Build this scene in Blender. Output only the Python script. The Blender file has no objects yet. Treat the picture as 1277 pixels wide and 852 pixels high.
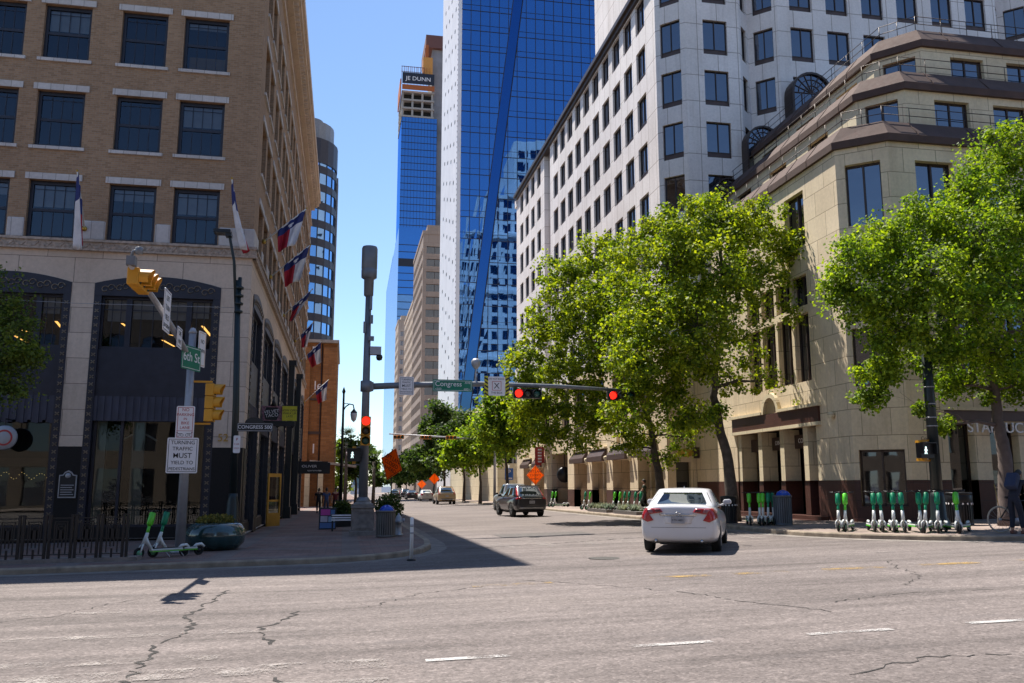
import bpy, bmesh, math, random
import numpy as np
from mathutils import Vector, Matrix
from mathutils.bvhtree import BVHTree
random.seed(7); RNG = np.random.default_rng(11)
PI = math.pi; R = math.radians
SC = bpy.context.scene
COL = SC.collection
SUN_V = Vector((-6.66, 11.7, 26.0)).normalized()

def gz(x, y):
    """height of the road surface: Congress climbs to the right, the street ahead drops gently"""
    x = max(-60, min(70, x)); y = max(-60, min(420, y))
    return (.025 if x > 0 else .012)*x - .0052*y + .03
def sz(x, y): return gz(x, y) + .13

# ------------------------------------------------------------------ mesh builder
class MB:
    def __init__(s):
        s.v = []; s.f = []; s.m = []; s.sm = []; s.mi = 0; s.sf = False; s.T = None
    def add(s, vs, fs):
        b = len(s.v)
        if s.T is not None: vs = [tuple(s.T @ Vector(p)) for p in vs]
        s.v.extend(tuple(p) for p in vs)
        for f in fs:
            s.f.append(tuple(b+i for i in f)); s.m.append(s.mi); s.sm.append(s.sf)
    def box(s, x0, x1, y0, y1, z0, z1):
        if x0 > x1: x0, x1 = x1, x0
        if y0 > y1: y0, y1 = y1, y0
        if z0 > z1: z0, z1 = z1, z0
        s.add([(x0,y0,z0),(x1,y0,z0),(x1,y1,z0),(x0,y1,z0),(x0,y0,z1),(x1,y0,z1),(x1,y1,z1),(x0,y1,z1)],
              [(0,3,2,1),(4,5,6,7),(0,1,5,4),(1,2,6,5),(2,3,7,6),(3,0,4,7)])
    def bar(s, p, q, w, h=None):
        """a square bar from p to q"""
        h = h or w; p = Vector(p); q = Vector(q); d = (q-p).normalized()
        up = Vector((0,0,1)) if abs(d.z) < .95 else Vector((0,1,0))
        a = d.cross(up).normalized()*w/2; b = a.cross(d).normalized()*h/2
        vs = [p-a-b,p+a-b,p+a+b,p-a+b,q-a-b,q+a-b,q+a+b,q-a+b]
        s.add(vs, [(0,1,2,3),(7,6,5,4),(0,4,5,1),(1,5,6,2),(2,6,7,3),(3,7,4,0)])
    def tube(s, pts, rad, n=8, cap=True):
        pts = [Vector(p) for p in pts]
        if not isinstance(rad, (list, tuple)): rad = [rad]*len(pts)
        vs = []; fs = []; prev = None
        for i, p in enumerate(pts):
            d = (pts[min(i+1,len(pts)-1)]-pts[max(i-1,0)])
            d = d.normalized() if d.length > 1e-9 else Vector((0,0,1))
            if prev is None:
                a = d.cross(Vector((0,0,1)) if abs(d.z) < .95 else Vector((0,1,0))).normalized()
            else:
                a = (prev - d*prev.dot(d)); a = a.normalized() if a.length > 1e-6 else d.orthogonal().normalized()
            prev = a; b = d.cross(a)
            for k in range(n):
                t = 2*PI*k/n; vs.append(p + (a*math.cos(t)+b*math.sin(t))*rad[i])
        for i in range(len(pts)-1):
            for k in range(n):
                k2 = (k+1) % n
                fs.append((i*n+k, i*n+k2, (i+1)*n+k2, (i+1)*n+k))
        if cap:
            fs.append(tuple(range(n-1,-1,-1))); fs.append(tuple((len(pts)-1)*n+k for k in range(n)))
        o = s.sf; s.sf = True; s.add(vs, fs); s.sf = o
    def lathe(s, prof, c=(0,0,0), n=16, axis='z', a0=0):
        vs = []; fs = []; c = Vector(c)
        for r, h in prof:
            for k in range(n):
                t = 2*PI*k/n+a0; x, y = r*math.cos(t), r*math.sin(t)
                vs.append(c + (Vector((x,y,h)) if axis == 'z' else Vector((h,x,y)) if axis == 'x' else Vector((y,h,x))))
        for i in range(len(prof)-1):
            for k in range(n):
                k2 = (k+1) % n
                fs.append((i*n+k, i*n+k2, (i+1)*n+k2, (i+1)*n+k))
        if prof[0][0] > 1e-6: fs.append(tuple(range(n-1,-1,-1)))
        if prof[-1][0] > 1e-6: fs.append(tuple((len(prof)-1)*n+k for k in range(n)))
        o = s.sf; s.sf = True; s.add(vs, fs); s.sf = o
    def prism(s, poly, h0, h1, axis='z'):
        """poly = 2D points, extruded from h0 to h1 along axis ('z': xy poly, 'y': xz poly, 'x': yz poly)"""
        g = {'z': lambda p,h: (p[0],p[1],h), 'y': lambda p,h: (p[0],h,p[1]), 'x': lambda p,h: (h,p[0],p[1])}[axis]
        n = len(poly)
        vs = [g(p,h0) for p in poly]+[g(p,h1) for p in poly]
        fs = [tuple(range(n-1,-1,-1)), tuple(range(n,2*n))]
        fs += [(i,(i+1)%n,n+(i+1)%n,n+i) for i in range(n)]
        s.add(vs, fs)
    def quad(s, *p): s.add(list(p), [tuple(range(len(p)))])
    def grid(s, fn, nu, nv):
        vs = [fn(i/nu, j/nv) for j in range(nv+1) for i in range(nu+1)]
        s.add(vs, [(j*(nu+1)+i, j*(nu+1)+i+1, (j+1)*(nu+1)+i+1, (j+1)*(nu+1)+i) for j in range(nv) for i in range(nu)])

def wloc(o):
    v = Vector((0,0,0))
    while o is not None: v += o.location; o = o.parent
    return v

def mk(name, mb, mats, parent=None, loc=(0,0,0), rot=0, world=False, bevel=0, subsurf=0, smooth=None, fix=False):
    """link a builder as ONE mesh object; world=True: its points are world points, stored relative to the parent"""
    if not isinstance(mats, (list, tuple)): mats = [mats]
    vs = mb.v
    if world and parent is not None:
        L = wloc(parent); vs = [(p[0]-L.x, p[1]-L.y, p[2]-L.z) for p in vs]
    me = bpy.data.meshes.new(name); me.from_pydata(vs, [], mb.f)
    for m in mats: me.materials.append(m)
    me.polygons.foreach_set('material_index', mb.m)
    me.polygons.foreach_set('use_smooth', mb.sm if smooth is None else [smooth]*len(mb.f))
    me.update()
    if fix:
        b = bmesh.new(); b.from_mesh(me); bmesh.ops.remove_doubles(b, verts=b.verts, dist=1e-5)
        bmesh.ops.recalc_face_normals(b, faces=b.faces); b.to_mesh(me); b.free()
    o = bpy.data.objects.new(name, me); COL.objects.link(o)
    o.parent = parent; o.location = loc; o.rotation_euler = (0,0,rot)
    if bevel:
        m = o.modifiers.new('bevel','BEVEL'); m.width = bevel; m.segments = 2; m.limit_method = 'ANGLE'; m.angle_limit = R(40)
    if subsurf:
        m = o.modifiers.new('sub','SUBSURF'); m.levels = m.render_levels = subsurf
    return o
def tag(o, label, cat, group=None, kind=None):
    if label: o['label'] = label
    if cat: o['category'] = cat
    if group: o['group'] = group
    if kind: o['kind'] = kind
    return o
def thing(name, label, cat, loc=(0,0,0), rot=0, group=None):
    o = bpy.data.objects.new(name, None); COL.objects.link(o); o.empty_display_size = .2
    o.location = loc; o.rotation_euler = (0,0,rot)
    return tag(o, label, cat, group)
def struct(name, mb, mats, **k):
    o = mk(name, mb, mats, **k); o['kind'] = 'structure'; return o
def dup(root, loc, rot, label, group=None, scale=None):
    """a copy of a thing with copies of its parts and sub-parts (mesh data shared)"""
    r = root.copy(); COL.objects.link(r); r.location = loc; r.rotation_euler = (0,0,rot); r['label'] = label
    if scale: r.scale = (scale,)*3
    if group: r['group'] = group
    for ch in list(root.children):
        c = ch.copy(); COL.objects.link(c); c.parent = r
        for g in list(ch.children):
            d = g.copy(); COL.objects.link(d); d.parent = c
    return r
def text(name, body, size, mat, parent, loc, rz=0, tilt=90, align='CENTER', ext=.004, roll=0, sx=1, space=1, rx=None):
    cu = bpy.data.curves.new(name, 'FONT'); cu.body = body; cu.size = size; cu.align_x = align; cu.align_y = 'CENTER'
    cu.extrude = ext; cu.offset = size*.002; cu.space_line = space; cu.materials.append(mat)
    o = bpy.data.objects.new(name, cu); COL.objects.link(o); o.parent = parent
    o.location = loc; o.rotation_mode = 'XYZ'
    M = Matrix.Rotation(rz,4,'Z') @ Matrix.Rotation(R(tilt),4,'X') @ Matrix.Rotation(roll,4,'Z')
    o.rotation_euler = M.to_euler(); o.scale = (sx,1,1)
    return o

# ------------------------------------------------------------------ materials
class N:
    def __init__(s, name):
        s.m = bpy.data.materials.new(name); s.m.use_nodes = True; s.t = s.m.node_tree; s.t.nodes.clear()
        s.out = s.t.nodes.new('ShaderNodeOutputMaterial')
    def n(s, typ, ins=None, **props):
        k = s.t.nodes.new('ShaderNode'+typ)
        for a, b in props.items(): setattr(k, a, b)
        for a, b in (ins or {}).items():
            if isinstance(b, bpy.types.NodeSocket): s.t.links.new(b, k.inputs[a])
            else: k.inputs[a].default_value = b
        return k
    def math(s, op, a, b=0., c=None, clamp=False):
        k = s.t.nodes.new('ShaderNodeMath'); k.operation = op; k.use_clamp = clamp
        for i, x in enumerate((a, b) if c is None else (a, b, c)):
            if isinstance(x, bpy.types.NodeSocket): s.t.links.new(x, k.inputs[i])
            else: k.inputs[i].default_value = x
        return k.outputs[0]
    def mix(s, f, a, b, blend='MIX'):
        k = s.t.nodes.new('ShaderNodeMix'); k.data_type = 'RGBA'; k.blend_type = blend
        for i, x in ((0,f),(6,a),(7,b)):
            if isinstance(x, bpy.types.NodeSocket): s.t.links.new(x, k.inputs[i])
            else: k.inputs[i].default_value = x if i == 0 else (tuple(x)+(1,))[:4]
        return k.outputs[2]
    def ramp(s, f, stops):
        k = s.t.nodes.new('ShaderNodeValToRGB'); e = k.color_ramp.elements
        while len(e) < len(stops): e.new(.5)
        for q, (p, c) in zip(e, stops):
            q.position = p; q.color = (tuple(c)+(1,))[:4] if isinstance(c,(tuple,list)) else (c,c,c,1)
        s.t.links.new(f, k.inputs[0]); return k.outputs[0]
    def noise(s, scale, vec=None, detail=4, rough=.55, dist=0):
        k = s.n('TexNoise', {'Scale':scale,'Detail':detail,'Roughness':rough,'Distortion':dist})
        if vec is not None: s.t.links.new(vec, k.inputs['Vector'])
        return k.outputs[0]
    def pos(s): return s.n('NewGeometry').outputs['Position']
    def obj(s): return s.n('TexCoord').outputs['Object']
    def scale(s, vec, sc): return s.n('Mapping', {'Vector':vec,'Scale':sc}).outputs[0]
    def bump(s, h, strength=.3, dist=.02):
        return s.n('Bump', {'Height':h,'Strength':strength,'Distance':dist}).outputs[0]
    def done(s, base, rough=.6, metal=0., normal=None, spec=.5, coat=0., **k):
        b = s.n('BsdfPrincipled', {'Base Color': base if isinstance(base, bpy.types.NodeSocket) else (tuple(base)+(1,))[:4],
                'Roughness':rough,'Metallic':metal,'Specular IOR Level':spec,'Coat Weight':coat, **k})
        if normal is not None: s.t.links.new(normal, b.inputs['Normal'])
        s.t.links.new(b.outputs[0], s.out.inputs[0]); s.b = b
        return s.m
def plain(name, col, rough=.6, metal=0., var=.15, vs=3., coat=0., spec=.5, bump=0.):
    """a painted / metal / cloth surface with worn, uneven tone"""
    k = N(name); o = k.obj(); nz = k.noise(vs, o, 5, .6)
    c = k.mix(k.ramp(nz, [(.3,0),(.7,1)]), tuple(x*(1-var) for x in col), tuple(min(1,x*(1+var)) for x in col))
    r = k.math('MULTIPLY_ADD', k.noise(vs*4, o), .25, rough-.12)
    return k.done(c, r, metal, k.bump(k.noise(60, o), bump, .01) if bump else None, spec, coat)
def emit(name, col, st):
    k = N(name); e = k.n('Emission', {'Color':tuple(col)+(1,),'Strength':st}); k.t.links.new(e.outputs[0], k.out.inputs[0]); return k.m
def wallvec(k, sgn=-1):
    """(x -/+ y, z) in world metres: runs along any axis-aligned facade"""
    p = k.n('SeparateXYZ', {'Vector':k.pos()})
    u = k.math('ADD' if sgn > 0 else 'SUBTRACT', p.outputs[0], p.outputs[1])
    return k.n('CombineXYZ', {'X':u,'Y':p.outputs[2]}).outputs[0], p.outputs[2]
def masonry(name, c1, c2, mortar, bw, bh, mw=.006, rough=.8, var=.12, sgn=-1, off=.5, bump=.4, stain=.25, zoff=0., noise=(9,.1)):
    k = N(name); v, z = wallvec(k, sgn)
    v2 = k.n('Mapping', {'Vector':v,'Location':(0,zoff,0)}).outputs[0]
    b = k.n('TexBrick', {'Vector':v2,'Color1':tuple(c1)+(1,),'Color2':tuple(c2)+(1,),'Mortar':tuple(mortar)+(1,),
             'Scale':1.,'Mortar Size':mw,'Mortar Smooth':.2,'Brick Width':bw,'Row Height':bh,'Bias':0.}, offset=off)
    p = k.pos()
    big = k.noise(.35, p, 6, .6); c = k.mix(k.ramp(big,[(.35,0),(.7,1)]), b.outputs[0], (.45,.4,.36), 'MULTIPLY')
    c = k.mix(stain, b.outputs[0], c)
    streak = k.noise(1., k.scale(p,(2.2,2.2,.12)), 5, .65)
    c = k.mix(k.math('MULTIPLY', k.ramp(streak,[(.52,0),(.78,1)]), stain*1.3), c, k.mix(1, c, (.55,.5,.46), 'MULTIPLY'))
    fine = k.noise(noise[0], p, 6, .7)
    c = k.mix(1, c, k.ramp(fine,[(.25,1-noise[1]*1.4),(.75,1+noise[1])]), 'MULTIPLY')
    h = k.math('ADD', k.math('MULTIPLY', b.outputs[1], -1.), k.math('MULTIPLY', k.noise(25,p), .25))
    return k.done(c, rough, 0, k.bump(h, bump, .012), .25)
def glass(name, tint, refl, dark=(.012,.014,.018), wave=.02, wsc=1.2, clear=False, rough=.02, ctint=(.8,.85,.85)):
    """window glass: mirror coat over a dark or see-through body"""
    k = N(name); p = k.pos()
    nrm = k.bump(k.noise(wsc, p, 2, .4), 1., wave)
    g = k.n('BsdfGlossy', {'Color':tuple(tint)+(1,),'Roughness':rough,'Normal':nrm})
    if clear: b = k.n('BsdfTransparent', {'Color':tuple(ctint)+(1,)})
    else: b = k.n('BsdfDiffuse', {'Color':tuple(dark)+(1,)})
    fr = k.n('LayerWeight', {'Blend':.35,'Normal':nrm}).outputs['Fresnel']
    f = k.math('MULTIPLY_ADD', fr, 1-refl, refl, clamp=True)
    s = k.n('MixShader', {0:f}); k.t.links.new(b.outputs[0], s.inputs[1]); k.t.links.new(g.outputs[0], s.inputs[2])
    k.t.links.new(s.outputs[0], k.out.inputs[0]); return k.m

M = {}
# masonry
M['brick'] = masonry('brick', (.40,.25,.15),(.295,.18,.105),(.34,.26,.19), .21,.075,.008, sgn=1, var=.2, bump=.5, stain=.2)
M['limestone'] = masonry('limestone', (.70,.56,.45),(.60,.48,.385),(.28,.22,.18), 1.75,.86,.012, sgn=1, zoff=.1, stain=.3)
M['lintel'] = masonry('pale_lintel', (.60,.56,.54),(.54,.50,.48),(.34,.31,.29), .42,3.1,.012, sgn=1, off=0, stain=.25, zoff=1.3)
M['ornament'] = plain('carved_stone', (.40,.32,.26), .85, var=.4, vs=8, bump=.6)
M['granite_black'] = plain('black_granite', (.010,.009,.010), .5, var=.4, vs=30, spec=.25)
M['cream'] = masonry('cream_stone', (.82,.68,.485),(.71,.58,.405),(.38,.30,.20), 1.35,.95,.016, zoff=.35, stain=.36)
M['cream_pale'] = masonry('pale_cream_stone', (.74,.64,.45),(.69,.59,.41),(.36,.29,.2), 1.5,.9,.014, zoff=.2, stain=.2)
M['red_granite'] = masonry('red_granite', (.10,.045,.035),(.085,.038,.03),(.05,.03,.025), 1.35,.6,.01, rough=.4, stain=.2, noise=(40,.3))
M['precast'] = masonry('white_precast', (.82,.76,.745),(.77,.715,.70),(.40,.34,.31), 1.16,1.485,.022, off=0, stain=.28, bump=.3, zoff=.28)
M['parapet'] = plain('brown_concrete', (.078,.045,.036), .85, var=.2, vs=2, bump=.5)
M['orange_brick'] = masonry('orange_brick', (.40,.18,.065),(.28,.12,.042),(.26,.14,.08), .6,.2,.02, sgn=1, stain=.2)
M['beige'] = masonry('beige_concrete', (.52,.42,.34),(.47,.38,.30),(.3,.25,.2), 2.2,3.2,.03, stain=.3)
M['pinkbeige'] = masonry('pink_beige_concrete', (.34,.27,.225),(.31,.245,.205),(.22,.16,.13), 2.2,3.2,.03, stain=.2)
# metals, paints
M['navy_metal'] = plain('navy_metal', (.022,.022,.034), .45, .2, var=.25, bump=.1)
M['awning'] = plain('awning_panel', (.04,.04,.062), .6, var=.3, vs=2)
M['netting'] = plain('orange_netting', (.40,.11,.03), .8)
M['scroll'] = plain('scroll_iron', (.20,.16,.12), .5, .5, var=.4)
M['black_paint'] = plain('black_paint', (.012,.013,.016), .4, .2)
M['dark_green'] = plain('dark_green_paint', (.012,.02,.022), .4, .2)
M['bronze'] = plain('bronze_frame', (.05,.032,.026), .45, .3)
M['spandrel'] = plain('bronze_spandrel', (.075,.045,.038), .5, .2)
M['galv'] = plain('galvanised_steel', (.36,.36,.38), .5, .4, var=.12, vs=6)
M['greypole'] = plain('grey_pole_paint', (.17,.18,.20), .5, .3)
M['signal_yellow'] = plain('signal_yellow', (.62,.29,.02), .45, var=.12)
M['signal_orange'] = plain('faded_yellow', (.62,.27,.05), .5, var=.15)
M['white_paint'] = plain('white_paint', (.74,.74,.73), .5, var=.06)
M['sign_white'] = plain('sign_white', (.80,.77,.78), .5, var=.06)
M['sign_black'] = plain('sign_black', (.012,.012,.014), .5)
M['sign_red'] = plain('sign_red', (.42,.03,.03), .5)
M['sign_green'] = plain('sign_green', (.0,.17,.10), .45)
k = N('sign_orange'); _b = k.n('BsdfPrincipled', {'Base Color':(.95,.24,.015,1),'Roughness':.6}); _t = k.n('BsdfTranslucent', {'Color':(1.0,.32,.03,1)}); _s = k.n('MixShader', {0:.55})
k.t.links.new(_b.outputs[0], _s.inputs[1]); k.t.links.new(_t.outputs[0], _s.inputs[2]); k.t.links.new(_s.outputs[0], k.out.inputs[0]); M['sign_orange'] = k.m
M['sign_yellow'] = plain('sign_yellow', (.62,.56,.03), .5)
M['gold'] = plain('gold_metal', (.42,.26,.05), .4, .7)
M['concrete'] = plain('concrete', (.36,.33,.30), .85, var=.2, vs=2.5, bump=.5)
M['ped_stone'] = plain('cast_stone', (.22,.185,.165), .85, var=.3, vs=5, bump=.6)
M['red_light'] = emit('red_light', (1,.012,.006), 2.2)
M['walk_light'] = emit('walk_light', (.75,1,1), 1.0)
M['lens_off'] = plain('unlit_lens', (.05,.045,.03), .2)
M['lens_green'] = plain('unlit_green_lens', (.02,.09,.07), .2)
M['warm_strip'] = emit('warm_strip', (1,.50,.12), 1.6)
M['fairy'] = emit('fairy_lights', (1,.7,.25), .5)
M['neon'] = emit('neon_magenta', (.6,.03,.5), .5)
M['blind'] = plain('roller_blind', (.55,.57,.60), .8, var=.1)
M['curtain'] = plain('pale_curtain', (.32,.35,.36), .8, var=.1)
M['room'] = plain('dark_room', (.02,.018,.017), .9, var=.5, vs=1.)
M['ochre_board'] = plain('ochre_board', (.35,.2,.05), .8)
# glass
M['win'] = glass('window_glass', (.42,.50,.62), .06, wave=.006, wsc=1.1, clear=True, ctint=(.55,.58,.6))
M['win_side'] = glass('bright_side_glass', (.85,.9,.95), .30, wave=.006, wsc=.8, clear=True, ctint=(.5,.55,.55))
M['win_dark'] = glass('bronze_tinted_glass', (.62,.68,.8), .22, dark=(.012,.011,.012), wave=.012, wsc=.9)
M['shop'] = glass('shop_glass', (.8,.86,.86), .05, wave=.003, wsc=.6, clear=True, ctint=(.6,.66,.64))
M['shop_dark'] = glass('dark_shop_glass', (.8,.85,.9), .09, dark=(.008,.008,.009), wave=.004, wsc=.6)
M['blue_glass'] = glass('blue_curtain_glass', (.12,.30,.64), .66, dark=(.0,.03,.14), wave=.009, wsc=.22, rough=.015)
M['blue_fold'] = glass('deep_blue_glass', (.05,.15,.42), .55, dark=(.0,.015,.08), wave=.02, wsc=.22)
M['cyl_glass'] = glass('sky_blue_glass', (.35,.6,.95), .65, dark=(.02,.05,.1), wave=.02, wsc=.4)
M['reflect_clear'] = glass('silver_glass', (.72,.80,.88), .6, dark=(.01,.015,.02), wave=.02, wsc=.22)
M['far_glass'] = glass('far_tower_glass', (.16,.38,.80), .55, dark=(.0,.05,.16), wave=.03, wsc=.15)
M['pale_glass'] = glass('pale_sunlit_glass', (.6,.72,.9), .5, dark=(.2,.3,.45), wave=.02, wsc=.2)  # sunlight on the unfinished tower's flank put into the colour; far building reuses it
M['car_glass'] = glass('car_glass', (.8,.87,.85), .24, dark=(.012,.016,.015), wave=.001, wsc=2)
# ------------------------------------------------------------------ camera, light, sky
cam = bpy.data.cameras.new('camera'); co = bpy.data.objects.new('camera', cam); COL.objects.link(co)
cam.sensor_width = 36; cam.lens = 36*1088/1277; cam.clip_end = 6000; cam.clip_start = .05
co.location = (0,0,1.70)
co.rotation_euler = (R(90+9.394), 0, R(-10.7815))
SC.camera = co
w = bpy.data.worlds.new('World'); SC.world = w; w.use_nodes = True
nt = w.node_tree; bg = nt.nodes['Background']
sky = nt.nodes.new('ShaderNodeTexSky'); sky.sky_type = 'NISHITA'; sky.sun_disc = False
sky.sun_elevation = math.asin(SUN_V.z); sky.sun_rotation = math.atan2(-SUN_V.x, SUN_V.y)
sky.air_density = 1.0; sky.dust_density = .15; sky.ozone_density = 4.0; sky.altitude = 150
nt.links.new(sky.outputs[0], bg.inputs[0]); bg.inputs[1].default_value = .10
sl = bpy.data.lights.new('sun','SUN'); sl.energy = 4.9; sl.angle = R(.53); sl.color = (1,.94,.85)
so = bpy.data.objects.new('sun', sl); COL.objects.link(so); so.rotation_euler = SUN_V.to_track_quat('Z','Y').to_euler(); so.location = (0,0,60)
SC.view_settings.view_transform = 'Standard'; SC.view_settings.look = 'None'; SC.view_settings.gamma = 1
SC.view_settings.exposure = .95
SC.cycles.max_bounces = 8; SC.cycles.transparent_max_bounces = 12; SC.cycles.glossy_bounces = 4
SC.cycles.caustics_reflective = False; SC.cycles.caustics_refractive = False
SC.cycles.use_denoising = True; SC.cycles.sample_clamp_indirect = 6

# ------------------------------------------------------------------ road, pavements, paint
def m_road():
    k = N('asphalt'); p = k.pos()
    fine = k.noise(45, p, 3, .7); mid = k.noise(7, p, 5, .65); big = k.noise(.22, k.scale(p,(.5,1,1)), 6, .6)
    strk = k.noise(1., k.scale(p,(.12,1.5,1)), 6, .6); strk2 = k.noise(1., k.scale(p,(.35,4.5,1)), 4, .6)
    c = k.ramp(big, [(.3,(.124,.104,.097)),(.5,(.162,.137,.128)),(.72,(.205,.173,.159))])
    c = k.mix(1, c, k.ramp(strk,[(.3,.68),(.5,.98),(.7,1.2)]), 'MULTIPLY')
    c = k.mix(.6, c, k.ramp(strk2,[(.3,.8),(.7,1.18)]), 'MULTIPLY')
    c = k.mix(1, c, k.ramp(mid,[(.25,.78),(.75,1.2)]), 'MULTIPLY')
    c = k.mix(1, c, k.ramp(k.noise(24,p,3,.8),[(.3,.82),(.5,1.0),(.7,1.2)]), 'MULTIPLY')
    sp = k.n('TexVoronoi', {'Vector':p,'Scale':38.}).outputs['Color']
    sp = k.n('SeparateColor', {0:sp}).outputs[0]
    c = k.mix(1, c, k.ramp(sp,[(0,.66),(.25,.94),(.7,1.02),(1,1.42)]), 'MULTIPLY')
    # oil drips and sealed patches
    oil = k.noise(1.1, k.scale(p,(.6,1.4,1)), 3, .5)
    c = k.mix(k.math('MULTIPLY', k.ramp(oil,[(.62,0),(.72,1)]), .35), c, (.10,.09,.09))
    return k.done(c, .85, 0, k.bump(k.math('ADD', fine, k.math('MULTIPLY', sp, .6)), .55, .012), .25)
def m_paint(name, col, wear):
    k = N(name); p = k.pos()
    a = k.ramp(k.math('ADD', k.math('MULTIPLY', k.noise(38, p, 4, .75), .6), k.math('MULTIPLY', k.noise(2.2, p, 4, .6), .55)), [(wear,0),(wear+.12,1)])
    b = k.n('BsdfPrincipled', {'Base Color':tuple(col)+(1,),'Roughness':.7}); t = k.n('BsdfTransparent')
    s = k.n('MixShader', {0:a}); k.t.links.new(t.outputs[0], s.inputs[1]); k.t.links.new(b.outputs[0], s.inputs[2])
    k.t.links.new(s.outputs[0], k.out.inputs[0]); return k.m
def m_pavers(name, a, b, c, bw, bh, band):
    k = N(name); p = k.pos()
    t = k.n('TexBrick', {'Vector':p,'Color1':tuple(a)+(1,),'Color2':tuple(b)+(1,),'Mortar':(.09,.075,.07,1),'Scale':1.,'Mortar Size':.008,'Brick Width':bw,'Row Height':bh})
    col = t.outputs[0]
    sx = k.n('SeparateXYZ', {'Vector':p})
    if band:
        fx = k.math('FRACT', k.math('MULTIPLY', sx.outputs[0], 1/band)); fy = k.math('FRACT', k.math('MULTIPLY', sx.outputs[1], 1/band))
        mb_ = k.math('MAXIMUM', k.math('LESS_THAN', fx, .16), k.math('LESS_THAN', fy, .16))
        col = k.mix(mb_, col, tuple(c))
    col = k.mix(1, col, k.ramp(k.noise(.6,p,6,.65),[(.3,.7),(.7,1.2)]), 'MULTIPLY')
    col = k.mix(1, col, k.ramp(k.noise(14,p,4,.7),[(.25,.8),(.75,1.15)]), 'MULTIPLY')
    gum = k.noise(5, p, 2, .3); col = k.mix(k.math('MULTIPLY', k.ramp(gum,[(.7,0),(.75,1)]),.5), col, (.07,.06,.06))
    return k.done(col, .8, 0, k.bump(k.math('ADD', k.math('MULTIPLY', t.outputs[1],-1.), k.math('MULTIPLY',k.noise(30,p),.3)), .4, .01), .3)
M['road'] = m_road()
M['pav_left'] = m_pavers('brick_pavers', (.19,.115,.095),(.24,.16,.135),(.18,.145,.13), .4,.2, 3.1)
M['pav_right'] = m_pavers('concrete_pavers', (.26,.20,.175),(.30,.235,.20),(.29,.26,.23), 1.2,1.2, 0)
M['kerb'] = plain('kerb_concrete', (.29,.235,.175), .85, var=.35, vs=3, bump=.5)
M['paint_w'] = m_paint('worn_white_paint', (.42,.40,.385), .50)
M['paint_faint'] = m_paint('faint_white_paint', (.29,.255,.235), .57)
M['paint_y'] = m_paint('worn_yellow_paint', (.38,.24,.07), .56)
M['crack_fill'] = plain('patched_asphalt', (.10,.088,.082), .9, var=.3, vs=6, bump=.6)
M['crack'] = plain('crack_dark', (.028,.025,.023), .95)
M['gutter'] = plain('gutter_concrete', (.21,.185,.165), .9, var=.35, vs=2.5, bump=.5)
M['earth'] = plain('bare_earth', (.16,.12,.08), .95, bump=.5)

xs = [-3000,-400,-60,-30,-12,0,5,10,15,20,30,50,70,400,3000]; ys = [-3000,-300,-60,-20,0,5,10,15,20,30,40,60,100,200,420,900,4000]
mb = MB(); mb.add([(x,y,gz(x,y)) for y in ys for x in xs],
    [(j*len(xs)+i, j*len(xs)+i+1, (j+1)*len(xs)+i+1, (j+1)*len(xs)+i) for j in range(len(ys)-1) for i in range(len(xs)-1)])
struct('road', mb, M['road'])

def slab(name, poly, mat, h=.13, mid=()):
    """raised pavement following the fall of the ground"""
    mb = MB(); b = bmesh.new()
    vs = [b.verts.new((x,y,0)) for x,y in poly]; f = b.faces.new(vs)
    for yc in mid:
        g = list(b.verts)+list(b.edges)+list(b.faces); bmesh.ops.bisect_plane(b, geom=g, plane_co=(0,yc,0), plane_no=(0,1,0))
    g = list(b.verts)+list(b.edges)+list(b.faces); bmesh.ops.bisect_plane(b, geom=g, plane_co=(0,0,0), plane_no=(1,0,0))
    bmesh.ops.recalc_face_normals(b, faces=b.faces)
    for f in b.faces:
        if f.normal.z < 0: f.normal_flip()
    for v in b.verts: v.co.z = gz(v.co.x, v.co.y)+h
    b.verts.index_update()
    mb.add([v.co[:] for v in b.verts], [tuple(v.index for v in f.verts) for f in b.faces]); b.free()
    return struct(name, mb, mat)
KL = [(-60,20.3),(-12,20.4),(-7,20.6),(-4,20.95),(-.5,21.3),(.6,21.7),(1.5,22.4),(2.1,23.5),(2.45,25),(2.62,27.2),(2.7,40),(2.7,100),(2.7,420)]
KR = [(13.5,420),(13.5,100),(13.5,60),(13.5,40),(13.4,30),(13.15,26.4),(13.35,24.2),(14.0,22.3),(15.0,20.7),(16.6,19.3),(18.6,18.5),(22,18.2),(40,18.2),(70,18.2)]
def offset(pts, d):
    out = []
    for i, p in enumerate(pts):
        a = Vector(pts[max(i-1,0)]); b = Vector(pts[min(i+1,len(pts)-1)]); t = (b-a).normalized(); n = Vector((-t.y,t.x))
        out.append((p[0]+n.x*d, p[1]+n.y*d))
    return out
def kerb(name, pts):
    mb = MB(); ins = offset(pts, .18); n = len(pts)
    for i in range(n-1):
        a, b, c, d = pts[i], pts[i+1], ins[i+1], ins[i]
        Z = lambda p, h: (p[0],p[1],gz(*p)+h)
        ao, bo = offset(pts,.02)[i], offset(pts,.02)[i+1]
        mb.quad(Z(a,-.05),Z(b,-.05),Z(b,.10),Z(a,.10)); mb.quad(Z(a,.10),Z(b,.10),Z(bo,.134),Z(ao,.134)); mb.quad(Z(ao,.134),Z(bo,.134),Z(c,.134),Z(d,.134))
    struct(name, mb, M['kerb'])
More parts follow.
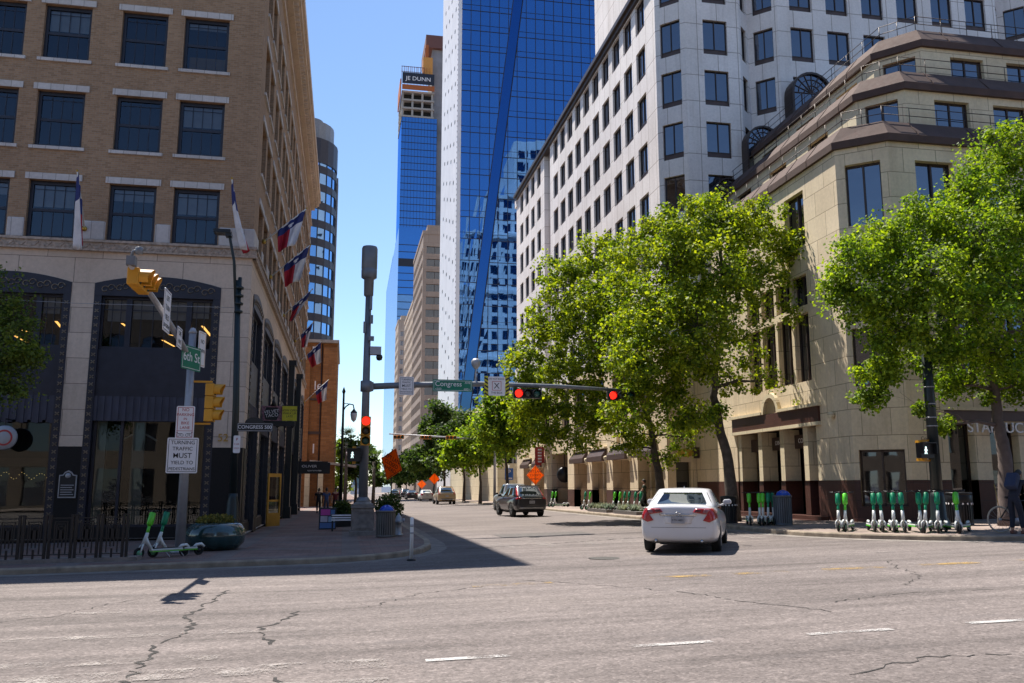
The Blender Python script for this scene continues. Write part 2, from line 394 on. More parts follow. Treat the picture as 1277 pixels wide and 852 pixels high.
# gutter strips of pale concrete along the kerbs
def ribbon(name, pts, w, mat, h=.004, kind='structure'):
    mb = MB(); o = offset(pts, w)
    for i in range(len(pts)-1):
        q = [pts[i],pts[i+1],o[i+1],o[i]]; mb.quad(*[(x,y,gz(x,y)+h) for x,y in q])
    return struct(name, mb, mat, fix=False)
kerb('kerb', KL); kerb('kerb', KR)
slab('pavement', offset(KL,.17)+[(-60,420)], M['pav_left'], mid=(40,100))
slab('pavement', offset(KR,.17)+[(70,420)], M['pav_right'], mid=(40,100))
gl = offset(KL,-.45); ribbon('gutter', gl, .44, M['gutter'])
gr_ = offset(KR,-.45); ribbon('gutter', gr_, .44, M['gutter'])
# near side of the avenue, behind the photographer
slab('pavement', [(-60,-6.5),(70,-6.5),(70,-12),(-60,-12)][::-1], M['pav_right'])
def stripe(mb, x0, x1, y0, y1, h=.008):
    mb.quad((x0,y0,gz(x0,y0)+h),(x1,y0,gz(x1,y0)+h),(x1,y1,gz(x1,y1)+h),(x0,y1,gz(x0,y1)+h))
mb = MB()
for a,b in ((.84,1.68),(2.95,3.86),(4.98,6.0),(7.0,8.1),(9.1,10.1),(11.2,12.2)): stripe(mb, a, b, 8.86+.03*a, 8.99+.03*a)
struct('lane_dashes', mb, M['paint_w'])
mb = MB()
for a,b in ((2.2,3.6),(5.4,6.5),(6.95,8.0),(8.75,9.95),(10.75,11.95),(12.9,14)): stripe(mb, a, b, 15.05, 15.33)
struct('centre_line', mb, M['paint_y'])
mb = MB()
for a,b in ((9.5,10.3),(11.4,12.2),(13.2,14.2),(7.9,8.7)): stripe(mb, a, b, 18.1, 18.2)
for a,b,y0,y1 in ((-3.4,.46,8.72,9.2),(-4,.44,7.3,8.3),(-.9,.45,7.7,8.3),(-4,-1.2,9.6,9.9),(-5.5,-.4,11.3,11.55),(-6,-2.5,13.6,13.8)): stripe(mb, a, b, y0, y1)
for i in range(7): stripe(mb, 4.2+i*1.25, 4.2+i*1.25+.5, 24.0, 26.5)
struct('faded_markings', mb, M['paint_faint'])
mb = MB(); mb.lathe([(0,0),(.36,0),(.40,-.004)],(0,0,0),24)
mh = struct('manhole_cover', mb, None or plain('manhole_iron',(.07,.065,.06),.6,.3,var=.3,vs=20,bump=.8)); mh.location = (5.9,19.6,gz(5.9,19.6)+.008)
mb = MB(); stripe(mb, 5.2, 8.4, 29.0, 31.0, .006); struct('asphalt_patch', mb, M['crack_fill'])
def crack(pts, w):
    mb = MB(); rnd = random.Random(int(pts[0][0]*100)); P = []
    for i in range(len(pts)-1):
        a, b = Vector(pts[i]), Vector(pts[i+1]); n = max(3, int((b-a).length/.11)); d = (b-a).normalized(); s = Vector((-d.y,d.x))
        for j in range(n): P.append(a.lerp(b, j/n)+s*rnd.uniform(-.07,.07))
    for i in range(len(P)-1):
        q = w*rnd.uniform(.3,1.4); d = (P[i+1]-P[i]).normalized(); s = Vector((-d.y,d.x))
        if rnd.random() < .12: continue
        vs = [P[i]-s*q, P[i+1]-s*q, P[i+1]+s*q, P[i]+s*q]
        mb.quad(*[(v.x,v.y,gz(v.x,v.y)+.004) for v in vs])
    return mb
struct('road_crack', crack([(-1.72,8.0),(-1.88,8.9),(-1.98,10.8),(-1.8,11.8),(-2.05,13.1),(-1.95,14.6),(-1.9,16.3)], .022), M['crack'])
struct('road_crack', crack([(-.75,10.4),(-.85,11.0),(-.95,11.7),(-.7,12.3),(-.55,13.2)], .022), M['crack'])
struct('road_crack', crack([(-.55,8.1),(-.5,8.7)], .018), M['crack'])
struct('road_crack', crack([(3.2,15.9),(4.2,14.6),(5.2,13.0),(5.6,11.6),(6.2,10.4)], .012), M['crack'])
struct('road_crack', crack([(3.4,24.6),(6.5,25.4),(9.5,26.6),(12.6,28.4)], .045), M['crack'])
struct('road_crack', crack([(8.6,12.6),(9.6,13.6),(10.2,15.2),(10.9,16.4)], .009), M['crack'])
struct('road_crack', crack([(-5.2,12.6),(-3.9,13.5),(-3.4,14.9),(-2.6,16.0)], .008), M['crack'])
struct('road_crack', crack([(.4,13.2),(1.3,14.6),(2.6,15.2)], .009), M['crack'])
struct('road_crack', crack([(4.3,7.2),(5.4,7.6),(6.3,7.5)], .012), M['crack'])
struct('road_crack', crack([(6.6,11.3),(8.0,11.7),(9.6,11.6)], .010), M['crack'])
# ------------------------------------------------------------------ facades and windows
def fw(o, ang, u, v, z):
    c, s = math.cos(ang), math.sin(ang); return (o[0]+u*c-v*s, o[1]+u*s+v*c, z)
def facade(mb, o, ang, u0, u1, z0, z1, holes, dep=.25):
    """wall sheet with real openings and reveals; u runs to the right seen from outside"""
    us = sorted({u0,u1,*[h[0] for h in holes],*[h[1] for h in holes]}); zs = sorted({z0,z1,*[h[2] for h in holes],*[h[3] for h in holes]})
    us = [u for u in us if u0 <= u <= u1]; zs = [z for z in zs if z0 <= z <= z1]
    F = lambda u,v,z: fw(o,ang,u,v,z)
    for i in range(len(us)-1):
        uc = (us[i]+us[i+1])/2
        run = None
        for j in range(len(zs)-1):
            zc = (zs[j]+zs[j+1])/2
            solid = not any(h[0] < uc < h[1] and h[2] < zc < h[3] for h in holes)
            if solid and run is None: run = zs[j]
            if run is not None and (not solid or j == len(zs)-2):
                zt = zs[j+1] if solid else zs[j]
                mb.quad(F(us[i],0,run),F(us[i+1],0,run),F(us[i+1],0,zt),F(us[i],0,zt)); run = None
    for h in holes:
        d = h[4] if len(h) > 4 else dep; a,b,c,e = h[:4]
        mb.quad(F(a,0,c),F(a,d,c),F(a,d,e),F(a,0,e)); mb.quad(F(b,d,c),F(b,0,c),F(b,0,e),F(b,d,e))
        mb.quad(F(a,0,e),F(a,d,e),F(b,d,e),F(b,0,e)); mb.quad(F(a,d,c),F(a,0,c),F(b,0,c),F(b,d,c))
def hbox(mb, o, ang, u0, u1, v0, v1, z0, z1):
    P = [fw(o,ang,u,v,z) for z in (z0,z1) for u,v in ((u0,v0),(u1,v0),(u1,v1),(u0,v1))]
    mb.add(P, [(0,3,2,1),(4,5,6,7),(0,1,5,4),(1,2,6,5),(2,3,7,6),(3,0,4,7)])
WT = {}
def wtemplate(kind, w, h):
    """parts of a window in local space: x 0..w, y inward, z 0..h -> [(name, builder, materials)], first is the frame"""
    key = (kind, round(w,3), round(h,3))
    if key in WT: return WT[key]
    parts = []
    if kind.startswith('sash'):
        f = MB(); d = .26
        f.box(0,.11,d-.10,d,0,h); f.box(w-.11,w,d-.10,d,0,h); f.box(.11,w-.11,d-.10,d,h-.13,h); f.box(.11,w-.11,d-.10,d,0,.12)
        f.box(.11,w-.11,d-.08,d-.01,h*.5-.05,h*.5+.05)
        for z0,z1 in ((.12,h*.5-.05),(h*.5+.05,h-.13)):
            for q in (1,2,3): x = .11+(w-.22)*q/4; f.box(x-.012,x+.012,d-.06,d-.03,z0,z1)
        f.box(.11,w-.11,d-.06,d-.04,h*.5+.05+(h*.5-.18)*.80,h*.5+.05+(h*.5-.18)*.80+.02)
        parts.append(('window',f,M['navy_metal']))
        p = MB(); p.quad((.11,d-.045,.12),(w-.11,d-.045,.12),(w-.11,d-.045,h-.13),(.11,d-.045,h-.13)); parts.append(('pane',p,M['win']))
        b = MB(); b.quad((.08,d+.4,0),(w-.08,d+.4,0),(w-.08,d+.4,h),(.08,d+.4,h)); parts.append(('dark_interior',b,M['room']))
        n = int(kind[4:] or 0)
        if n:
            b = MB(); z = h-.13-(h-.25)*(.0,.22,.42,.12)[n]; b.box(.12,w-.12,d+.02,d+.03,z,h-.1); parts.append(('blind',b,M['blind']))
            if n == 3:
                b = MB(); b.box(.14,w-.14,d+.25,d+.3,.1,h*.36); parts.append(('curtain',b,M['ochre_board']))
        l = MB(); l.box(-.13,w+.13,-.05,.12,h+.002,h+.225); parts.append(('lintel',l,M['lintel']))
        s = MB(); s.box(-.11,w+.11,-.07,.12,-.115,-.002); parts.append(('sill',s,M['lintel']))
    elif kind == 'office' or kind == 'office_low':
        f = MB(); d = .20; sp = .30 if kind == 'office' else .0
        f.box(0,.05,d-.08,d,0,h); f.box(w-.05,w,d-.08,d,0,h); f.box(.05,w-.05,d-.08,d,h-.05,h); f.box(.05,w-.05,d-.08,d,sp,sp+.05)
        f.box(w*.5-.022,w*.5+.022,d-.085,d,sp+.05,h-.05)
        parts.append(('window',f,M['bronze']))
        p = MB(); p.quad((.05,d-.03,sp),(w-.05,d-.03,sp),(w-.05,d-.03,h-.05),(.05,d-.03,h-.05)); parts.append(('pane',p,M['win_dark']))
        if sp: s = MB(); s.box(.05,w-.05,d-.06,d,0,sp); parts.append(('spandrel',s,M['spandrel']))
    elif kind in ('triple','strip'):
        f = MB(); d = .30; n = 3 if kind == 'triple' else 2
        f.box(0,.06,d-.08,d,0,h); f.box(w-.06,w,d-.08,d,0,h); f.box(.06,w-.06,d-.08,d,h-.06,h); f.box(.06,w-.06,d-.08,d,0,.06)
        for q in range(1,n): x = w*q/n; f.box(x-.035,x+.035,d-.1,d,.06,h-.06)
        parts.append(('window',f,M['bronze']))
        p = MB(); p.quad((.06,d-.03,.06),(w-.06,d-.03,.06),(w-.06,d-.03,h-.06),(.06,d-.03,h-.06)); parts.append(('pane',p,M['win_dark']))
        if kind == 'triple': s = MB(); s.box(-.03,w+.03,-.05,d,-.26,-.003); parts.append(('sill',s,M['spandrel']))
    elif kind == 'band':
        f = MB(); d = .22; f.box(0,w,d-.04,d,0,.05); f.box(0,w,d-.04,d,h-.05,h)
        n = max(2,int(w/1.2))
        for q in range(n+1): x = .03+(w-.06)*q/n; f.box(x-.03,x+.03,d-.06,d,.05,h-.05)
        parts.append(('window',f,M['bronze']))
        p = MB(); p.quad((0,d-.02,0),(w,d-.02,0),(w,d-.02,h),(0,d-.02,h)); parts.append(('pane',p,M['win_dark']))
    out = []
    for nme, b, m in parts:
        me = bpy.data.meshes.new(nme); me.from_pydata(b.v,[],b.f); me.materials.append(m); me.update(); out.append((nme,me))
    WT[key] = (out, parts); return WT[key]
def place_windows(parent, specs, limit=100):
    """specs: (o, ang, u, z, w, h, kind). The ones that show largest become parts with sub-parts, the rest one part."""
    def key(s):
        x,y,z = fw(s[0],s[1],s[2],0,s[3]); n = Vector((math.sin(s[1]),-math.cos(s[1]))); d = Vector((-x,-y)); r = d.length
        px = x*math.cos(R(10.78))-y*math.sin(R(10.78)); dep = y*math.cos(R(10.78))+x*math.sin(R(10.78))
        a = s[4]*s[5]*max(.001,n.dot(d)/r)/r**2
        if dep < 1 or abs(px/dep) > .62 or z > 1.7+dep*.58: a *= 1e-3
        return -a
    L = wloc(parent); specs = sorted(specs, key=key); mbs = {}
    for i, s in enumerate(specs):
        tm, parts = wtemplate(s[6], s[4], s[5]); p = fw(s[0],s[1],s[2],0,s[3])
        if i < limit:
            f = bpy.data.objects.new('window', tm[0][1]); COL.objects.link(f); f.parent = parent
            f.location = (p[0]-L.x,p[1]-L.y,p[2]-L.z); f.rotation_euler = (0,0,s[1])
            for nme, me in tm[1:]:
                c = bpy.data.objects.new(nme, me); COL.objects.link(c); c.parent = f
        else:
            T = Matrix.Translation(p) @ Matrix.Rotation(s[1],4,'Z')
            for nme, b, m in parts:
                mm = mbs.setdefault('x', (MB(), []))
                if m not in mm[1]: mm[1].append(m)
                mm[0].mi = mm[1].index(m); mm[0].T = T; mm[0].add(b.v, b.f)
    if mbs:
        o = mk('window', mbs['x'][0], mbs['x'][1], parent, world=True); o['kind'] = 'stuff'
A_FRONT, A_LEFT, A_RIGHT = 0., -PI/2, PI/2     # faces looking at the photographer, at -X, at +X

# ------------------------------------------------------------------ brick corner building (left)
LX, LY, LTOP = -3.41, 31.07, 24.95
lb = thing('brick_building', 'brown brick corner building with arched ground-floor shopfronts and flags on the left of the street', 'building', (LX,LY,0))
LYE = 73.6
rows = [10.0, 13.26, 16.49, 19.72]
fo = (LX, LY)                       # front: u = x - LX (negative to the left)
so_ = (LX, LY)                      # side: u = y - LY
fcols = [-2.76, -4.88, -7.45, -9.6, -12.15, -14.3, -16.9, -19.0]
scols = []
u = 1.1
for b in range(9): scols += [u+.35, u+2.45]; u += 4.72
WW, WH = 1.55, 2.05
arch_f = [(-5.09,-.99),(-9.81,-5.82),(-14.6,-10.6),(-19.4,-15.4)]
arch_s = [(.95,4.75),(5.6,10.2),(11.0,15.6),(16.4,21.0),(21.8,26.4),(27.2,31.8),(32.6,37.2),(38,42)]
wall = MB(); specs = []
wh = []; 
for r_ in rows:
    for i, c in enumerate(fcols):
        wh.append((c,c+WW,r_,r_+WH)); k = random.choice(['sash','sash1','sash2','sash2','sash','sash1'])
        if r_ == rows[2] and i == 0: k = 'sash3'
        if r_ == rows[2] and i == 2: k = 'sash2'
        specs.append((fo,A_FRONT,c,r_,WW,WH,k))
facade(wall, fo, A_FRONT, -22, 0, 9.99, LTOP, wh, .30)
ws = []
for r_ in rows:
    for c in scols:
        ws.append((c,c+1.5,r_,r_+WH)); specs.append((so_,A_RIGHT,c,r_,1.5,WH,random.choice(['sash','sash','sash1'])))
facade(wall, so_, A_RIGHT, 0, LYE-LY, 9.99, LTOP, ws, .30)
wall.box(LX-22, LX-.5, LYE-.3, LYE, 0, LTOP); wall.box(LX-22,LX-21.7,LY,LYE,0,LTOP)
mk('brick_wall', wall, M['brick'], lb, world=True)
place_windows(lb, specs, 100)
roof = MB(); roof.box(LX-21.9,LX-.02,LY+.02,LYE-.02,LTOP-.3,LTOP-.02); mk('roof', roof, M['concrete'], lb, world=True)
core = MB(); core.box(LX-21,LX-1.2,LY+1.2,LYE-1,-.5,LTOP-.4); mk('dark_core', core, M['room'], lb, world=True)
# top cornice with dentils
cor = MB()
for (o,a,u0,u1) in ((fo,A_FRONT,-22,.75),(so_,A_RIGHT,-.75,LYE-LY)):
    e = .75 if a == A_FRONT else 0
    hbox(cor,o,a,u0,u1,-.75,.3,25.55,26.05); hbox(cor,o,a,u0,u1-.0,-.62,.3,25.25,25.55); hbox(cor,o,a,u0,u1-.3 if a==A_FRONT else u1,-.28,.3,24.9,25.25)
    n = int((u1-u0)/.5)
    for i in range(n): hbox(cor,o,a,u0+i*.5+.1,u0+i*.5+.32,-.5,-.28,25.02,25.25)
    hbox(cor,o,a,u0,u1-.6 if a==A_FRONT else u1,-.1,.25,23.5,23.65)
mk('cornice', cor, M['limestone'], lb, world=True)
# limestone base with arched openings
st = MB()
facade(st, fo, A_FRONT, -22, 0, 2.98, 9.66, [(a,b,0,8.5) for a,b in arch_f], .45)
facade(st, so_, A_RIGHT, 0, LYE-LY, 2.98, 9.66, [(a,b,0,8.5) for a,b in arch_s], .45)
mk('stone_base', st, M['limestone'], lb, world=True)
def piers(op, u0, u1):
    e = sorted(op); out = []; x = u0
    for a,b in e:
        if a > x: out.append((x,a))
        x = b
    if x < u1: out.append((x,u1))
    return out
for a,b in piers(arch_f,-22,0): gb_ = MB(); hbox(gb_,fo,A_FRONT,a,b,-.02,.45,-.5,2.975); mk('granite_pier', gb_, M['granite_black'], lb, world=True)
for a,b in piers(arch_s,0,LYE-LY): gb_ = MB(); hbox(gb_,so_,A_RIGHT,a+(.001 if a else .46),b,-.02,.45,-.5,2.975); mk('granite_pier', gb_, M['granite_black'], lb, world=True)
# string course: carved zigzag band
sc = MB()
for (o,a,u0,u1) in ((fo,A_FRONT,-22,.16),(so_,A_RIGHT,0,LYE-LY)):
    hbox(sc,o,a,u0,u1,-.16,.2,9.9,9.985); hbox(sc,o,a,u0,u1-.03 if a==0 else u1,-.10,.2,9.665,9.9); hbox(sc,o,a,u0,u1-.01 if a==0 else u1,-.13,.2,9.60,9.664)
    n = int((u1-u0)/.40)
    for i in range(n):
        x = u0+.1+i*.40; F = lambda u,z: fw(o,a,u,-.101,z)
        for (p,q) in (((x,9.69),(x+.17,9.87)),((x+.17,9.87),(x+.34,9.69))):
            sc.bar(F(*p),F(*q),.05,.05)
        hbox(sc,o,a,x+.14,x+.2,-.125,-.1,9.70,9.76)
mk('string_course', sc, M['ornament'], lb, world=True)
for (o,a,cols,w_,u0,u1) in ((fo,A_FRONT,sorted(fcols),WW,-21,-.0),(so_,A_RIGHT,scols,1.5,0,LYE-LY)):
    g = piers([(c,c+w_) for c in cols],u0,u1)
    for x0,x1 in g:
        if x1-x0 > .2: bl = MB(); hbox(bl,o,a,x0+.03,x1-.03 if not (a==0 and x1>-.01) else x1+.05,-.05,.1,9.99,10.68); mk('stone_block', bl, M['lintel'], lb, world=True, bevel=.05)
# ironwork, glazing, panels, shop glass in each arch
def arch_unit(o, ang, a, b, scallop):
    f = MB(); s = MB(); n = 14; H = lambda t: 8.5+.30*(1-(2*t-1)**2)
    for i in range(n):                                    # segmental iron head, proud of the stone
        t0,t1 = i/n,(i+1)/n; u0,u1 = a+(b-a)*t0,a+(b-a)*t1
        P = [fw(o,ang,u,v,z) for v in (-.03,.3) for u,z in ((u0,8.08),(u1,8.08),(u1,H(t1)),(u0,H(t0)))]
        f.add(P, [(0,1,2,3),(7,6,5,4),(3,2,6,7),(0,4,5,1)])
    for x0,x1 in ((a,a+.24),(b-.24,b)): hbox(f,o,ang,x0,x1,-.02,.3,.0,8.08)
    m = int((b-a-.4)/.42)                                 # scrolls
    for i in range(m):
        t = (i+.5)/m; u = a+.2+(b-a-.4)*t; zc = 8.08+(H(t)-8.08)*.5; r = .13
        for sgn in (-1,1):
            s.tube([fw(o,ang,u+sgn*.1+r*math.cos(q)*(1-q*.09),-.045,zc+sgn*.03+r*math.sin(q)*(1-q*.09)) for q in [j*.6 for j in range(11)]], .018, 5)
    for x in (a+.12,b-.12):                               # ladder motif down the jambs
        for i in range(30):
            z = .5+i*.25; s.bar(fw(o,ang,x-.06,-.03,z),fw(o,ang,x+.06,-.03,z+.1),.03); s.bar(fw(o,ang,x+.06,-.03,z),fw(o,ang,x-.06,-.03,z+.1),.03)
    f.m += [1]*len(s.f); k0 = len(f.v); f.v += s.v; f.f += [tuple(i+k0 for i in q) for q in s.f]; f.sm += s.sm
    fr = mk('iron_surround', f, [M['navy_metal'],M['scroll']], lb, world=True)
    g = MB(); ia, ib = a+.24, b-.24; w = ib-ia
    ms = [ia+w*.24, ia+w*.78]
    for z0,z1 in ((6.24,6.36),(8.0,8.1)): hbox(g,o,ang,ia,ib,.14,.26,z0,z1)
    for x in ms: hbox(g,o,ang,x-.09,x+.09,.13,.26,6.36,8.0)
    for x in (ia,ib-.06): hbox(g,o,ang,x,x+.06,.14,.26,6.36,8.0)
    xs_ = [ia+.06]+ms+[ib-.06]
    for q in range(3):
        for k in range(1,3 if q != 1 else 5):
            x = xs_[q]+(xs_[q+1]-xs_[q])*k/(3 if q != 1 else 5); hbox(g,o,ang,x-.01,x+.01,.18,.21,6.36,8.0)
    hbox(g,o,ang,ia,ib,.185,.205,7.62,7.65)
    ug = mk('upper_window', g, M['navy_metal'], lb, world=True)
    p = MB(); p.quad(*[fw(o,ang,u,.2,z) for u,z in ((ia,6.3),(ib,6.3),(ib,8.05),(ia,8.05))]); mk('pane', p, M['win'] if ang == 0 else M['win_side'], ug, world=True)
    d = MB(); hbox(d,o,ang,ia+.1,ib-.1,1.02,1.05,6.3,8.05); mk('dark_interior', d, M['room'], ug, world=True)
    bl = MB()
    for q in (0,1,2):
        if random.random() < .8: hbox(bl,o,ang,xs_[q]+.1,xs_[q+1]-.1,.3,.31,7.25+.1*q,8.0)
    if bl.f: mk('blind', bl, M['blind'], ug, world=True)
    if ang == 0:
        l = MB()
        for t,z,dx,dz in ((.12,7.3,.14,-.1),(.5,6.75,.42,-.22),(.56,6.95,.22,-.05),(.86,7.3,.4,-.45)):
            u = ia+w*t; P = [fw(o,ang,u,.9,z),fw(o,ang,u+dx,.9,z+dz),fw(o,ang,u+dx+.08,.9,z+dz),fw(o,ang,u+.1,.9,z+.0)]; l.quad(*P)
        mk('ceiling_light', l, M['warm_strip'], ug, world=True)
    pn = MB(); hbox(pn,o,ang,ia,ib,.06,.3,4.72,6.24)
    hbox(pn,o,ang,ia,ib,.04,.07,4.66,4.72)
    mk('spandrel_panel', pn, M['navy_metal'], lb, world=True)
    aw = MB(); n = int(w/.11)
    for i in range(n):
        u0 = ia+w*i/n; u1 = ia+w*(i+1)/n; hbox(aw,o,ang,u0,u1,.02+.03*(i%2),.25,3.84-(.10*abs(math.sin(i*PI/4)) if scallop else 0),4.66)
    mk('pleated_valance', aw, M['awning'], lb, world=True)
    sh = MB(); hbox(sh,o,ang,ia,ib,.12,.4,-.4,.36)
    mk('plinth', sh, M['granite_black'], lb, world=True)
    fr = MB()
    for x in ((ia+.02,ia+w*.30,ib-.08) if scallop else (ia+.02,ia+w*.24,ib-.08)): hbox(fr,o,ang,x,x+.09,.16,.3,.36,3.85)
    hbox(fr,o,ang,ia,ib,.16,.3,.36,.44)
    sf = mk('shop_window', fr, M['navy_metal'], lb, world=True)
    p = MB(); p.quad(*[fw(o,ang,u,.22,z) for u,z in ((ia,.36),(ib,.36),(ib,3.9),(ia,3.9))]); mk('pane', p, M['shop'] if ang == 0 else M['win_side'], sf, world=True)
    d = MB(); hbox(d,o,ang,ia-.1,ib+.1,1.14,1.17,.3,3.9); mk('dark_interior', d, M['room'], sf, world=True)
    return sf, ia, ib
for i,(a,b) in enumerate(arch_f):
    sf, ia, ib = arch_unit(fo, A_FRONT, a, b, i >= 1)
    if i == 0:
        c = MB(); hbox(c,fo,0,ia+.06,ia+.40,.3,.36,.4,3.84); hbox(c,fo,0,ia+1.2,ia+1.6,.45,.5,.4,3.84); mk('curtain', c, M['curtain'], sf, world=True)
        l = MB(); l.tube([fw(fo,0,-4.0+.18*k,.7,3.25+.22*math.sin(k*.55)) for k in range(7)], .035, 6); mk('ceiling_light', l, M['white_paint'], sf, world=True)
    if i == 1:
        c = MB()
        for k in range(40):
            c.lathe([(0,-.012),(.014,0),(0,.012)], fw(fo,0,ia+.2+(ib-ia-.4)*k/40,.8,2.0+.10*math.sin(k*.9)+.06*random.random()), 5)
        mk('string_lights', c, M['fairy'], sf, world=True)
        c = MB(); hbox(c,fo,0,ia+.2,ib-.2,.9,.95,2.35,2.62); mk('lattice', c, M['bronze'], sf, world=True)
for i,(a,b) in enumerate(arch_s): arch_unit(so_, A_RIGHT, a, b, False)
# brass door leaf standing open on the street side, black columns of the entrance canopy
d = MB(); dx = Matrix.Translation((LX+.30,38.4,0)) @ Matrix.Rotation(R(62),4,'Z'); d.T = dx
for q in ((0,.1,0,2.2),(.9,1.0,0,2.2),(.1,.9,2.05,2.2),(.1,.9,0,.55),(.1,.9,1.02,1.1)): d.box(q[0],q[1],0,.05,q[2]+.02,q[3]+.02)
dr = mk('door', d, M['gold'], lb, world=True)
p = MB(); p.T = dx; p.quad((.1,.025,.57),(.9,.025,.57),(.9,.025,2.07),(.1,.025,2.07)); mk('pane', p, M['shop'], dr, world=True)
p = MB(); p.T = dx; p.box(.84,.88,-.06,-.02,.8,1.4); mk('handle', p, M['gold'], dr, world=True)
for yy, zt in ((53.2,9.0),(61.3,9.2)):
    c = MB(); c.box(LX+.02,LX+.34,yy-.3,yy+.3,-.4,zt); c.box(LX,LX+.42,yy-.36,yy+.36,-.4,.5); c.box(LX,LX+.44,yy-.38,yy+.38,zt-.25,zt+.06); mk('column', c, M['black_paint'], lb, world=True)
text('street_number', '52', .36, M['gold'], lb, (-.66,-.03,3.30), 0)
# historical plaque
pq = MB(); pts = [(-.27,-.42),(.27,-.42),(.27,.32),(.16,.33),(.1,.42),(0,.47),(-.1,.42),(-.16,.33),(-.27,.32)]
pq.prism([(x,z) for x,z in pts], -.05, .0, 'y')
pl = mk('plaque', pq, M['galv'], None, (LX-5.43,LY-.025,1.73)); tag(pl, 'arched grey metal history plaque on the black granite pier', 'plaque')
pi = MB(); pi.prism([(x*.88,z*.9) for x,z in pts], -.056, -.05, 'y'); mk('face', pi, M['sign_black'], pl)
pi = MB(); pi.lathe([(.0,-.075),(.07,-.066),(.09,-.057)],(0,0,0),14,'y'); e = mk('emblem', pi, M['galv'], pl, (0,0,.30))
li = MB()
for k in range(5): li.box(-.2,.2-.05*(k%2),-.0585,-.056,-.02-.075*k,.005-.075*k)
mk('engraved_lines', li, M['galv'], pl)
# round hanging shop sign by the second shopfront
rs = thing('round_sign', 'round pale hanging sign with red ring in front of the dark shop window', 'sign', (LX-7.3,LY-.5,3.22))
b = MB(); b.lathe([(.0,-.03),(.36,-.03),(.40,0),(.36,.03),(.0,.03)],(0,0,0),24,'y'); mk('disc', b, M['galv'], rs)
b = MB()
for rr in ((.20,.255),):
    for k in range(28):
        t0,t1 = 2*PI*k/28,2*PI*(k+1)/28
        b.quad(*[(r*math.cos(t),-.036,r*math.sin(t)) for r,t in ((rr[0],t0),(rr[1],t0),(rr[1],t1),(rr[0],t1))])
mk('ring', b, M['sign_red'], rs, fix=True)
b = MB(); b.bar((0,0,.4),(0,0,.62),.03); b.bar((0,0,.6),(0,.6,.6),.03); mk('bracket', b, M['black_paint'], rs)

# flags (Lone Star colours) on angled poles
M['flag_blue'] = plain('flag_blue', (.02,.03,.14), .8); M['flag_white'] = plain('flag_white', (.66,.64,.66), .8); M['flag_red'] = plain('flag_red', (.40,.015,.03), .8)
def flag(base, tip, drop, lab, seed, swing=(0,0), gather=1.0):
    B, T = Vector(base), Vector(tip); D = T-B
    root = thing('flag', lab, 'flag', base, group='flags on the brick building')
    b = MB(); b.tube([(0,0,0),tuple(D)], [.032,.022], 8); mk('flagpole', b, M['white_paint'], root)
    b = MB(); b.lathe([(0,-.05),(.045,0),(0,.06)], tuple(D), 10); mk('finial', b, M['gold'], root)
    b = MB(); b.lathe([(.09,-.07),(.09,.07)], (0,0,0), 10, 'y'); mk('bracket', b, M['gold'], root)
    rnd = random.Random(seed); ph = rnd.uniform(0,6); nu, nv = 20, 16; c = MB(); V = []
    hoist = min(D.length*.66, 1.4); e = D.normalized(); side = e.cross(Vector((0,0,1))).normalized()
    for j in range(nv+1):
        t = j/nv
        for i in range(nu+1):
            s = i/nu; a = D.length*.97-hoist*(1-s)
            p = e*a
            pull = t*gather                                   # folds gather below the low end of the hoist
            p = p - e*hoist*(s-.18)*.62*pull
            p.z -= drop*t*(.78+.22*s) 
            p += side*(.13*t*math.sin(s*9+ph+t*2.2)+.05*math.sin(s*17+t*3)) + Vector((swing[0],swing[1],0))*t**1.5
            V.append(p[:])
    c.add(V, [])
    for j in range(nv):
        for i in range(nu):
            t, s = (j+.5)/nv, (i+.5)/nu
            c.f.append((j*(nu+1)+i, j*(nu+1)+i+1, (j+1)*(nu+1)+i+1, (j+1)*(nu+1)+i)); c.sm.append(True)
            star = abs(t-.17)+abs(s-.5)*.5 < .07
            c.m.append(1 if star else 0 if t < .34 else (1 if s > .48 else 2))
    o = mk('flag_cloth', c, [M['flag_blue'],M['flag_white'],M['flag_red']], root)
    sm = o.modifiers.new('thick','SOLIDIFY'); sm.thickness = .006
    return root
flag((-8.97,LY-.06,10.37), (-8.93,29.6,11.93), 1.75, 'Texas flag hanging nearly closed on the front, left of the street lamp', 1, gather=1.35)
flag((-3.87,LY-.1,10.45), (-4.05,29.6,12.0), 1.8, 'Texas flag at the front corner, white and red spread wide', 2, (.42,.0), .8)
flag((LX+.06,34.2,11.1), (-1.77,34.2,12.55), 1.2, 'first and nearest Texas flag on the street side of the brick building', 3, (0,-.2), .55)
flag((LX+.06,37.6,10.5), (-1.73,37.6,12.0), 1.2, 'second Texas flag along the street side, hanging below the first', 4, (0,.1), .6)
flag((LX+.06,46.0,10.45), (-1.93,46.0,11.9), 1.05, 'third Texas flag along the street side, mostly red showing', 5, (-.3,.3), 1.2)
flag((LX+.06,57.1,10.9), (-2.24,57.1,12.2), 1.15, 'fourth Texas flag along the street side, small and half folded', 6, (0,.2), .9)
flag((LX+.06,64.8,10.7), (-1.9,64.8,12.2), 1.25, 'fifth Texas flag, in front of the top of the orange building', 7, (.3,.2), .5)
flag((LX+.06,72.6,8.4), (-1.45,72.6,10.3), 1.3, 'farthest Texas flag, level with the white letters on the orange building', 8, (.2,.2), .6)
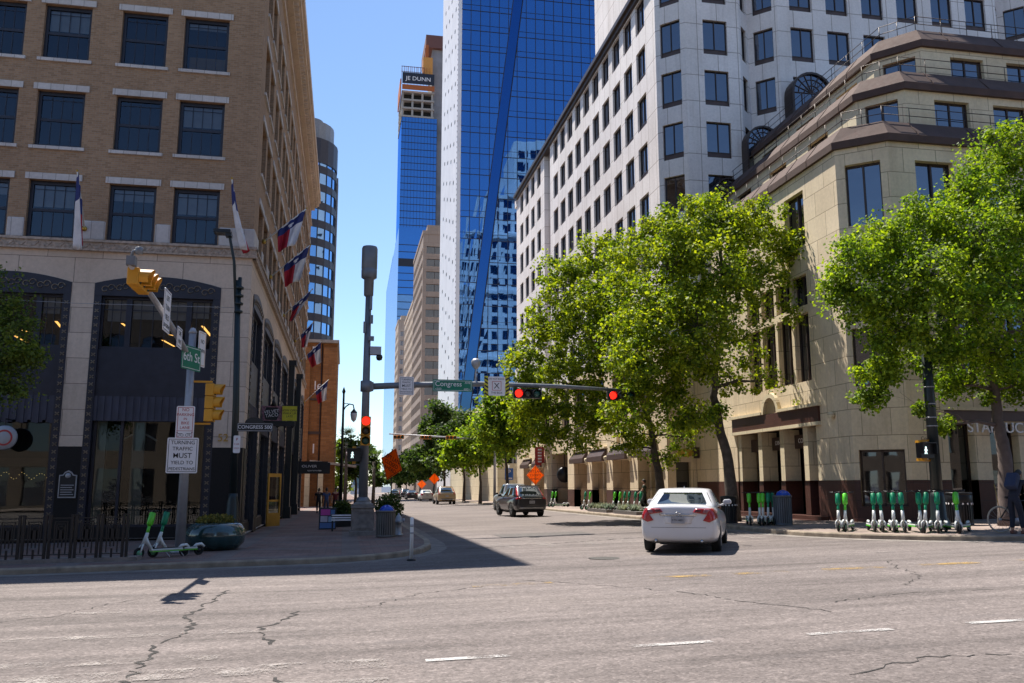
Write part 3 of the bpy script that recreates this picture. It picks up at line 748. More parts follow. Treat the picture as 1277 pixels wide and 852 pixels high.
# ------------------------------------------------------------------ cream corner building with stepped terraces (right)
NX = 17.69
nb = thing('terraced_building', 'cream stone corner building with three brown stepped terraces behind the right-hand trees', 'building', (NX,28.3,.4))
nlo = (NX,42.40); nco = (NX,28.3); nfo = (19.1,27.1); A_CH = math.atan2(-1.2,1.41); CW = math.hypot(1.2,1.41)
w = MB(); sp = []
bigw = [(6.35+i*1.36, 7.51+i*1.36) for i in range(4)]
lh = [(10.13,11.69,11.16,13.4),(4.6,6.1,11.16,13.4),(4.75,11.9,.2,4.10,1.3)]
for a,b in bigw: lh += [(a,b,5.75,8.45),(a,b,8.75,10.0)]; sp += [(nlo,A_LEFT,a,5.75,b-a,2.7,'strip'),(nlo,A_LEFT,a,8.75,b-a,1.25,'strip')]
sp += [(nlo,A_LEFT,10.13,11.16,1.56,2.24,'strip'),(nlo,A_LEFT,4.6,11.16,1.5,2.24,'strip')]
facade(w, nlo, A_LEFT, 0, 14.1, 1.9, 14.1, lh, .3)
ch = [(.18,1.67,1.0,2.95,.35),(.2,1.5,5.2,7.3),(.32,1.55,11.1,13.45)]
facade(w, nco, A_CH, 0, CW, 1.9, 14.1, ch, .3)
sp += [(nco,A_CH,.2,5.2,1.3,2.1,'strip'),(nco,A_CH,.32,11.1,1.23,2.35,'strip')]
rh = [(1.5,2.55,.2,3.87,.5),(3.15,4.3,.2,3.87,.5),(5.2,8.5,.2,3.87,.5)]
for x in (1.05,3.4,6.0,8.6,11.2): rh += [(x,x+1.55,11.35,13.45),(x+.4,x+1.95,5.3,8.2)]; sp += [(nfo,0,x,11.35,1.55,2.1,'strip'),(nfo,0,x+.4,5.3,1.55,2.9,'strip')]
facade(w, nfo, 0, 0, 41, 1.9, 14.1, rh, .3)
w.box(NX+.6,60,42.1,42.4,0,14)
mk('stone_wall', w, M['cream'], nb, world=True)
g = MB()
facade(g, (NX-.02,42.40), A_LEFT, 0, 14.12, -.4, 1.895, [(4.75,11.9,-.4,1.9,1.3)], .3)
facade(g, (nco[0]-.015,nco[1]-.015), A_CH, 0, CW+.02, -.4, 1.895, [(.18,1.67,1.0,1.9,.35)], .3)
facade(g, (nfo[0],nfo[1]-.02), 0, 0, 41, -.4, 1.895, [(a,b,-.4,1.9,.5) for a,b in ((1.5,2.55),(3.15,4.3),(5.2,8.5))], .3)
mk('granite_base', g, M['red_granite'], nb, world=True)
# lower chamfer window and shopfront glass
def shop(o, a, u0, u1, z0, z1, dep, n, nm='shop_window'):
    f = MB()
    for i in range(n+1):
        x = u0+(u1-u0-.06)*i/n; hbox(f,o,a,x,x+.06,dep-.1,dep,z0,z1)
    hbox(f,o,a,u0,u1,dep-.1,dep,z1-.08,z1); hbox(f,o,a,u0,u1,dep-.1,dep,z0,z0+.1)
    s = mk(nm, f, M['bronze'], nb, world=True)
    p = MB(); p.quad(*[fw(o,a,u,dep-.03,z) for u,z in ((u0,z0),(u1,z0),(u1,z1),(u0,z1))]); mk('pane', p, M['shop_dark'], s, world=True)
shop(nco,A_CH,.18,1.67,1.0,2.95,.3,2)
for a,b in ((1.5,2.55),(3.15,4.3),(5.2,8.5)): shop(nfo,0,a,b,.55,3.87,.45,1 if b-a < 2 else 3)
hd = MB(); hbox(hd,nfo,0,1.35,9,-.06,.1,3.95,4.3); mk('shop_header', hd, M['spandrel'], nb, world=True)
hd = MB(); hbox(hd,nfo,0,1.28,9,-.12,.1,4.305,4.42); hbox(hd,nfo,0,1.22,1.36,-.08,.1,3.6,4.30); mk('moulding', hd, M['cream_pale'], nb, world=True)
text('lettering', 'STARBUCKS', .52, M['sign_white'], nb, (5.0,-1.33,3.30), 0, ext=.02, space=1)
text('engraved_letters', 'Congress\nAvenue', .17, M['spandrel'], nb, (2.17,-1.204,2.83), 0, ext=.002)
# portal on the street side: frieze, arch cap, pilasters, doors
po = MB(); hbox(po,nlo,A_LEFT,4.5,12.05,-.10,.15,4.12,4.70); mk('frieze', po, M['red_granite'], nb, world=True)
po = MB(); hbox(po,nlo,A_LEFT,4.35,7.55,-.2,.15,4.705,4.82); hbox(po,nlo,A_LEFT,9.05,12.2,-.2,.15,4.705,4.82); hbox(po,nlo,A_LEFT,4.45,12.1,-.14,.1,3.98,4.115)
for i in range(12):
    t0,t1 = PI*i/12,PI*(i+1)/12; c = 8.3
    P = [fw(nlo,A_LEFT,c-r*math.cos(t),v,4.705+r*1.15*math.sin(t)) for v in (-.16,.1) for r,t in ((.58,t0),(.75,t0),(.75,t1),(.58,t1))]
    po.add(P, [(0,1,2,3),(7,6,5,4),(1,5,6,2),(0,3,7,4),(0,4,5,1),(3,2,6,7)])
mk('portal_moulding', po, M['cream_pale'], nb, world=True)
for u in (4.75,6.75,8.7,10.6,11.6):
    pi = MB(); pg = MB()
    ww = .34 if u < 11.5 else .3
    hbox(pi,nlo,A_LEFT,u,u+ww,.05,.75,1.9,3.975); hbox(pg,nlo,A_LEFT,u-.02,u+ww+.02,.03,.77,.2,1.895)
    mk('pilaster', pi, M['cream_pale'], nb, world=True); mk('pilaster_base', pg, M['red_granite'], nb, world=True)
dd = MB(); hbox(dd,nlo,A_LEFT,4.75,11.9,1.2,1.28,.2,4.1); mk('dark_entrance', dd, M['room'], nb, world=True)
for u0,u1 in ((5.1,6.75),(7.1,8.7),(9.05,10.6),(10.95,11.6)):
    f = MB(); hbox(f,nlo,A_LEFT,u0,u1,.85,.95,.45,.6); hbox(f,nlo,A_LEFT,u0,u1,.85,.95,3.0,3.15)
    for x in (u0,(u0+u1)/2-.03,u1-.06): hbox(f,nlo,A_LEFT,x,x+.06,.85,.95,.6,3.0)
    s = mk('door', f, M['bronze'], nb, world=True)
    p = MB(); p.quad(*[fw(nlo,A_LEFT,u,.9,z) for u,z in ((u0,.6),(u1,.6),(u1,3.0),(u0,3.0))]); mk('pane', p, M['shop_dark'], s, world=True)
    p = MB(); hbox(p,nlo,A_LEFT,u0+.05,u1-.05,.5,.6,3.2,3.75); mk('transom_board', p, M['spandrel'], nb, world=True)
L = Vector((NX,28.3,.4))
for u,tx in ((7.9,'DINING'),(9.85,'COFFEE')):
    q = fw(nlo,A_LEFT,u,.492,3.5); text('lettering', tx, .26, M['sign_white'], nb, tuple(Vector(q)-L), A_LEFT, ext=.004)
st = MB()
for i in range(2): hbox(st,nlo,A_LEFT,4.4,12.3,-.35-.35*(1-i)+.01,.6,-.2,.44+.14*i)
mk('entrance_step', st, M['red_granite'], nb, world=True)
sc_ = MB(); q = Vector(fw(nlo,A_LEFT,13.0,-.12,4.25)); sc_.lathe([(0,-.12),(.10,-.08),(.14,.02),(.12,.12),(0,.14)], q, 12); mk('wall_lamp', sc_, M['cream_pale'], nb, world=True)
place_windows(nb, sp, 100)
# terraces
def outline(l, r): return [(l[0],42.3),(l[0],l[1]),(r[0],r[1]),(62,r[1])]
def push(pl, d):
    """move the outline outward by d"""
    (x0,y0),(x1,y1),(x2,y2),(x3,y3) = pl
    k1 = math.tan(math.atan2(x2-x1,-(y2-y1))/2)
    return [(x0-d,y0),(x1-d,y1-d*.35),(x2-d*.38,y2-d),(x3,y3-d)]
tiers = [((NX,28.3),(19.1,27.1),14.1),((19.25,29.15),(20.45,27.8),16.55),((20.75,30.0),(21.95,28.6),18.85)]
def ring(mb, pa, za, pb, zb):
    for i in range(3): mb.quad((*pa[i],za),(*pa[i+1],za),(*pb[i+1],zb),(*pb[i],zb))
for ti, (l, r, z) in enumerate(tiers):
    o = outline(l, r); b = MB(); e0 = push(o,.14); e1 = push(o,-.42); inn = push(o,-3.2)
    ring(b, o, z, e0, z); ring(b, e0, z, e0, z+.28); ring(b, e0, z+.28, push(o,.12), z+.29); ring(b, push(o,.12), z+.29, e1, z+.98); ring(b, e1, z+.98, push(o,-.6), z+.98); ring(b, push(o,-.6), z+.98, push(o,-.6), z+.75); ring(b, push(o,-.6), z+.75, inn, z+.75)
    for k in range(9):                          # panel joints
        yy = o[0][1]-1-k*1.6
        if yy > o[1][1]+.3: b.bar((e0[0][0]-.004,yy,z+.02),(e0[0][0]-.004,yy,z+.28),.02); b.bar((e0[0][0],yy,z+.3),(e1[0][0],yy,z+.99),.02)
    for k in range(12):
        xx = o[2][0]+1.2+k*2.4; b.bar((xx,e0[2][1],z+.3),(xx,e1[2][1],z+.99),.025)
    mk('terrace_parapet', b, M['parapet'], nb, world=True)
    rl = MB(); pr = push(o,-.5)
    for i in range(3):
        A, B = Vector((*pr[i],0)), Vector((*pr[i+1],0)); n = max(2,int((B-A).length/1.15)) if i != 1 else 2
        for zz in (z+1.30,z+1.62): rl.tube([A+Vector((0,0,zz)),B+Vector((0,0,zz))], .015, 6)
        for k in range(n+1): q = A.lerp(B,k/n); rl.tube([q+Vector((0,0,z+.95)),q+Vector((0,0,z+1.62))], .015, 6)
    mk('railing', rl, M['bronze'], nb, world=True)
    if ti < 2:
        l2, r2, z2 = tiers[ti+1]; wl = MB(); sp2 = []; z0 = z+.75
        lo = (l2[0],42.3); hh = [(u,u+1.6,z0+.35,z2-.35) for u in (2.5,6.0,9.5)]
        facade(wl, lo, A_LEFT, 0, 42.3-l2[1], z0, z2, hh, .2)
        ac = math.atan2(r2[1]-l2[1], r2[0]-l2[0]); cw = math.hypot(r2[1]-l2[1], r2[0]-l2[0]); hc = [(.35,cw-.25,z0+.3,z2-.3)]
        facade(wl, l2, ac, 0, cw, z0, z2, hc, .2)
        hr = [(1.25+k*2.55,2.75+k*2.55,z0+.3,z2-.3) for k in range(8)]
        facade(wl, r2, 0, 0, 40, z0, z2, hr, .2)
        mk('terrace_wall', wl, M['cream_pale'], nb, world=True)
        sp2 = [(lo,A_LEFT,a,c,b-a,d-c,'band') for a,b,c,d in hh]+[(l2,ac,a,c,b-a,d-c,'band') for a,b,c,d in hc]+[(r2,0,a,c,b-a,d-c,'band') for a,b,c,d in hr]
        place_windows(nb, sp2, 40)
rf = MB(); rf.box(22.5,61,31,42,19.3,19.6); mk('roof', rf, M['concrete'], nb, world=True)
cr = MB(); cr.box(NX+2.2,61,29.8,42,-.3,13.9); mk('dark_core', cr, M['room'], nb, world=True)

# ------------------------------------------------------------------ white grid tower over a cream arcade
TX, TY, TE = 16.13, 42.48, 82.2
tw = thing('office_tower', 'white stone tower with a grid of dark windows on a cream arcade base', 'building', (TX,TY,.3))
tlo = (TX,TE); U = lambda y: TE-y
rowz = [9.98,12.95,15.92,18.88,21.82,24.75,27.75]
cols = [44.15+2.32*k for k in range(10)]
cols2 = [71.3+2.55*k for k in range(4)]
w = MB(); sp = []; hl = []
for z in rowz:
    for y in cols: hl.append((U(y+1.53),U(y),z,z+1.9)); sp.append((tlo,A_LEFT,U(y+1.53),z,1.53,1.9,'office'))
    for y in cols2: hl.append((U(y+1.45),U(y),z,z+1.9)); sp.append((tlo,A_LEFT,U(y+1.45),z,1.45,1.9,'office'))
hl.append((U(69.9),U(67.7),9.3,30.0,.9))
facade(w, tlo, A_LEFT, 0, TE-TY, 9.3, 30.0, hl, .2)
nlo2 = (TX+.9,TE)
facade(w, nlo2, A_LEFT, U(69.9), U(67.7), 9.3, 30.0, [(U(69.5),U(68.3),z,z+1.9) for z in rowz], .2)
for z in rowz: sp.append((nlo2,A_LEFT,U(69.5),z,1.2,1.9,'office'))
fz = rowz+[30.7,33.6,36.5,39.4,42.3,45.2,48.1]; TT = 52.
fa = (TX,TY); fb = (17.35,41.26); fc = (20.5,41.26); fd = (21.55,42.31); fe = (22.75,41.11); fg = (36.6,41.11); fh = (37.7,42.2); fi = (38.9,41.0); fj = (60,41.0)
def seg(p, q, wins, z0=9.3, z1=TT, kind='office'):
    a = math.atan2(q[1]-p[1],q[0]-p[0]); ln = math.hypot(q[0]-p[0],q[1]-p[1])
    facade(w, p, a, 0, ln, z0, z1, [(u0,u1,z,z+2.0) for u0,u1 in wins for z in fz if z+2 < z1], .2)
    for u0,u1 in wins:
        for z in fz:
            if z+2 < z1: sp.append((p,a,u0,z,u1-u0,2.0,kind))
seg(fa,fb,[(.28,1.45)]); seg(fb,fc,[(1.05,2.45)]); seg(fc,fd,[(.35,1.15)]); seg(fd,fe,[(.3,1.4)])
seg(fe,fg,[(.75+2.22*k,2.1+2.22*k) for k in range(6)]); seg(fg,fh,[(.4,1.2)]); seg(fh,fi,[(.3,1.4)]); seg(fi,fj,[(.8+2.3*k,2.2+2.3*k) for k in range(8)])
# tall slab rising behind the ledge; its rear is what the blue glass mirrors
SX, SY, SE, ST = 25.2, 60.0, TE, 58.
ulo = (SX,SE); uh = []
for z in fz[7:]:
    for k in range(8): u = 1+k*2.6; uh.append((u,u+1.5,z,z+2.0)); sp.append((ulo,A_LEFT,u,z,1.5,2.0,'office'))
facade(w, ulo, A_LEFT, 0, SE-SY, 30.0, ST, uh, .2)
w.quad((SX,SY,30),(60,SY,30),(60,SY,ST),(SX,SY,ST)); w.quad((SX,SY,ST),(60,SY,ST),(60,SE,ST),(SX,SE,ST))
rg = MB()
def rear(x0, x1, y, z0, z1):
    hs = []; z = z0+.9
    while z+2 < z1:
        n = max(1,int((x1-x0-1)/2.3))
        for i in range(n): u = .7+i*(x1-x0-1)/n; hs.append((u,u+1.45,z,z+2.0))
        z += 2.95
    facade(w,(x1,y),PI,0,x1-x0,z0,z1,hs,.25); rg.quad((x1-.1,y-.22,z0),(x0+.1,y-.22,z0),(x0+.1,y-.22,z1-.2),(x1-.1,y-.22,z1-.2))
rear(TX,60,TE,0,30); rear(SX,60,SE,30,ST); rear(31,60,SE-2,ST,68); rear(37,60,SE-4,68,82)
w.box(31,60,SY+2,SE-2.3,ST,67.9); w.box(37,60,SY+4,SE-4.3,68,81.9)
for x0,y,z in ((SX,SE,ST-.9),(SX,SE,44),(31,SE-2,67.1),(TX,TE,29.1),(TX,TE,12)): w.box(x0-.1,60.1,y-.5,y+.45,z,z+.8)
w.quad((TX,TE,30),(TX,54.2,30),(60,54.2,30),(60,TE,30)); w.quad((TX,TY,TT),(60,TY,TT),(60,54,TT),(TX,54,TT))
w.quad((TX,TY,30),(TX,54,30),(TX,54,TT),(TX,TY,TT))
mk('precast_wall', w, M['precast'], tw, world=True)
place_windows(tw, sp, 100); mk('rear_glass', rg, M['win_dark'], tw, world=True)
lg = MB(); hbox(lg,tlo,A_LEFT,0,TE-TY+.2,-.35,.3,30.02,30.3); hbox(lg,tlo,A_LEFT,0,TE-TY+.1,-.18,.3,29.75,30.015); mk('ledge', lg, M['bronze'], tw, world=True)
cr = MB(); cr.box(TX+1.6,59,44,TE-.6,0,29.6); cr.box(SX+1,59,SY+1,SE-1,29,57); mk('dark_core', cr, M['room'], tw, world=True)
# cream arcade base
bays = [(44.1,47.1),(48.5,51.8),(53.1,56.4),(57.6,61.0),(70.6,74.0),(75.6,79.0)]; gate = (62.8,67.9)
w = MB(); hl = [(U(b),U(a),.0,3.25,1.3) for a,b in bays]+[(U(gate[1]),U(gate[0]),0,4.15,3.0)]; sp = []
up = [(44.3,46.9),(48.8,51.5),(53.4,56.1),(57.9,60.7),(62.2,64.6),(65.6,66.9),(68.6,70.8),(72.4,74.6),(76.4,79)]
for a,b in up: hl.append((U(b),U(a),5.95,8.6)); sp.append((tlo,A_LEFT,U(b),5.95,b-a,2.65,'triple'))
facade(w, tlo, A_LEFT, 0, TE-TY, 1.45, 9.3, hl, .3)
facade(w, (TX,TY), 0, 0, NX-TX+3, 1.45, 9.3, [(.45,1.25,1.0,2.9)], .3)
mk('arcade_wall', w, M['cream'], tw, world=True)
g = MB(); facade(g, (TX-.02,TE), A_LEFT, 0, TE-TY+.02, -.5, 1.445, [(h[0],h[1],-.5,1.45,.5) for h in hl[:7]], .3)
facade(g, (TX,TY-.02), 0, 0, NX-TX, -.5, 1.445, [(.45,1.25,1.0,1.445)], .3); mk('granite_base', g, M['red_granite'], tw, world=True)
dk = MB(); dk.box(TX+.4,TX+1.3,TY+.28,TY+.32,1,2.9); mk('dark_window', dk, M['shop_dark'], tw, world=True)
place_windows(tw, sp, 20)
for i,(a,b) in enumerate(bays):
    bk = MB(); bk.box(TX+1.22,TX+1.3,a-.1,b+.1,1.0,3.3); mk('bay_back', bk, M['cream'], tw, world=True)
    bk = MB(); bk.box(TX+1.19,TX+1.3,a-.1,b+.1,-.3,1.0); mk('bay_base', bk, M['red_granite'], tw, world=True)
    if i in (0,2):
        for y in (a+.9,a+2.2): bk = MB(); bk.box(TX+.5,TX+.8,y,y+.28,-.2,3.25); mk('column', bk, M['cream_pale'], tw, world=True)
        bk = MB(); bk.box(TX+1.15,TX+1.185,a+1.25,a+2.1,.1,2.9); mk('door', bk, M['bronze'], tw, world=True)
    aw = MB(); aw.add([(TX-.02,a-.1,4.0),(TX-.02,b+.1,4.0),(TX-.35,b+.1,3.55),(TX-.35,a-.1,3.55),(TX-.35,a-.1,3.25),(TX-.35,b+.1,3.25),(TX+.05,b+.1,3.25),(TX+.05,a-.1,3.25)],
        [(0,1,2,3),(3,2,5,4),(4,5,6,7),(0,3,4,7),(1,6,5,2)]); mk('awning', aw, M['spandrel'], tw, world=True)
    c = (a+b)/2; ar = MB()
    hbox(ar,tlo,A_LEFT,U(b)-.2,U(a)+.2,-.2,.1,4.03,4.14)
    for k in range(10):
        t0,t1 = PI*k/10,PI*(k+1)/10
        P = [(TX-v,c-r*math.cos(t),4.145+r*1.5*math.sin(t)) for v in (.14,-.1) for r,t in ((.40,t0),(.56,t0),(.56,t1),(.40,t1))]
        ar.add(P, [(3,2,1,0),(4,5,6,7),(1,2,6,5),(4,7,3,0),(0,1,5,4),(3,7,6,2)])
    ar.box(TX-.12,TX+.05,c-.12,c+.12,4.9,5.12); mk('arch_moulding', ar, M['cream_pale'], tw, world=True)
    ar = MB(); ar.lathe([(0,-.30),(.10,-.2),(.17,.1),(.13,.16),(0,.2)], (TX-.2,a-.62,3.35), 10); ar.bar((TX,a-.62,3.3),(TX-.2,a-.62,3.3),.05); mk('wall_lamp', ar, M['cream_pale'], tw, world=True)
gb2 = MB(); gb2.box(TX+2.9,TX+3,gate[0]-.2,gate[1]+.2,0,4.3); mk('gate_back', gb2, M['cream'], tw, world=True)
gb2 = MB(); gb2.lathe([(0,-.25),(.55,-.2),(.62,0),(.55,.2),(0,.25)],(TX+.5,65.8,2.55),16,'y'); gb2.bar((TX+.5,65.8,3.1),(TX+.5,65.8,4.15),.06); mk('round_lantern', gb2, M['black_paint'], tw, world=True)
# half-round glazed bays on the front
def arched_bay(x0, x1, zt, y):
    r = (x1-x0)/2; c = (x0+x1)/2; zs_ = zt-r; b = MB(); n = 12
    pts = [(c-r*math.cos(PI*i/n), zs_+r*math.sin(PI*i/n)) for i in range(n+1)]
    for i in range(n):
        (xa,za),(xb,zb) = pts[i],pts[i+1]; k = .90
        ia,iza,ib,izb = c+(xa-c)*k,zs_+(za-zs_)*k,c+(xb-c)*k,zs_+(zb-zs_)*k
        b.quad((xa,y,za),(xb,y,zb),(ib,y,izb),(ia,y,iza)); b.quad((xa,y,za),(xa,y+1.3,za),(xb,y+1.3,zb),(xb,y,zb)); b.quad((ia,y,iza),(ib,y,izb),(ib,y+.2,izb),(ia,y+.2,iza))
    for s,x in ((1,x0),(-1,x1)): b.box(x,x+s*r*.1,y,y+1.3,zs_-2.5,zs_)
    f = mk('arched_bay', b, M['bronze'], tw, world=True)
    g = MB(); g.add([(c+(x-c)*.92,y+.12,zs_+(z-zs_)*.92) for x,z in pts]+[(x1-r*.1,y+.12,zs_-2.5),(x0+r*.1,y+.12,zs_-2.5)], [tuple(range(n+3))[::-1]]); mk('pane', g, M['win_dark'], f, world=True)
    m = MB()
    for i in range(1,8): t = PI*i/8; m.bar((c,y+.09,zs_),(c-r*.92*math.cos(t),y+.09,zs_+r*.92*math.sin(t)),.03)
    for rr in (.38,.66):
        m.tube([(c-r*rr*math.cos(PI*i/10),y+.09,zs_+r*rr*math.sin(PI*i/10)) for i in range(11)], .02, 5)
    m.bar((x0,y+.09,zs_),(x1,y+.09,zs_),.04)
    for i in range(1,4): m.bar((x0+(x1-x0)*i/4,y+.09,zs_-2.5),(x0+(x1-x0)*i/4,y+.09,zs_),.03)
    mk('muntins', m, M['spandrel'], f, world=True)
arched_bay(20.35,22.35,20.6,40.6); arched_bay(22.9,25.3,23.7,40.2); arched_bay(18.6,20.0,17.6,40.7)
# oval hanging sign on the notch wall
ov = thing('oval_sign', 'yellow oval sign on a bracket from the cream wall between the two tree trunks', 'sign', (16.9,41.9,3.35))
b = MB(); b.lathe([(0,-.03),(.36,-.03),(.40,0),(.36,.03),(0,.03)],(0,0,0),20,'y'); o = mk('board', b, M['gold'], ov); o.scale = (1.15,1,.55)
b = MB(); b.box(.42,.72,-.05,.05,-.28,.28); b.bar((.5,0,.1),(.5,.6,.1),.05); mk('bracket', b, M['bronze'], ov)
# red blade sign on the arcade
rb = thing('blade_sign', 'red vertical blade sign on the far end of the cream arcade', 'sign', (TX-.45,70.3,4.1))
b = MB(); b.box(-.38,.38,-.08,.08,-.75,.75); mk('board', b, M['sign_red'], rb, bevel=.02)
b = MB(); b.bar((.3,0,.5),(.5,0,.5),.05); b.bar((.3,0,-.5),(.5,0,-.5),.05); mk('bracket', b, M['bronze'], rb)
b = MB()
for k in range(5): b.box(-.16,.16,-.085,-.08,.45-.24*k,.58-.24*k)
mk('white_marks', b, M['sign_white'], rb)
# ------------------------------------------------------------------ blue glass tower with white dotted flank
GX, GY, GE, GT = 16.5, 134.3, 159.0, 150.
gt = thing('glass_tower', 'tall blue mirror-glass tower with a white dotted side wall and a slanting fold', 'skyscraper', (GX,GY,-.5))
def foldx(z): return 17.5+(z-14.7)*(8.3/68.4)          # left edge of the slanting fold
FW = 1.75
def panes(mb, x0f, x1f, y, z0, z1, nx, hz, jit, yr=None):
    z = z0
    while z < z1:
        zt = min(z+hz, z1)
        for i in range(nx):
            a0,a1 = x0f(z)+(x1f(z)-x0f(z))*i/nx, x0f(z)+(x1f(z)-x0f(z))*(i+1)/nx
            b0,b1 = x0f(zt)+(x1f(zt)-x0f(zt))*i/nx, x0f(zt)+(x1f(zt)-x0f(zt))*(i+1)/nx
            t = [random.gauss(0,jit) for _ in range(4)]
            Y = (lambda f: y) if yr is None else (lambda f: y+(yr-y)*f)
            mb.quad((a0,Y(i/nx)+t[0],z),(a1,Y((i+1)/nx)+t[1],z),(b1,Y((i+1)/nx)+t[2],zt),(b0,Y(i/nx)+t[3],zt))
        z = zt
b = MB(); panes(b, lambda z: GX+.6, lambda z: foldx(z)-.02 if z > 12 else GX+.62, GY, 12, GT, 8, 3.6, .004); mk('curtain_wall', b, M['blue_glass'], gt, world=True)
YR = GY+.75
b = MB(); panes(b, lambda z: foldx(z), lambda z: foldx(z)+FW, GY, 12, GT, 1, 3.6, .0, YR); mk('glass_fold', b, M['blue_fold'], gt, world=True)
GM = 62.
b = MB()
z = 12
while z < GT:
    zt = min(z+3.6,GT); n = 30
    for i in range(n):
        f = lambda k, zz: (foldx(zz)+FW)+(GM-foldx(zz)-FW)*k/n
        # vertical panel lines: the grid runs straight, cut by the fold
    z = zt
x = 17.0; cells = []
while x < GM:
    z = 12
    while z < GT:
        xl = foldx(z)+FW; xh = foldx(z+3.6)+FW
        x0, x1 = x, x+1.6
        if x1 > xl:
            a0 = max(x0, xl); a1 = x1; c0 = max(x0, min(xh, x1)); t = [random.gauss(0,.004) for _ in range(4)]
            if a1-a0 > .01 or x1-c0 > .01:
                b.quad((a0,YR+t[0],z),(a1,YR+t[1],z),(a1,YR+t[2],z+3.6),(min(c0,a1),YR+t[3],z+3.6))
        z += 3.6
    x += 1.6
mk('curtain_wall', b, M['blue_glass'], gt, world=True)
b = MB()
x = 17.0
while x < GM:                                          # mullions and slab lines
    zc = 14.7+(x-17.5-FW)*68.4/8.3
    if min(GT,zc) > 12.5: b.box(x-.045,x+.045,YR-.07,YR,12,min(GT,zc))
    if x > 17.2 and 14.7+(x-17.5)*68.4/8.3 < GT: b.box(x-.045,x+.045,GY-.07,GY,max(12,14.7+(x-17.5)*68.4/8.3),GT)
    x += 1.6 if x > 18 else 1.6
z = 12
while z < GT:
    for dz,h_ in ((0,.10),(1.05,.04)):
        b.box(foldx(z+dz)+FW+.05,GM,YR-.06,YR,z+dz,z+dz+h_); 
        if foldx(z+dz)-.1 > GX+.6: b.box(GX+.6,foldx(z+dz)-.05,GY-.06,GY,z+dz,z+dz+h_)
    z += 3.6
b.bar((foldx(12)+FW,YR-.03,12),(foldx(GT)+FW,YR-.03,GT),.12); b.bar((foldx(12),GY-.03,12),(foldx(GT),GY-.03,GT),.12)
mk('mullions', b, M['navy_metal'], gt, world=True)
def m_white_metal():
    k = N('white_metal_panel'); v, z = wallvec(k, -1); s = k.n('SeparateXYZ', {'Vector':k.pos()})
    fx = k.math('FRACT', k.math('MULTIPLY', s.outputs[1], 1/1.5)); l = k.math('LESS_THAN', fx, .06)
    c = k.mix(k.math('MULTIPLY', l, .5), (.74,.72,.73), (.35,.35,.37)); c = k.mix(1, c, k.ramp(k.noise(.3,k.pos(),4),[(.3,.9),(.7,1.05)]), 'MULTIPLY')
    return k.done(c, .45, 0)
M['white_metal'] = m_white_metal()
b = MB(); b.box(GX-.02,GX+.58,GY-.05,GE,0,GT+2); b.box(GX+.58,GM,GE-.3,GE,0,GT); b.box(GX+.58,GM,GY+1.0,GY+1.2,0,12)
mk('white_wall', b, M['white_metal'], gt, world=True)
z = 14.0; k = 0; rest = MB()
while z < 100:                                         # staggered small square openings
    for y in (GY+3+ (k%4)*5.0, GY+3+((k+2)%4)*5.0+1.2):
        b = MB() if k < 50 else rest; b.box(GX-.06,GX-.021,y,y+.75,z,z+.5)
        if k < 50: mk('vent', b, M['sign_black'], gt, world=True)
    z += 1.7; k += 1
z = 12
while z < 110: rest.box(GX-.05,GX-.021,GY+.15,GY+.4,z,z+.25); z += .9
if rest.f: mk('vent', rest, M['sign_black'], gt, world=True)['kind'] = 'stuff'
b = MB(); b.box(GX+.6,GM,GY+1.3,GE-.4,0,GT-.5); mk('dark_core', b, M['room'], gt, world=True)

# ------------------------------------------------------------------ beige and grey blocks further down the right side
def slab_block(name, label, x0, x1, y0, y1, h, wallm, fl, fw_, wz, wx, glassm, z0=-1.5, ff=None):
    t = thing(name, label, 'building', (x0,y0,z0)); w = MB(); g = MB(); rows_ = []; z = 4.0
    while z+fl < h: rows_.append(z); z += fl
    fh_ = []; n = max(1,int((x1-x0-.8)/(ff or fw_))); fx_ = (x1-x0-1.0)/n-.7 if ff else wx
    for z in rows_:
        for i in range(n): u = .8+i*(x1-x0-1.0)/n; fh_.append((u,u+fx_,z,z+wz))
    facade(w,(x0,y0),0,0,x1-x0,z0,h,fh_,.35)
    lh_ = []; m = max(1,int((y1-y0-1)/fw_))
    for z in rows_:
        for i in range(m): u = .7+i*(y1-y0-1.2)/m; lh_.append((u,u+wx,z,z+wz))
    facade(w,(x0,y1),A_LEFT,0,y1-y0,z0,h,lh_,.35)
    w.quad((x1,y0,z0),(x1,y1,z0),(x1,y1,h),(x1,y0,h)); w.quad((x0,y0,h),(x1,y0,h),(x1,y1,h),(x0,y1,h)); w.quad((x0,y1,z0),(x0,y1,h),(x1,y1,h),(x1,y1,z0))
    mk('wall', w, wallm, t, world=True)
    g.quad((x0+.3,y0+.35,z0),(x1-.1,y0+.35,z0),(x1-.1,y0+.35,h-.5),(x0+.3,y0+.35,h-.5)); g.quad((x0+.35,y0+.3,z0),(x0+.35,y1-.1,z0),(x0+.35,y1-.1,h-.5),(x0+.35,y0+.3,h-.5))
    mk('windows', g, glassm, t, world=True)['kind'] = 'stuff'
    f = MB()
    for a in fh_:
        for q in ((.5,) if not ff else (.25,.5,.75)): f.box(x0+a[0]+(a[1]-a[0])*q-.05,x0+a[0]+(a[1]-a[0])*q+.05,y0+.2,y0+.33,a[2],a[3])
    for a in lh_: f.box(x0+.2,x0+.33,y1-(a[0]+a[1])/2-.05,y1-(a[0]+a[1])/2+.05,a[2],a[3])
    mk('window_mullions', f, M['bronze'], t, world=True)
    p = MB(); p.box(x0+1,x1-1,y0+1,y1-1,h,h+2.2); p.box(x0-.15,x1+.1,y0-.15,y1+.1,h-.35,h+.5); mk('parapet', p, wallm, t, world=True)
    return t
slab_block('office_block', 'beige concrete office block with dark window bands left of the white dotted wall', 16.5,26,197,226,60.0,M['pinkbeige'],3.0,2.4,1.75,1.8,M['shop_dark'],ff=4.6)
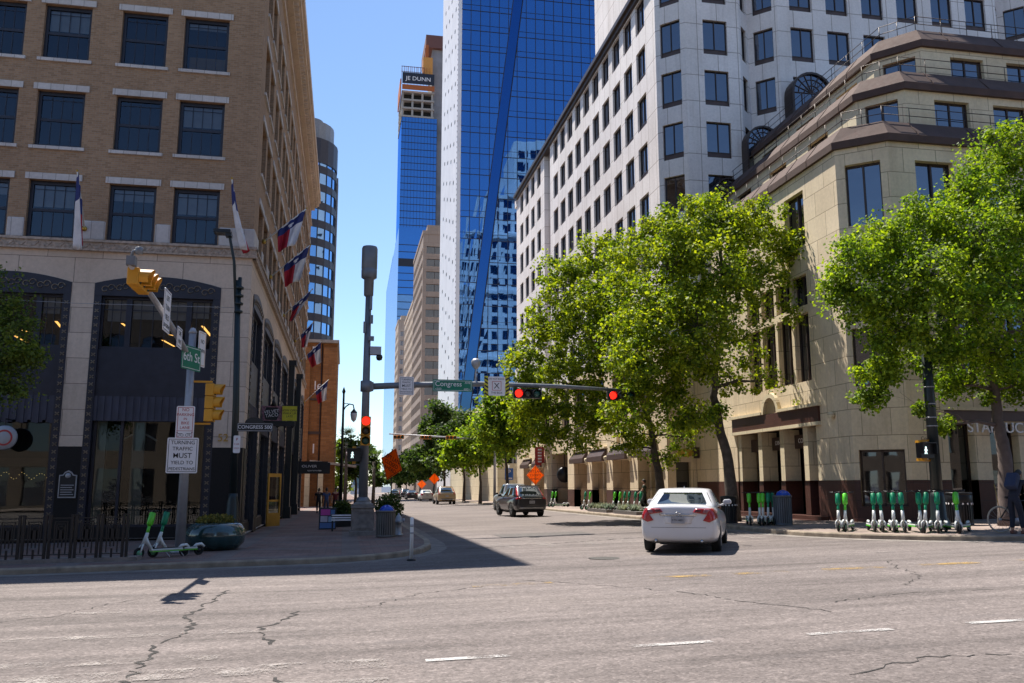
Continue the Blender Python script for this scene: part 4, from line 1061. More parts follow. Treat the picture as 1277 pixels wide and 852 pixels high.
slab_block('office_block', 'lower beige block just beyond, its sunlit side with narrow strips', 16.7,24,228,262,50.0,M['beige'],3.0,2.4,1.75,1.6,M['shop_dark'])
slab_block('apartment_block', 'distant beige slab with punched windows below the blue construction tower', 18.7,23.4,330,350,64.0,M['beige'],3.6,1.9,1.9,1.2,M['win_dark'])
slab_block('stone_shop_building', 'cream low building behind the street trees beyond the white tower', 15.6,40,90,131,9.5,M['cream_pale'],4.2,3.6,2.3,2.2,M['shop_dark'])

# tower under construction with a banner
ct = thing('construction_tower', 'unfinished blue glass tower with bare floors, orange netting and a concrete core', 'skyscraper', (23.2,420,-2))
b = MB(); b.box(23.2,41,420,450,120,186); mk('glass_wall', b, M['far_glass'], ct, world=True)
b = MB(); b.box(23.0,44,419,452,-2,128); mk('glass_podium', b, M['far_glass'], ct, world=True)
b = MB()
for i in range(18): b.box(23.1,41.05,419.93,420,122+i*3.6,122.35+i*3.6)
for i in range(34): b.box(22.9,44.05,418.92,419,i*3.6,.35+i*3.6)
for i in range(12): b.box(23.5+i*1.6,23.62+i*1.6,419.9,420,128,186)
b.box(22.95,44.05,418.9,419,108,112)
mk('floor_lines', b, M['navy_metal'], ct, world=True)
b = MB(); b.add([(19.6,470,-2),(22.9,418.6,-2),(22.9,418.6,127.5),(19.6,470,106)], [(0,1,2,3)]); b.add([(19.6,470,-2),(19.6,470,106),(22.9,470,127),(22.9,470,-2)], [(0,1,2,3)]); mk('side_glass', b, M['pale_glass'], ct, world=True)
b = MB()
for z in (186.2,190.6,195.0,199.4): b.box(23.0,39.5,420,450,z,z+.9)
for x in (23.4,28.5,33.5,38.5):
    for y in (421,430,445): b.box(x-.5,x+.5,y-.5,y+.5,186,200)
mk('bare_floors', b, M['concrete'], ct, world=True)
b = MB(); b.box(24.5,38,423,448,186.5,199.5); mk('dark_core', b, M['room'], ct, world=True)
b = MB(); b.box(38.5,48,424,448,120,232); mk('concrete_core', b, plain('raw_concrete',(.24,.235,.25),.9,var=.25,vs=.15), ct, world=True)
b = MB(); b.box(23.0,39.4,418.6,419.0,200.4,203.0); b.box(22.0,22.5,419,440,197,206); b.box(34.6,36.2,419.5,421,209,226)
for i in range(10): b.box(22.5+i*1.6,22.65+i*1.6,418.7,418.9,203,213)
mk('orange_netting', b, M['netting'], ct, world=True)
b = MB(); b.box(33.5,38.4,419.4,424,207,219); mk('yellow_formwork', b, M['signal_orange'], ct, world=True)
b = MB()
for z in (209.8,212.6): b.box(22.5,34,418.7,418.9,z,z+.25)
for i in range(12): b.box(23+i*1.0,23.15+i*1.0,418.7,418.9,209,213)
b.box(35,48.5,422,450,226,233); b.box(34.4,36,420,424,222.4,224.4)
mk('rust_formwork', b, plain('rust_formwork',(.16,.07,.06),.8), ct, world=True)
b = MB(); b.box(23.0,39.2,418.0,418.5,203.4,209.2); bn = mk('banner', b, M['navy_metal'], ct, world=True)
text('lettering', 'JE DUNN', 3.0, M['sign_white'], ct, (7.9,-2.1,208.0), 0, ext=.05, sx=1.05)

# ------------------------------------------------------------------ left side further down
cy = thing('round_tower', 'round-cornered tower with alternating sky-blue glass and dark bands beyond the brick building', 'skyscraper', (-9.5,157,-1))
def octo(r, x=-9.3, y=157): return [(x+r*math.cos(2*PI*i/24+.05), y+r*math.sin(2*PI*i/24+.05)) for i in range(24)]
b = MB(); z = 3
while z < 60: b.prism(octo(6.35), z, z+1.35); z += 3.35
b.prism(octo(6.4),58.5,63.0); mk('dark_band', b, M['navy_metal'], cy, world=True)
b = MB(); b.prism(octo(6.22), 0, 60); mk('ribbon_glass', b, M['cyl_glass'], cy, world=True)
b = MB(); b.prism(octo(5.6),63,66.5); b.prism(octo(2.2,-8,159),66.5,69); mk('crown', b, M['greypole'], cy, world=True)
b = MB(); b.box(-3.2,-2.7,158,163,-1,58); mk('side_fin', b, M['greypole'], cy, world=True)
b = MB()
for i in range(24):
    x,y = octo(6.30)[i]; b.box(x-.06,x+.06,y-.06,y+.06,0,60)
mk('mullions', b, M['navy_metal'], cy, world=True)

ob = thing('orange_building', 'orange brick building with a canopy and white lettering beyond the brick building', 'building', (-4.6,92,-.4))
b = MB(); facade(b,(-9,92),0,0,7.95,-.6,16.4,[],.35); facade(b,(-1.05,92),A_RIGHT,0,16,-.6,16.4,[(2,13,0,3.4)],.35)
b.quad((-9,92,16.4),(-1.05,92,16.4),(-1.05,108,16.4),(-9,108,16.4)); b.quad((-9,92,0),(-9,92,16.4),(-9,108,16.4),(-9,108,0)); b.quad((-9,108,0),(-9,108,16.4),(-1.05,108,16.4),(-1.05,108,0))
mk('orange_wall', b, M['orange_brick'], ob, world=True)
for x0,x1,z1 in ((-2.45,-1.06,15.9),(-4.9,-3.75,15.9)): b = MB(); b.box(x0,x1,91.6,91.99,-.6,z1); mk('orange_pier', b, M['orange_brick'], ob, world=True)
b = MB(); b.box(-9.1,-.9,91.5,92.4,16.4,16.7); b.box(-1.4,-.9,92.4,108.1,16.4,16.7); mk('coping', b, M['concrete'], ob, world=True)
for z0,z1 in ((6.9,7.2),(10.4,10.6)): b = MB(); b.box(-3.74,-2.46,91.85,91.98,z0,z1); mk('string_course', b, M['spandrel'], ob, world=True)
b = MB(); b.tube([(-2.6,91.9,-.5),(-2.6,91.9,16.3)],.06,8); mk('downpipe', b, M['bronze'], ob, world=True)
b = MB(); b.box(-8.8,-1.5,92.5,107.8,-.5,16.2); mk('dark_core', b, M['room'], ob, world=True)
b = MB(); b.add([(-3.4,90.0,4.0),(1.2,90.0,3.55),(1.2,104,3.55),(-1.06,104,4.0),(-3.4,90,4.25),(1.2,90,3.75),(1.2,104,3.75),(-1.06,104,4.25)], [(3,2,1,0),(4,5,6,7),(0,1,5,4),(1,2,6,5),(2,3,7,6)])
mk('canopy', b, M['concrete'], ob, world=True)
b = MB()
for x,y in ((-3.6,90.6),(-2.3,90.6)): b.box(x-.25,x+.25,y-.25,y+.25,-.6,4.0)
mk('canopy_column', b, M['cream_pale'], ob, world=True)
text('lettering', 'le', 1.35, M['sign_white'], ob, (1.72,-.03,12.3), 0, ext=.03)
text('lettering', '1', 1.4, M['sign_white'], ob, (1.45,-.03,5.8), 0, ext=.03)
b = MB(); b.box(-3.6,-3.0,91.9,92.0,14.2,16.0); mk('white_plate', b, M['sign_white'], ob, world=True)

# black projecting shop sign under the far flags
ps = thing('projecting_sign', 'black horizontal shop sign projecting over the left pavement near the canopy', 'sign', (-3.1,62,2.9))
b = MB(); b.box(-.3,2.15,-.06,.06,-.38,.38); mk('board', b, M['sign_black'], ps)
text('lettering', 'OLIVER', .24, M['sign_white'], ps, (.75,-.068,.12), 0, sx=1.3); text('lettering', 'apartments', .15, M['sign_white'], ps, (1.1,-.068,-.16), 0, sx=1.4)
b = MB(); b.box(-.34,2.0,-.03,.03,.38,.46); mk('bracket', b, M['black_paint'], ps)
# pale mid-distance building at the end of the left side and a far one closing the street
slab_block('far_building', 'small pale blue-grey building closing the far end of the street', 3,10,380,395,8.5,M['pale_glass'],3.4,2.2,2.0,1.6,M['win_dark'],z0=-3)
slab_block('far_building', 'low grey building on the left side far beyond the canopy', -22,-3.2,170,230,9,M['beige'],4.0,3,2.2,1.8,M['win_dark'])

# ------------------------------------------------------------------ blocks across the avenue behind the photographer, seen only mirrored in windows
M['mirror_stone'] = masonry('tan_brick', (.17,.13,.10),(.15,.115,.09),(.08,.065,.05), .5,.2,.01, sgn=1, stain=.2)
def rear_block(label, x0, x1, y, h):
    t = thing('office_block', label, 'building', ((x0+x1)/2,y,-.3)); w = MB(); hs = []; n = int((x1-x0)/2.6); z = .6
    while z+3.4 < h:
        for i in range(n): u = .5+i*(x1-x0-.8)/n; hs.append((u,u+1.7,z+(.3 if z > 1 else -.5),z+2.5))
        z += 3.6
    facade(w,(x1,y),PI,0,x1-x0,-1,h,hs,.3); w.box(x0,x1,y-20,y-.4,-1,h-.02)
    mk('wall', w, M['mirror_stone'], t, world=True); g = MB(); g.quad((x0,y-.29,0),(x1,y-.29,0),(x1,y-.29,h-1),(x0,y-.29,h-1)); mk('windows', g, M['win_dark'], t, world=True)
rear_block('tan brick block across the avenue, mirrored in the left shop windows', -45, -1, -12.5, 18)
rear_block('taller tan block across the avenue, mirrored in the right-hand windows', 8, 60, -12.5, 26)
# ------------------------------------------------------------------ signals, poles and signs
def plate(name, w, h, mat, parent, loc, rz=0, th=.012, rim=None, roll=0, r=.04):
    b = MB(); n = 4; pts = []
    for cx_,cz,a0 in ((w/2-r,h/2-r,0),(-w/2+r,h/2-r,PI/2),(-w/2+r,-h/2+r,PI),(w/2-r,-h/2+r,3*PI/2)):
        for i in range(n+1): pts.append((cx_+r*math.cos(a0+PI/2*i/n), cz+r*math.sin(a0+PI/2*i/n)))
    b.prism(pts, -th/2, th/2, 'y'); o = mk(name, b, mat, parent, loc, rz)
    if roll: o.rotation_euler = (Matrix.Rotation(rz,4,'Z')@Matrix.Rotation(roll,4,'Y')).to_euler()
    if rim:
        f = MB(); g = .035; t = .012
        for x0,x1,z0,z1 in ((-w/2+g,w/2-g,h/2-g-t,h/2-g),(-w/2+g,w/2-g,-h/2+g,-h/2+g+t),(-w/2+g,-w/2+g+t,-h/2+g+t,h/2-g-t),(w/2-g-t,w/2-g,-h/2+g+t,h/2-g-t)): f.box(x0,x1,-th/2-.004,-th/2-.001,z0,z1)
        mk('border', f, rim, o)
    return o
def lines(parent, items, w, mat, z0, y=-.009):
    """rows of lettering on a plate: (text, size, z)"""
    for t, s, z, *m in items: text('lettering', t, s, m[0] if m else mat, parent, (0,y,z), 0, ext=.001)
def signal(name, label, loc, rz, lit, horizontal=False, mat=None, group=None, visor=.22, back=None, dz=0):
    """three-lens traffic signal, lenses facing -Y before rotation"""
    mat = mat or M['signal_yellow']
    t = thing(name, label, 'traffic light', loc, rz, group); L = .34; b = MB()
    for i in range(3):
        c = (i-1)*L
        if horizontal: b.box(c-L/2+.006,c+L/2-.006,-.10,.12,-.17,.17)
        else: b.box(-.17,.17,-.10,.12,-c-L/2+.006,-c+L/2-.006)
    mk('housing', b, mat, t, bevel=.02)
    for i in range(3):
        c = (i-1)*L; p = (c,0,0) if horizontal else (0,0,-c); b = MB(); n = 14
        for k in range(n):                                    # hooded visor, open below
            t0,t1 = -.25*PI+1.5*PI*k/n, -.25*PI+1.5*PI*(k+1)/n
            q = [(r*math.cos(a),y,r*math.sin(a)) for r,a,y in ((.150,t0,-.10),(.150,t1,-.10),(.150,t1,-.10-visor*(.65+.35*max(0,math.sin(t1)))),(.150,t0,-.10-visor*(.65+.35*max(0,math.sin(t0)))))]
            q2 = [(x*1.06,y,z*1.06) for x,y,z in q]
            b.quad(*q); b.quad(*q2[::-1]); b.quad(q[2],q[3],q2[3],q2[2])
        mk('visor', b, mat, t, p, smooth=True)
        b = MB(); b.lathe([(0,-.135),(.09,-.125),(.138,-.101)], (0,0,0), 18, 'y')
        mk('lens', b, M['red_light'] if i == lit else (M['lens_green'] if i == 2 else M['lens_off']), t, p)
    if back:
        b = MB(); b.box(-.17-L-.12,.17+L+.12,.0,.02,-.3,.3) if horizontal else b.box(-.3,.3,.0,.02,-.17-L-.12,.17+L+.12); mk('backplate', b, back, t)
    return t

# --- left corner: pole with an arm reaching out over the avenue
PX_, PY_ = -4.11, 24.31; pz = sz(PX_,PY_)
lp = thing('signal_pole', 'pale grey signal pole with an arm over the avenue, beside the green planter', 'pole', (PX_,PY_,pz))
b = MB(); b.tube([(0,0,0),(0,0,5.75)], [.13,.095], 14); b.lathe([(.10,5.75),(.11,5.8),(.06,5.9),(0,5.92)],(0,0,0),12); b.lathe([(.24,0),(.24,.06),(.15,.14),(.13,.16)],(0,0,0),14)
mk('pole', b, M['galv'], lp)
b = MB(); b.tube([(0,-.05,5.0),(.0,-2.0,5.32),(-.03,-4.5,5.66),(-.05,-7.0,5.92)], [.085,.075,.062,.045], 10); b.lathe([(.15,4.86),(.15,5.16)],(0,0,0),12)
mk('mast_arm', b, M['galv'], lp)
b = MB(); b.box(-.1,.06,-7.05,-6.85,5.88,6.06); b.tube([(-.04,-6.95,6.05),(.0,-6.95,6.17),(.14,-6.95,6.2)],.035,8); b.lathe([(0,6.1),(.07,6.12),(.075,6.25),(0,6.27)],(.1,-6.95,0),10)
mk('sensor_head', b, M['greypole'], lp)
for z in (2.35,3.35): pass
s = signal('traffic_signal', 'yellow horizontal traffic signal seen from the side at the end of the left arm', (PX_-.02,PY_-6.25,pz+5.74), PI/2, -1, True, visor=.26, group='traffic signals')
s = signal('traffic_signal', 'yellow vertical traffic signal turned sideways on the pale pole by the planter', (PX_+.56,PY_,pz+3.9), PI/2-.12, -1, False, visor=.26, group='traffic signals')
b = MB(); b.bar((PX_,PY_,pz+4.46),(PX_+.58,PY_,pz+4.46),.05); b.bar((PX_,PY_,pz+3.34),(PX_+.58,PY_,pz+3.34),.05); mk('bracket', b, M['signal_yellow'], lp, world=True)
def road_sign(label, cat_, loc, rz, w, h, mat, rim, rows, rm=None, back=None, name='road_sign', group=None):
    t = thing(name, label, cat_, loc, rz, group); o = plate('plate', w, h, mat, t, (0,0,0), 0, rim=rim)
    lines(t, rows, w, rm or M['sign_black'], 0)
    return t
road_sign('white sign with red lettering about parking in the bike lane', 'sign', (PX_-.03,PY_-.145,pz+3.36), 0, .46, .86, M['sign_white'], M['sign_red'],
    [('NO',.115,.33),('PARKING',.105,.20),('IN',.09,.09),('BIKE',.105,-.02),('LANE',.105,-.14)], M['sign_red'])
bk = bpy.data.objects['plate'] if False else None
rs_ = [o for o in COL.objects if o.get('label','').startswith('white sign with red lettering')][0]
b = MB()
for sx_ in (-1,1):
    for r0 in (-.035,.035):
        for k in range(10):
            a0,a1 = 2*PI*k/10,2*PI*(k+1)/10; c = sx_*.11+r0*1.4
            b.quad(*[(c+r*math.cos(a),-.0085,-.33+r*math.sin(a)) for r,a in ((.030,a0),(.040,a0),(.040,a1),(.030,a1))])
    b.box(sx_*.11-.05,sx_*.11+.05,-.009,-.0075,-.30,-.288); b.prism([(sx_*.17,-.28),(sx_*.17,-.25),(sx_*.215,-.265)],-.009,-.0075,'y')
mk('bicycle_marks', b, M['sign_black'], rs_, fix=True)
b = MB(); b.box(-.2,.2,-.009,-.0075,-.225,-.215); mk('rule', b, M['sign_red'], rs_)
road_sign('white sign telling turning traffic to yield, at the bottom of the pale pole signs', 'sign', (PX_-.05,PY_-.15,pz+2.5), 0, .78, .92, M['sign_white'], M['sign_black'],
    [('TURNING',.135,.33),('TRAFFIC',.135,.17),('MUST',.185,-.01),('YIELD TO',.13,-.19),('PEDESTRIANS',.107,-.35)])
t = road_sign('white sign hung edgeways on the left arm next to the yellow signal', 'sign', (PX_+.1,PY_-4.0,pz+5.58), PI/2, .75, .95, M['sign_white'], M['sign_black'],
    [('LEFT',.17,.28),('TURN',.17,.07),('YIELD',.17,-.15),('ON GREEN',.12,-.34)])
t = road_sign('small one-way sign hung on the left arm near the green street sign', 'sign', (PX_+.1,PY_-2.35,pz+5.25), PI/2, .62, .5, M['sign_white'], M['sign_black'], [('ONE',.15,.1),('WAY',.15,-.1)])
t = road_sign('green street name sign hung edgeways where the left arm meets the pole', 'sign', (PX_+.13,PY_-.75,pz+4.98), R(70), .95, .62, M['sign_green'], M['sign_white'], [('6th St',.34,.02)], M['sign_white'])
t = road_sign('narrow white sign with yellow back on top of the pale pole', 'sign', (PX_+.24,PY_+.1,pz+5.35), 1.36, .5, .95, M['sign_white'], M['signal_orange'], [('NO',.16,.2),('TURN',.14,-.05)])
# wire across from the dark lamp post
# --- dark street lamp post with street name plate
VX, VY = -3.23, 27.5; vz = sz(VX,VY)
dl = thing('street_lamp', 'dark lamp post with angled floodlight head in front of the brick corner', 'street lamp', (VX,VY,vz))
b = MB(); b.lathe([(.26,0),(.26,.25),(.2,.35),(.17,1.2),(.14,1.35),(.125,1.5)],(0,0,0),16); b.tube([(0,0,1.4),(-.05,0,4.2),(-.18,0,8.0)], [.115,.10,.085], 12); mk('post', b, M['dark_green'], dl)
b = MB(); b.tube([(-.18,0,6.9),(-.32,-.05,8.6),(-.48,-.1,9.35),(-.62,-.1,9.5)], .045, 8)
for z in (7.0,7.25,7.5,7.75): b.lathe([(0,z-.03),(.13,z-.02),(.13,z+.05),(.0,z+.1)],(-.12,0,0),8)
b.tube([(-.12,0,6.5),(-.12,0,8.1)], .06, 8); mk('bracket', b, M['dark_green'], dl)
b = MB(); b.box(-.95,-.45,-.3,.1,9.45,9.55); b.box(-.6,-.42,-.25,.05,9.35,9.46); lh_ = mk('lamp_head', b, M['black_paint'], dl); b = MB(); b.box(-.9,-.5,-.27,.07,9.43,9.452); mk('lamp_glass', b, M['lens_off'], dl)
nm = thing('street_name_sign', 'black street name plate with arched top on the dark lamp post', 'sign', (VX+.52,VY-.05,vz+3.47))
b = MB(); b.box(-.50,.55,-.02,.02,-.13,.13); b.prism([(-.30+.02,.131)]+[(.28*math.cos(PI-PI*i/10),.131+.17*math.sin(PI*i/10)) for i in range(11)],-.015,.015,'y'); mk('plate', b, M['sign_black'], nm)
b = MB()
for x0,x1,z0,z1 in ((-.48,.53,.10,.115),(-.48,.53,-.115,-.10),(-.48,-.465,-.1,.1),(.515,.53,-.1,.1)): b.box(x0,x1,-.024,-.02,z0,z1)
mk('border', b, M['galv'], nm)
text('lettering', 'CONGRESS 500', .145, M['sign_white'], nm, (.02,-.023,0), 0, ext=.001)
b = MB(); b.bar((-.62,0,0),(-.48,0,0),.05); mk('bracket', b, M['sign_black'], nm)
t = road_sign('small narrow white sign below the street name plate on the dark lamp post', 'sign', (VX+.05,VY-.16,vz+2.95), 0, .2, .52, M['sign_white'], None, [('P',.12,.14),('2 HR',.07,0),('ONLY',.06,-.12)], M['sign_red'])

# --- centre island pole with its cast pedestal
CX, CY = .68, 31.4; cz = sz(CX,CY)
cp = thing('signal_pole', 'tall grey signal pole on a stone pedestal with long mast arm and antenna drum', 'pole', (CX,CY,cz))
b = MB(); b.box(-.45,.45,-.45,.45,-.1,.16); b.box(-.37,.37,-.37,.37,.16,.92); b.box(-.41,.41,-.41,.41,.92,1.0); b.box(-.36,.36,-.36,.36,1.0,1.06); b.add([(-.36,-.36,1.06),(.36,-.36,1.06),(.36,.36,1.06),(-.36,.36,1.06),(-.16,-.16,1.17),(.16,-.16,1.17),(.16,.16,1.17),(-.16,.16,1.17)],[(4,5,6,7),(0,1,5,4),(1,2,6,5),(2,3,7,6),(3,0,4,7)])
ped = mk('pedestal', b, M['ped_stone'], cp, bevel=.015)
b = MB()
for s in range(4):
    T = Matrix.Rotation(s*PI/2,4,'Z'); b.T = T
    for x0,x1,z0,z1 in ((-.29,.29,.82,.86),(-.29,.29,.24,.28),(-.29,-.25,.28,.82),(.25,.29,.28,.82)): b.box(x0,x1,-.39,-.371,z0,z1)
    for i in range(8): b.box(-.22+i*.06,-.19+i*.06,-.385,-.371,.74,.8)
    b.lathe([(.0,-.40),(.10,-.385),(.16,-.371)],(0,0,.52),8,'y') if False else b.prism([(0,.34),(.14,.52),(0,.70),(-.14,.52)],-.384,-.371,'y')
b.T = None
mk('carved_panel', b, M['ped_stone'], ped)
b = MB(); b.tube([(0,0,1.1),(0,0,8.5)], [.165,.105], 10); b.lathe([(.25,1.1),(.25,1.2),(.18,1.3)],(0,0,0),10); mk('pole', b, M['greypole'], cp)
b = MB()
for z,dx,w_,h_ in ((8.2,.09,.05,.5),(7.6,.12,.06,.3),(7.3,-.11,.05,.4),(6.9,.13,.1,.16)): b.box(dx-w_,dx+w_,-.2,-.08,z-h_/2,z+h_/2)
mk('junction_box', b, M['greypole'], cp)
b = MB(); b.lathe([(.11,8.45),(.17,8.5),(.18,9.1),(.22,9.12),(.28,9.16),(.285,9.45),(.27,9.47),(.285,9.5),(.285,10.25),(.26,10.32),(0,10.34)],(0,0,0),20); mk('antenna_drum', b, M['greypole'], cp)
b = MB(); b.box(.1,.5,-.14,.14,6.33,6.62); b.bar((0,0,6.4),(.2,0,6.4),.08); cm = mk('camera_box', b, M['galv'], cp); b = MB(); b.lathe([(0,6.12),(.09,6.15),(.12,6.25),(.10,6.33)],(.44,0,0),12); mk('camera_dome', b, M['black_paint'], cm)
b = MB(); b.tube([(.1,0,5.18),(1.5,0,5.27),(4,0,5.36),(7,0,5.34),(10.05,0,5.22)], [.12,.11,.095,.075,.05], 10); b.lathe([(.2,5.0),(.2,5.38)],(0,0,0),8); b.box(.1,.26,-.13,.13,5.03,5.34); mk('mast_arm', b, M['greypole'], cp)
b = MB(); b.lathe([(0,-.06),(.07,-.03),(.16,.1),(.17,.25),(.1,.34),(0,.36)],(3.95,0,5.95),12); b.bar((3.95,0,5.36),(3.95,0,5.92),.05); mk('dome_camera', b, M['galv'], cp)
road_sign('white turning traffic sign on the mast arm, left of the green street sign', 'sign', (CX+1.42,CY-.16,cz+5.22), 0, .53, .66, M['sign_white'], M['sign_black'],
    [('TURNING',.085,.22),('TRAFFIC',.085,.12),('MUST',.125,0),('YIELD TO',.085,-.12),('PEDESTRIANS',.068,-.22)])
t = road_sign('long green street name sign hanging from the middle of the mast arm', 'sign', (CX+3.08,CY-.17,cz+5.26), 0, 1.44, .43, M['sign_green'], M['sign_white'], [], M['sign_white'])
text('lettering', 'Congress', .255, M['sign_white'], t, (-.15,-.009,.055), 0, ext=.001); text('lettering', 'AVE', .12, M['sign_white'], t, (.55,-.009,.11), 0, ext=.001)
text('lettering', '<500', .11, M['sign_white'], t, (-.52,-.009,-.13), 0, ext=.001); text('lettering', '600>', .11, M['sign_white'], t, (.52,-.009,-.13), 0, ext=.001)
t = road_sign('white block-the-box sign with black and yellow striped edges on the mast arm', 'sign', (CX+4.7,CY-.16,cz+5.28), 0, .62, .70, M['sign_white'], None, [("DO NOT BLOCK",.075,.26),('X',.3,.0),('THE BOX',.10,-.25)])
b = MB()
for a,c in ((-.16,.16),): 
    for x0,x1,z0,z1 in ((-.17,.17,.16,.175),(-.17,.17,-.16,-.145),(-.17,-.155,-.15,.165),(.155,.17,-.15,.165)): b.box(x0,x1,-.011,-.007,z0,z1)
mk('box_mark', b, M['sign_red'], t)
for s in (-1,1):
    b = MB(); b.box(s*.325,s*.45,-.02,0,-.36,.36); sp_ = mk('striped_edge', b, M['sign_yellow'], t); b = MB()
    for i in range(5):
        z = -.33+i*.14; x0,x1 = (s*.3875-.062,s*.3875+.062); d = .07*s
        b.prism([(x0,z-d/2),(x1,z+d/2),(x1,z+d/2+.065),(x0,z-d/2+.065)],-.024,-.021,'y')
    mk('stripes', b, M['sign_black'], sp_)
signal('traffic_signal', 'black horizontal traffic signal with red lit, just right of the striped sign', (CX+5.86,CY-.05,cz+5.03), 0, 0, True, M['black_paint'], 'traffic signals', .15)
signal('traffic_signal', 'black horizontal traffic signal with red lit at the far right end of the mast arm', (CX+9.45,CY-.05,cz+5.02), 0, 0, True, M['black_paint'], 'traffic signals', .15)
b = MB()
for x in (5.35,6.4,8.95,9.95): b.bar((x,0,5.0),(x,0,5.35),.04)
mk('hanger', b, M['greypole'], cp)
signal('traffic_signal', 'vertical traffic signal with red lit on the tall grey pole above the pedestal', (CX+.02,CY-.34,cz+3.58), 0, 0, False, M['signal_yellow'], 'traffic signals', .2)
def ped_signal(label, loc, rz, lit):
    t = thing('pedestrian_signal', label, 'pedestrian signal', loc, rz, 'pedestrian signals')
    b = MB(); b.box(-.23,.23,-.1,.1,-.22,.22); b.box(-.25,.25,-.22,-.1,.2,.23); b.box(-.25,-.23,-.22,-.1,-.1,.2); b.box(.23,.25,-.22,-.1,-.1,.2); mk('housing', b, M['black_paint'], t)
    b = MB(); x = -.06 if lit else -.1; s = .62
    P = lambda *q: [(x+px*s,pz_*s) for px,pz_ in q]
    b.lathe([(0,-.112),(.03,-.11)],(x,0,.13*s),10,'y')
    for q in (((-.04,-.02),(.03,-.02),(.035,.09),(-.02,.09)),((-.045,.08),(-.02,.09),(-.07,-.02),(-.09,-.0)),((.03,.09),(.05,.05),(.09,0),(.075,-.02),(.025,.05)),((-.04,-.02),(0,-.02),(-.05,-.17),(-.09,-.17)),((-.01,-.02),(.03,-.02),(.06,-.17),(.025,-.17))):
        b.prism(P(*q),-.113,-.103,'y')
    mk('walking_figure', b, M['walk_light'], t)
    b = MB(); b.box(-.06,.06,0,.3,.22,.3); b.box(-.06,.06,0,.3,-.3,-.22); mk('bracket', b, M['signal_yellow'], t)
    return t
ped_signal('pedestrian signal with a pale walking figure on the left of the tall grey pole', (CX-.35,CY-.1,cz+2.75), 0, 1)
b = MB(); b.bar((CX-.35,CY,cz+2.42),(CX+.12,CY,cz+2.42),.04); b.bar((CX-.35,CY,cz+3.03),(CX+.02,CY,cz+3.03),.04); mk('bracket', b, M['greypole'], cp, world=True)

# --- twin-arm lantern lamp on the left pavement
def lantern_lamp(loc, label, h=6.4, side=1, detail=True):
    t = thing('street_lamp', label, 'street lamp', loc)
    b = MB(); b.lathe([(.22,0),(.22,.2),(.15,.35),(.13,.9),(.09,1.1)],(0,0,0),12); b.tube([(0,0,1),(0,0,h-.1)], [.085,.05], 10); b.lathe([(.06,h-.1),(.09,h),(0,h+.25)],(0,0,0),8); mk('post', b, M['black_paint'], t)
    b = MB(); b.tube([(0,0,h-.95),(.12*side,0,h-.75),(.3*side,0,h-.62),(.48*side,0,h-.66),(.52*side,0,h-.85)], .032, 8); b.tube([(0,0,h-.6),(.18*side,0,h-.6),(.32*side,0,h-.63)], .02, 6); mk('arm', b, M['black_paint'], t)
    b = MB(); b.lathe([(.03,h-.85),(.07,h-.92),(.16,h-1.02),(.17,h-1.06)],(.52*side,0,0),12); mk('lamp_cap', b, M['black_paint'], t)
    b = MB(); b.lathe([(.16,h-1.06),(.17,h-1.15),(.12,h-1.4),(.03,h-1.5),(0,h-1.52)],(.52*side,0,0),12); mk('lamp_globe', b, M['sign_white'], t)
    return t
lantern_lamp((-.13,44,sz(-.13,44)), 'black lamp post with one hanging lantern on the left pavement', 6.4)
lantern_lamp((-.2,84,sz(-.2,84)), 'thin dark lamp post farther down the left pavement by the palms', 6.2)
# --- velvet sign and yellow banner on the left facade
vs = thing('blade_sign', 'ornate black hanging sign with pink corners on the left shopfront, beside a yellow banner', 'sign', (-3.05,38,4.7))
b = MB(); b.box(-.42,.42,-.05,.05,-.30,.32); mk('board', b, plain('sign_rose',(.30,.14,.17),.6,var=.7,vs=12), vs)
b = MB(); b.prism([(-.26,-.26),(.20,-.28),(.30,.0),(.22,.26),(-.24,.27),(-.33,.02)],-.06,-.051,'y'); mk('badge', b, M['sign_black'], vs)
text('lettering', 'VELVET\nTACO', .19, M['sign_white'], vs, (-.015,-.064,0), 0, ext=.001, space=.85, roll=.12)
b = MB(); b.bar((-.5,0,-.42),(.95,0,-.42),.22,.2); b.box(-.42,.9,-.06,.06,-.38,-.31)
for i in range(5): b.lathe([(0,-.6),(.07,-.56),(.06,-.5)],(-.35+i*.3,0,0),8)
b.bar((.05,0,.3),(.05,0,.72),.06); b.lathe([(.13,.33),(.02,.62)],(.05,0,0),8); mk('bracket', b, M['sign_black'], vs)
yb = thing('banner', 'yellow banner with dark writing beside the ornate hanging sign', 'banner', (-2.35,37.9,4.72))
b = MB(); b.box(-.28,.32,-.02,.02,-.32,.30); mk('cloth', b, M['sign_yellow'], yb)
text('lettering', 'NOW OPEN\nWALK UP\nLATE', .125, M['sign_black'], yb, (.02,-.023,-.01), 0, ext=.001)
b = MB(); b.bar((-.3,0,.32),(.36,0,.32),.03); mk('rod', b, M['black_paint'], yb)

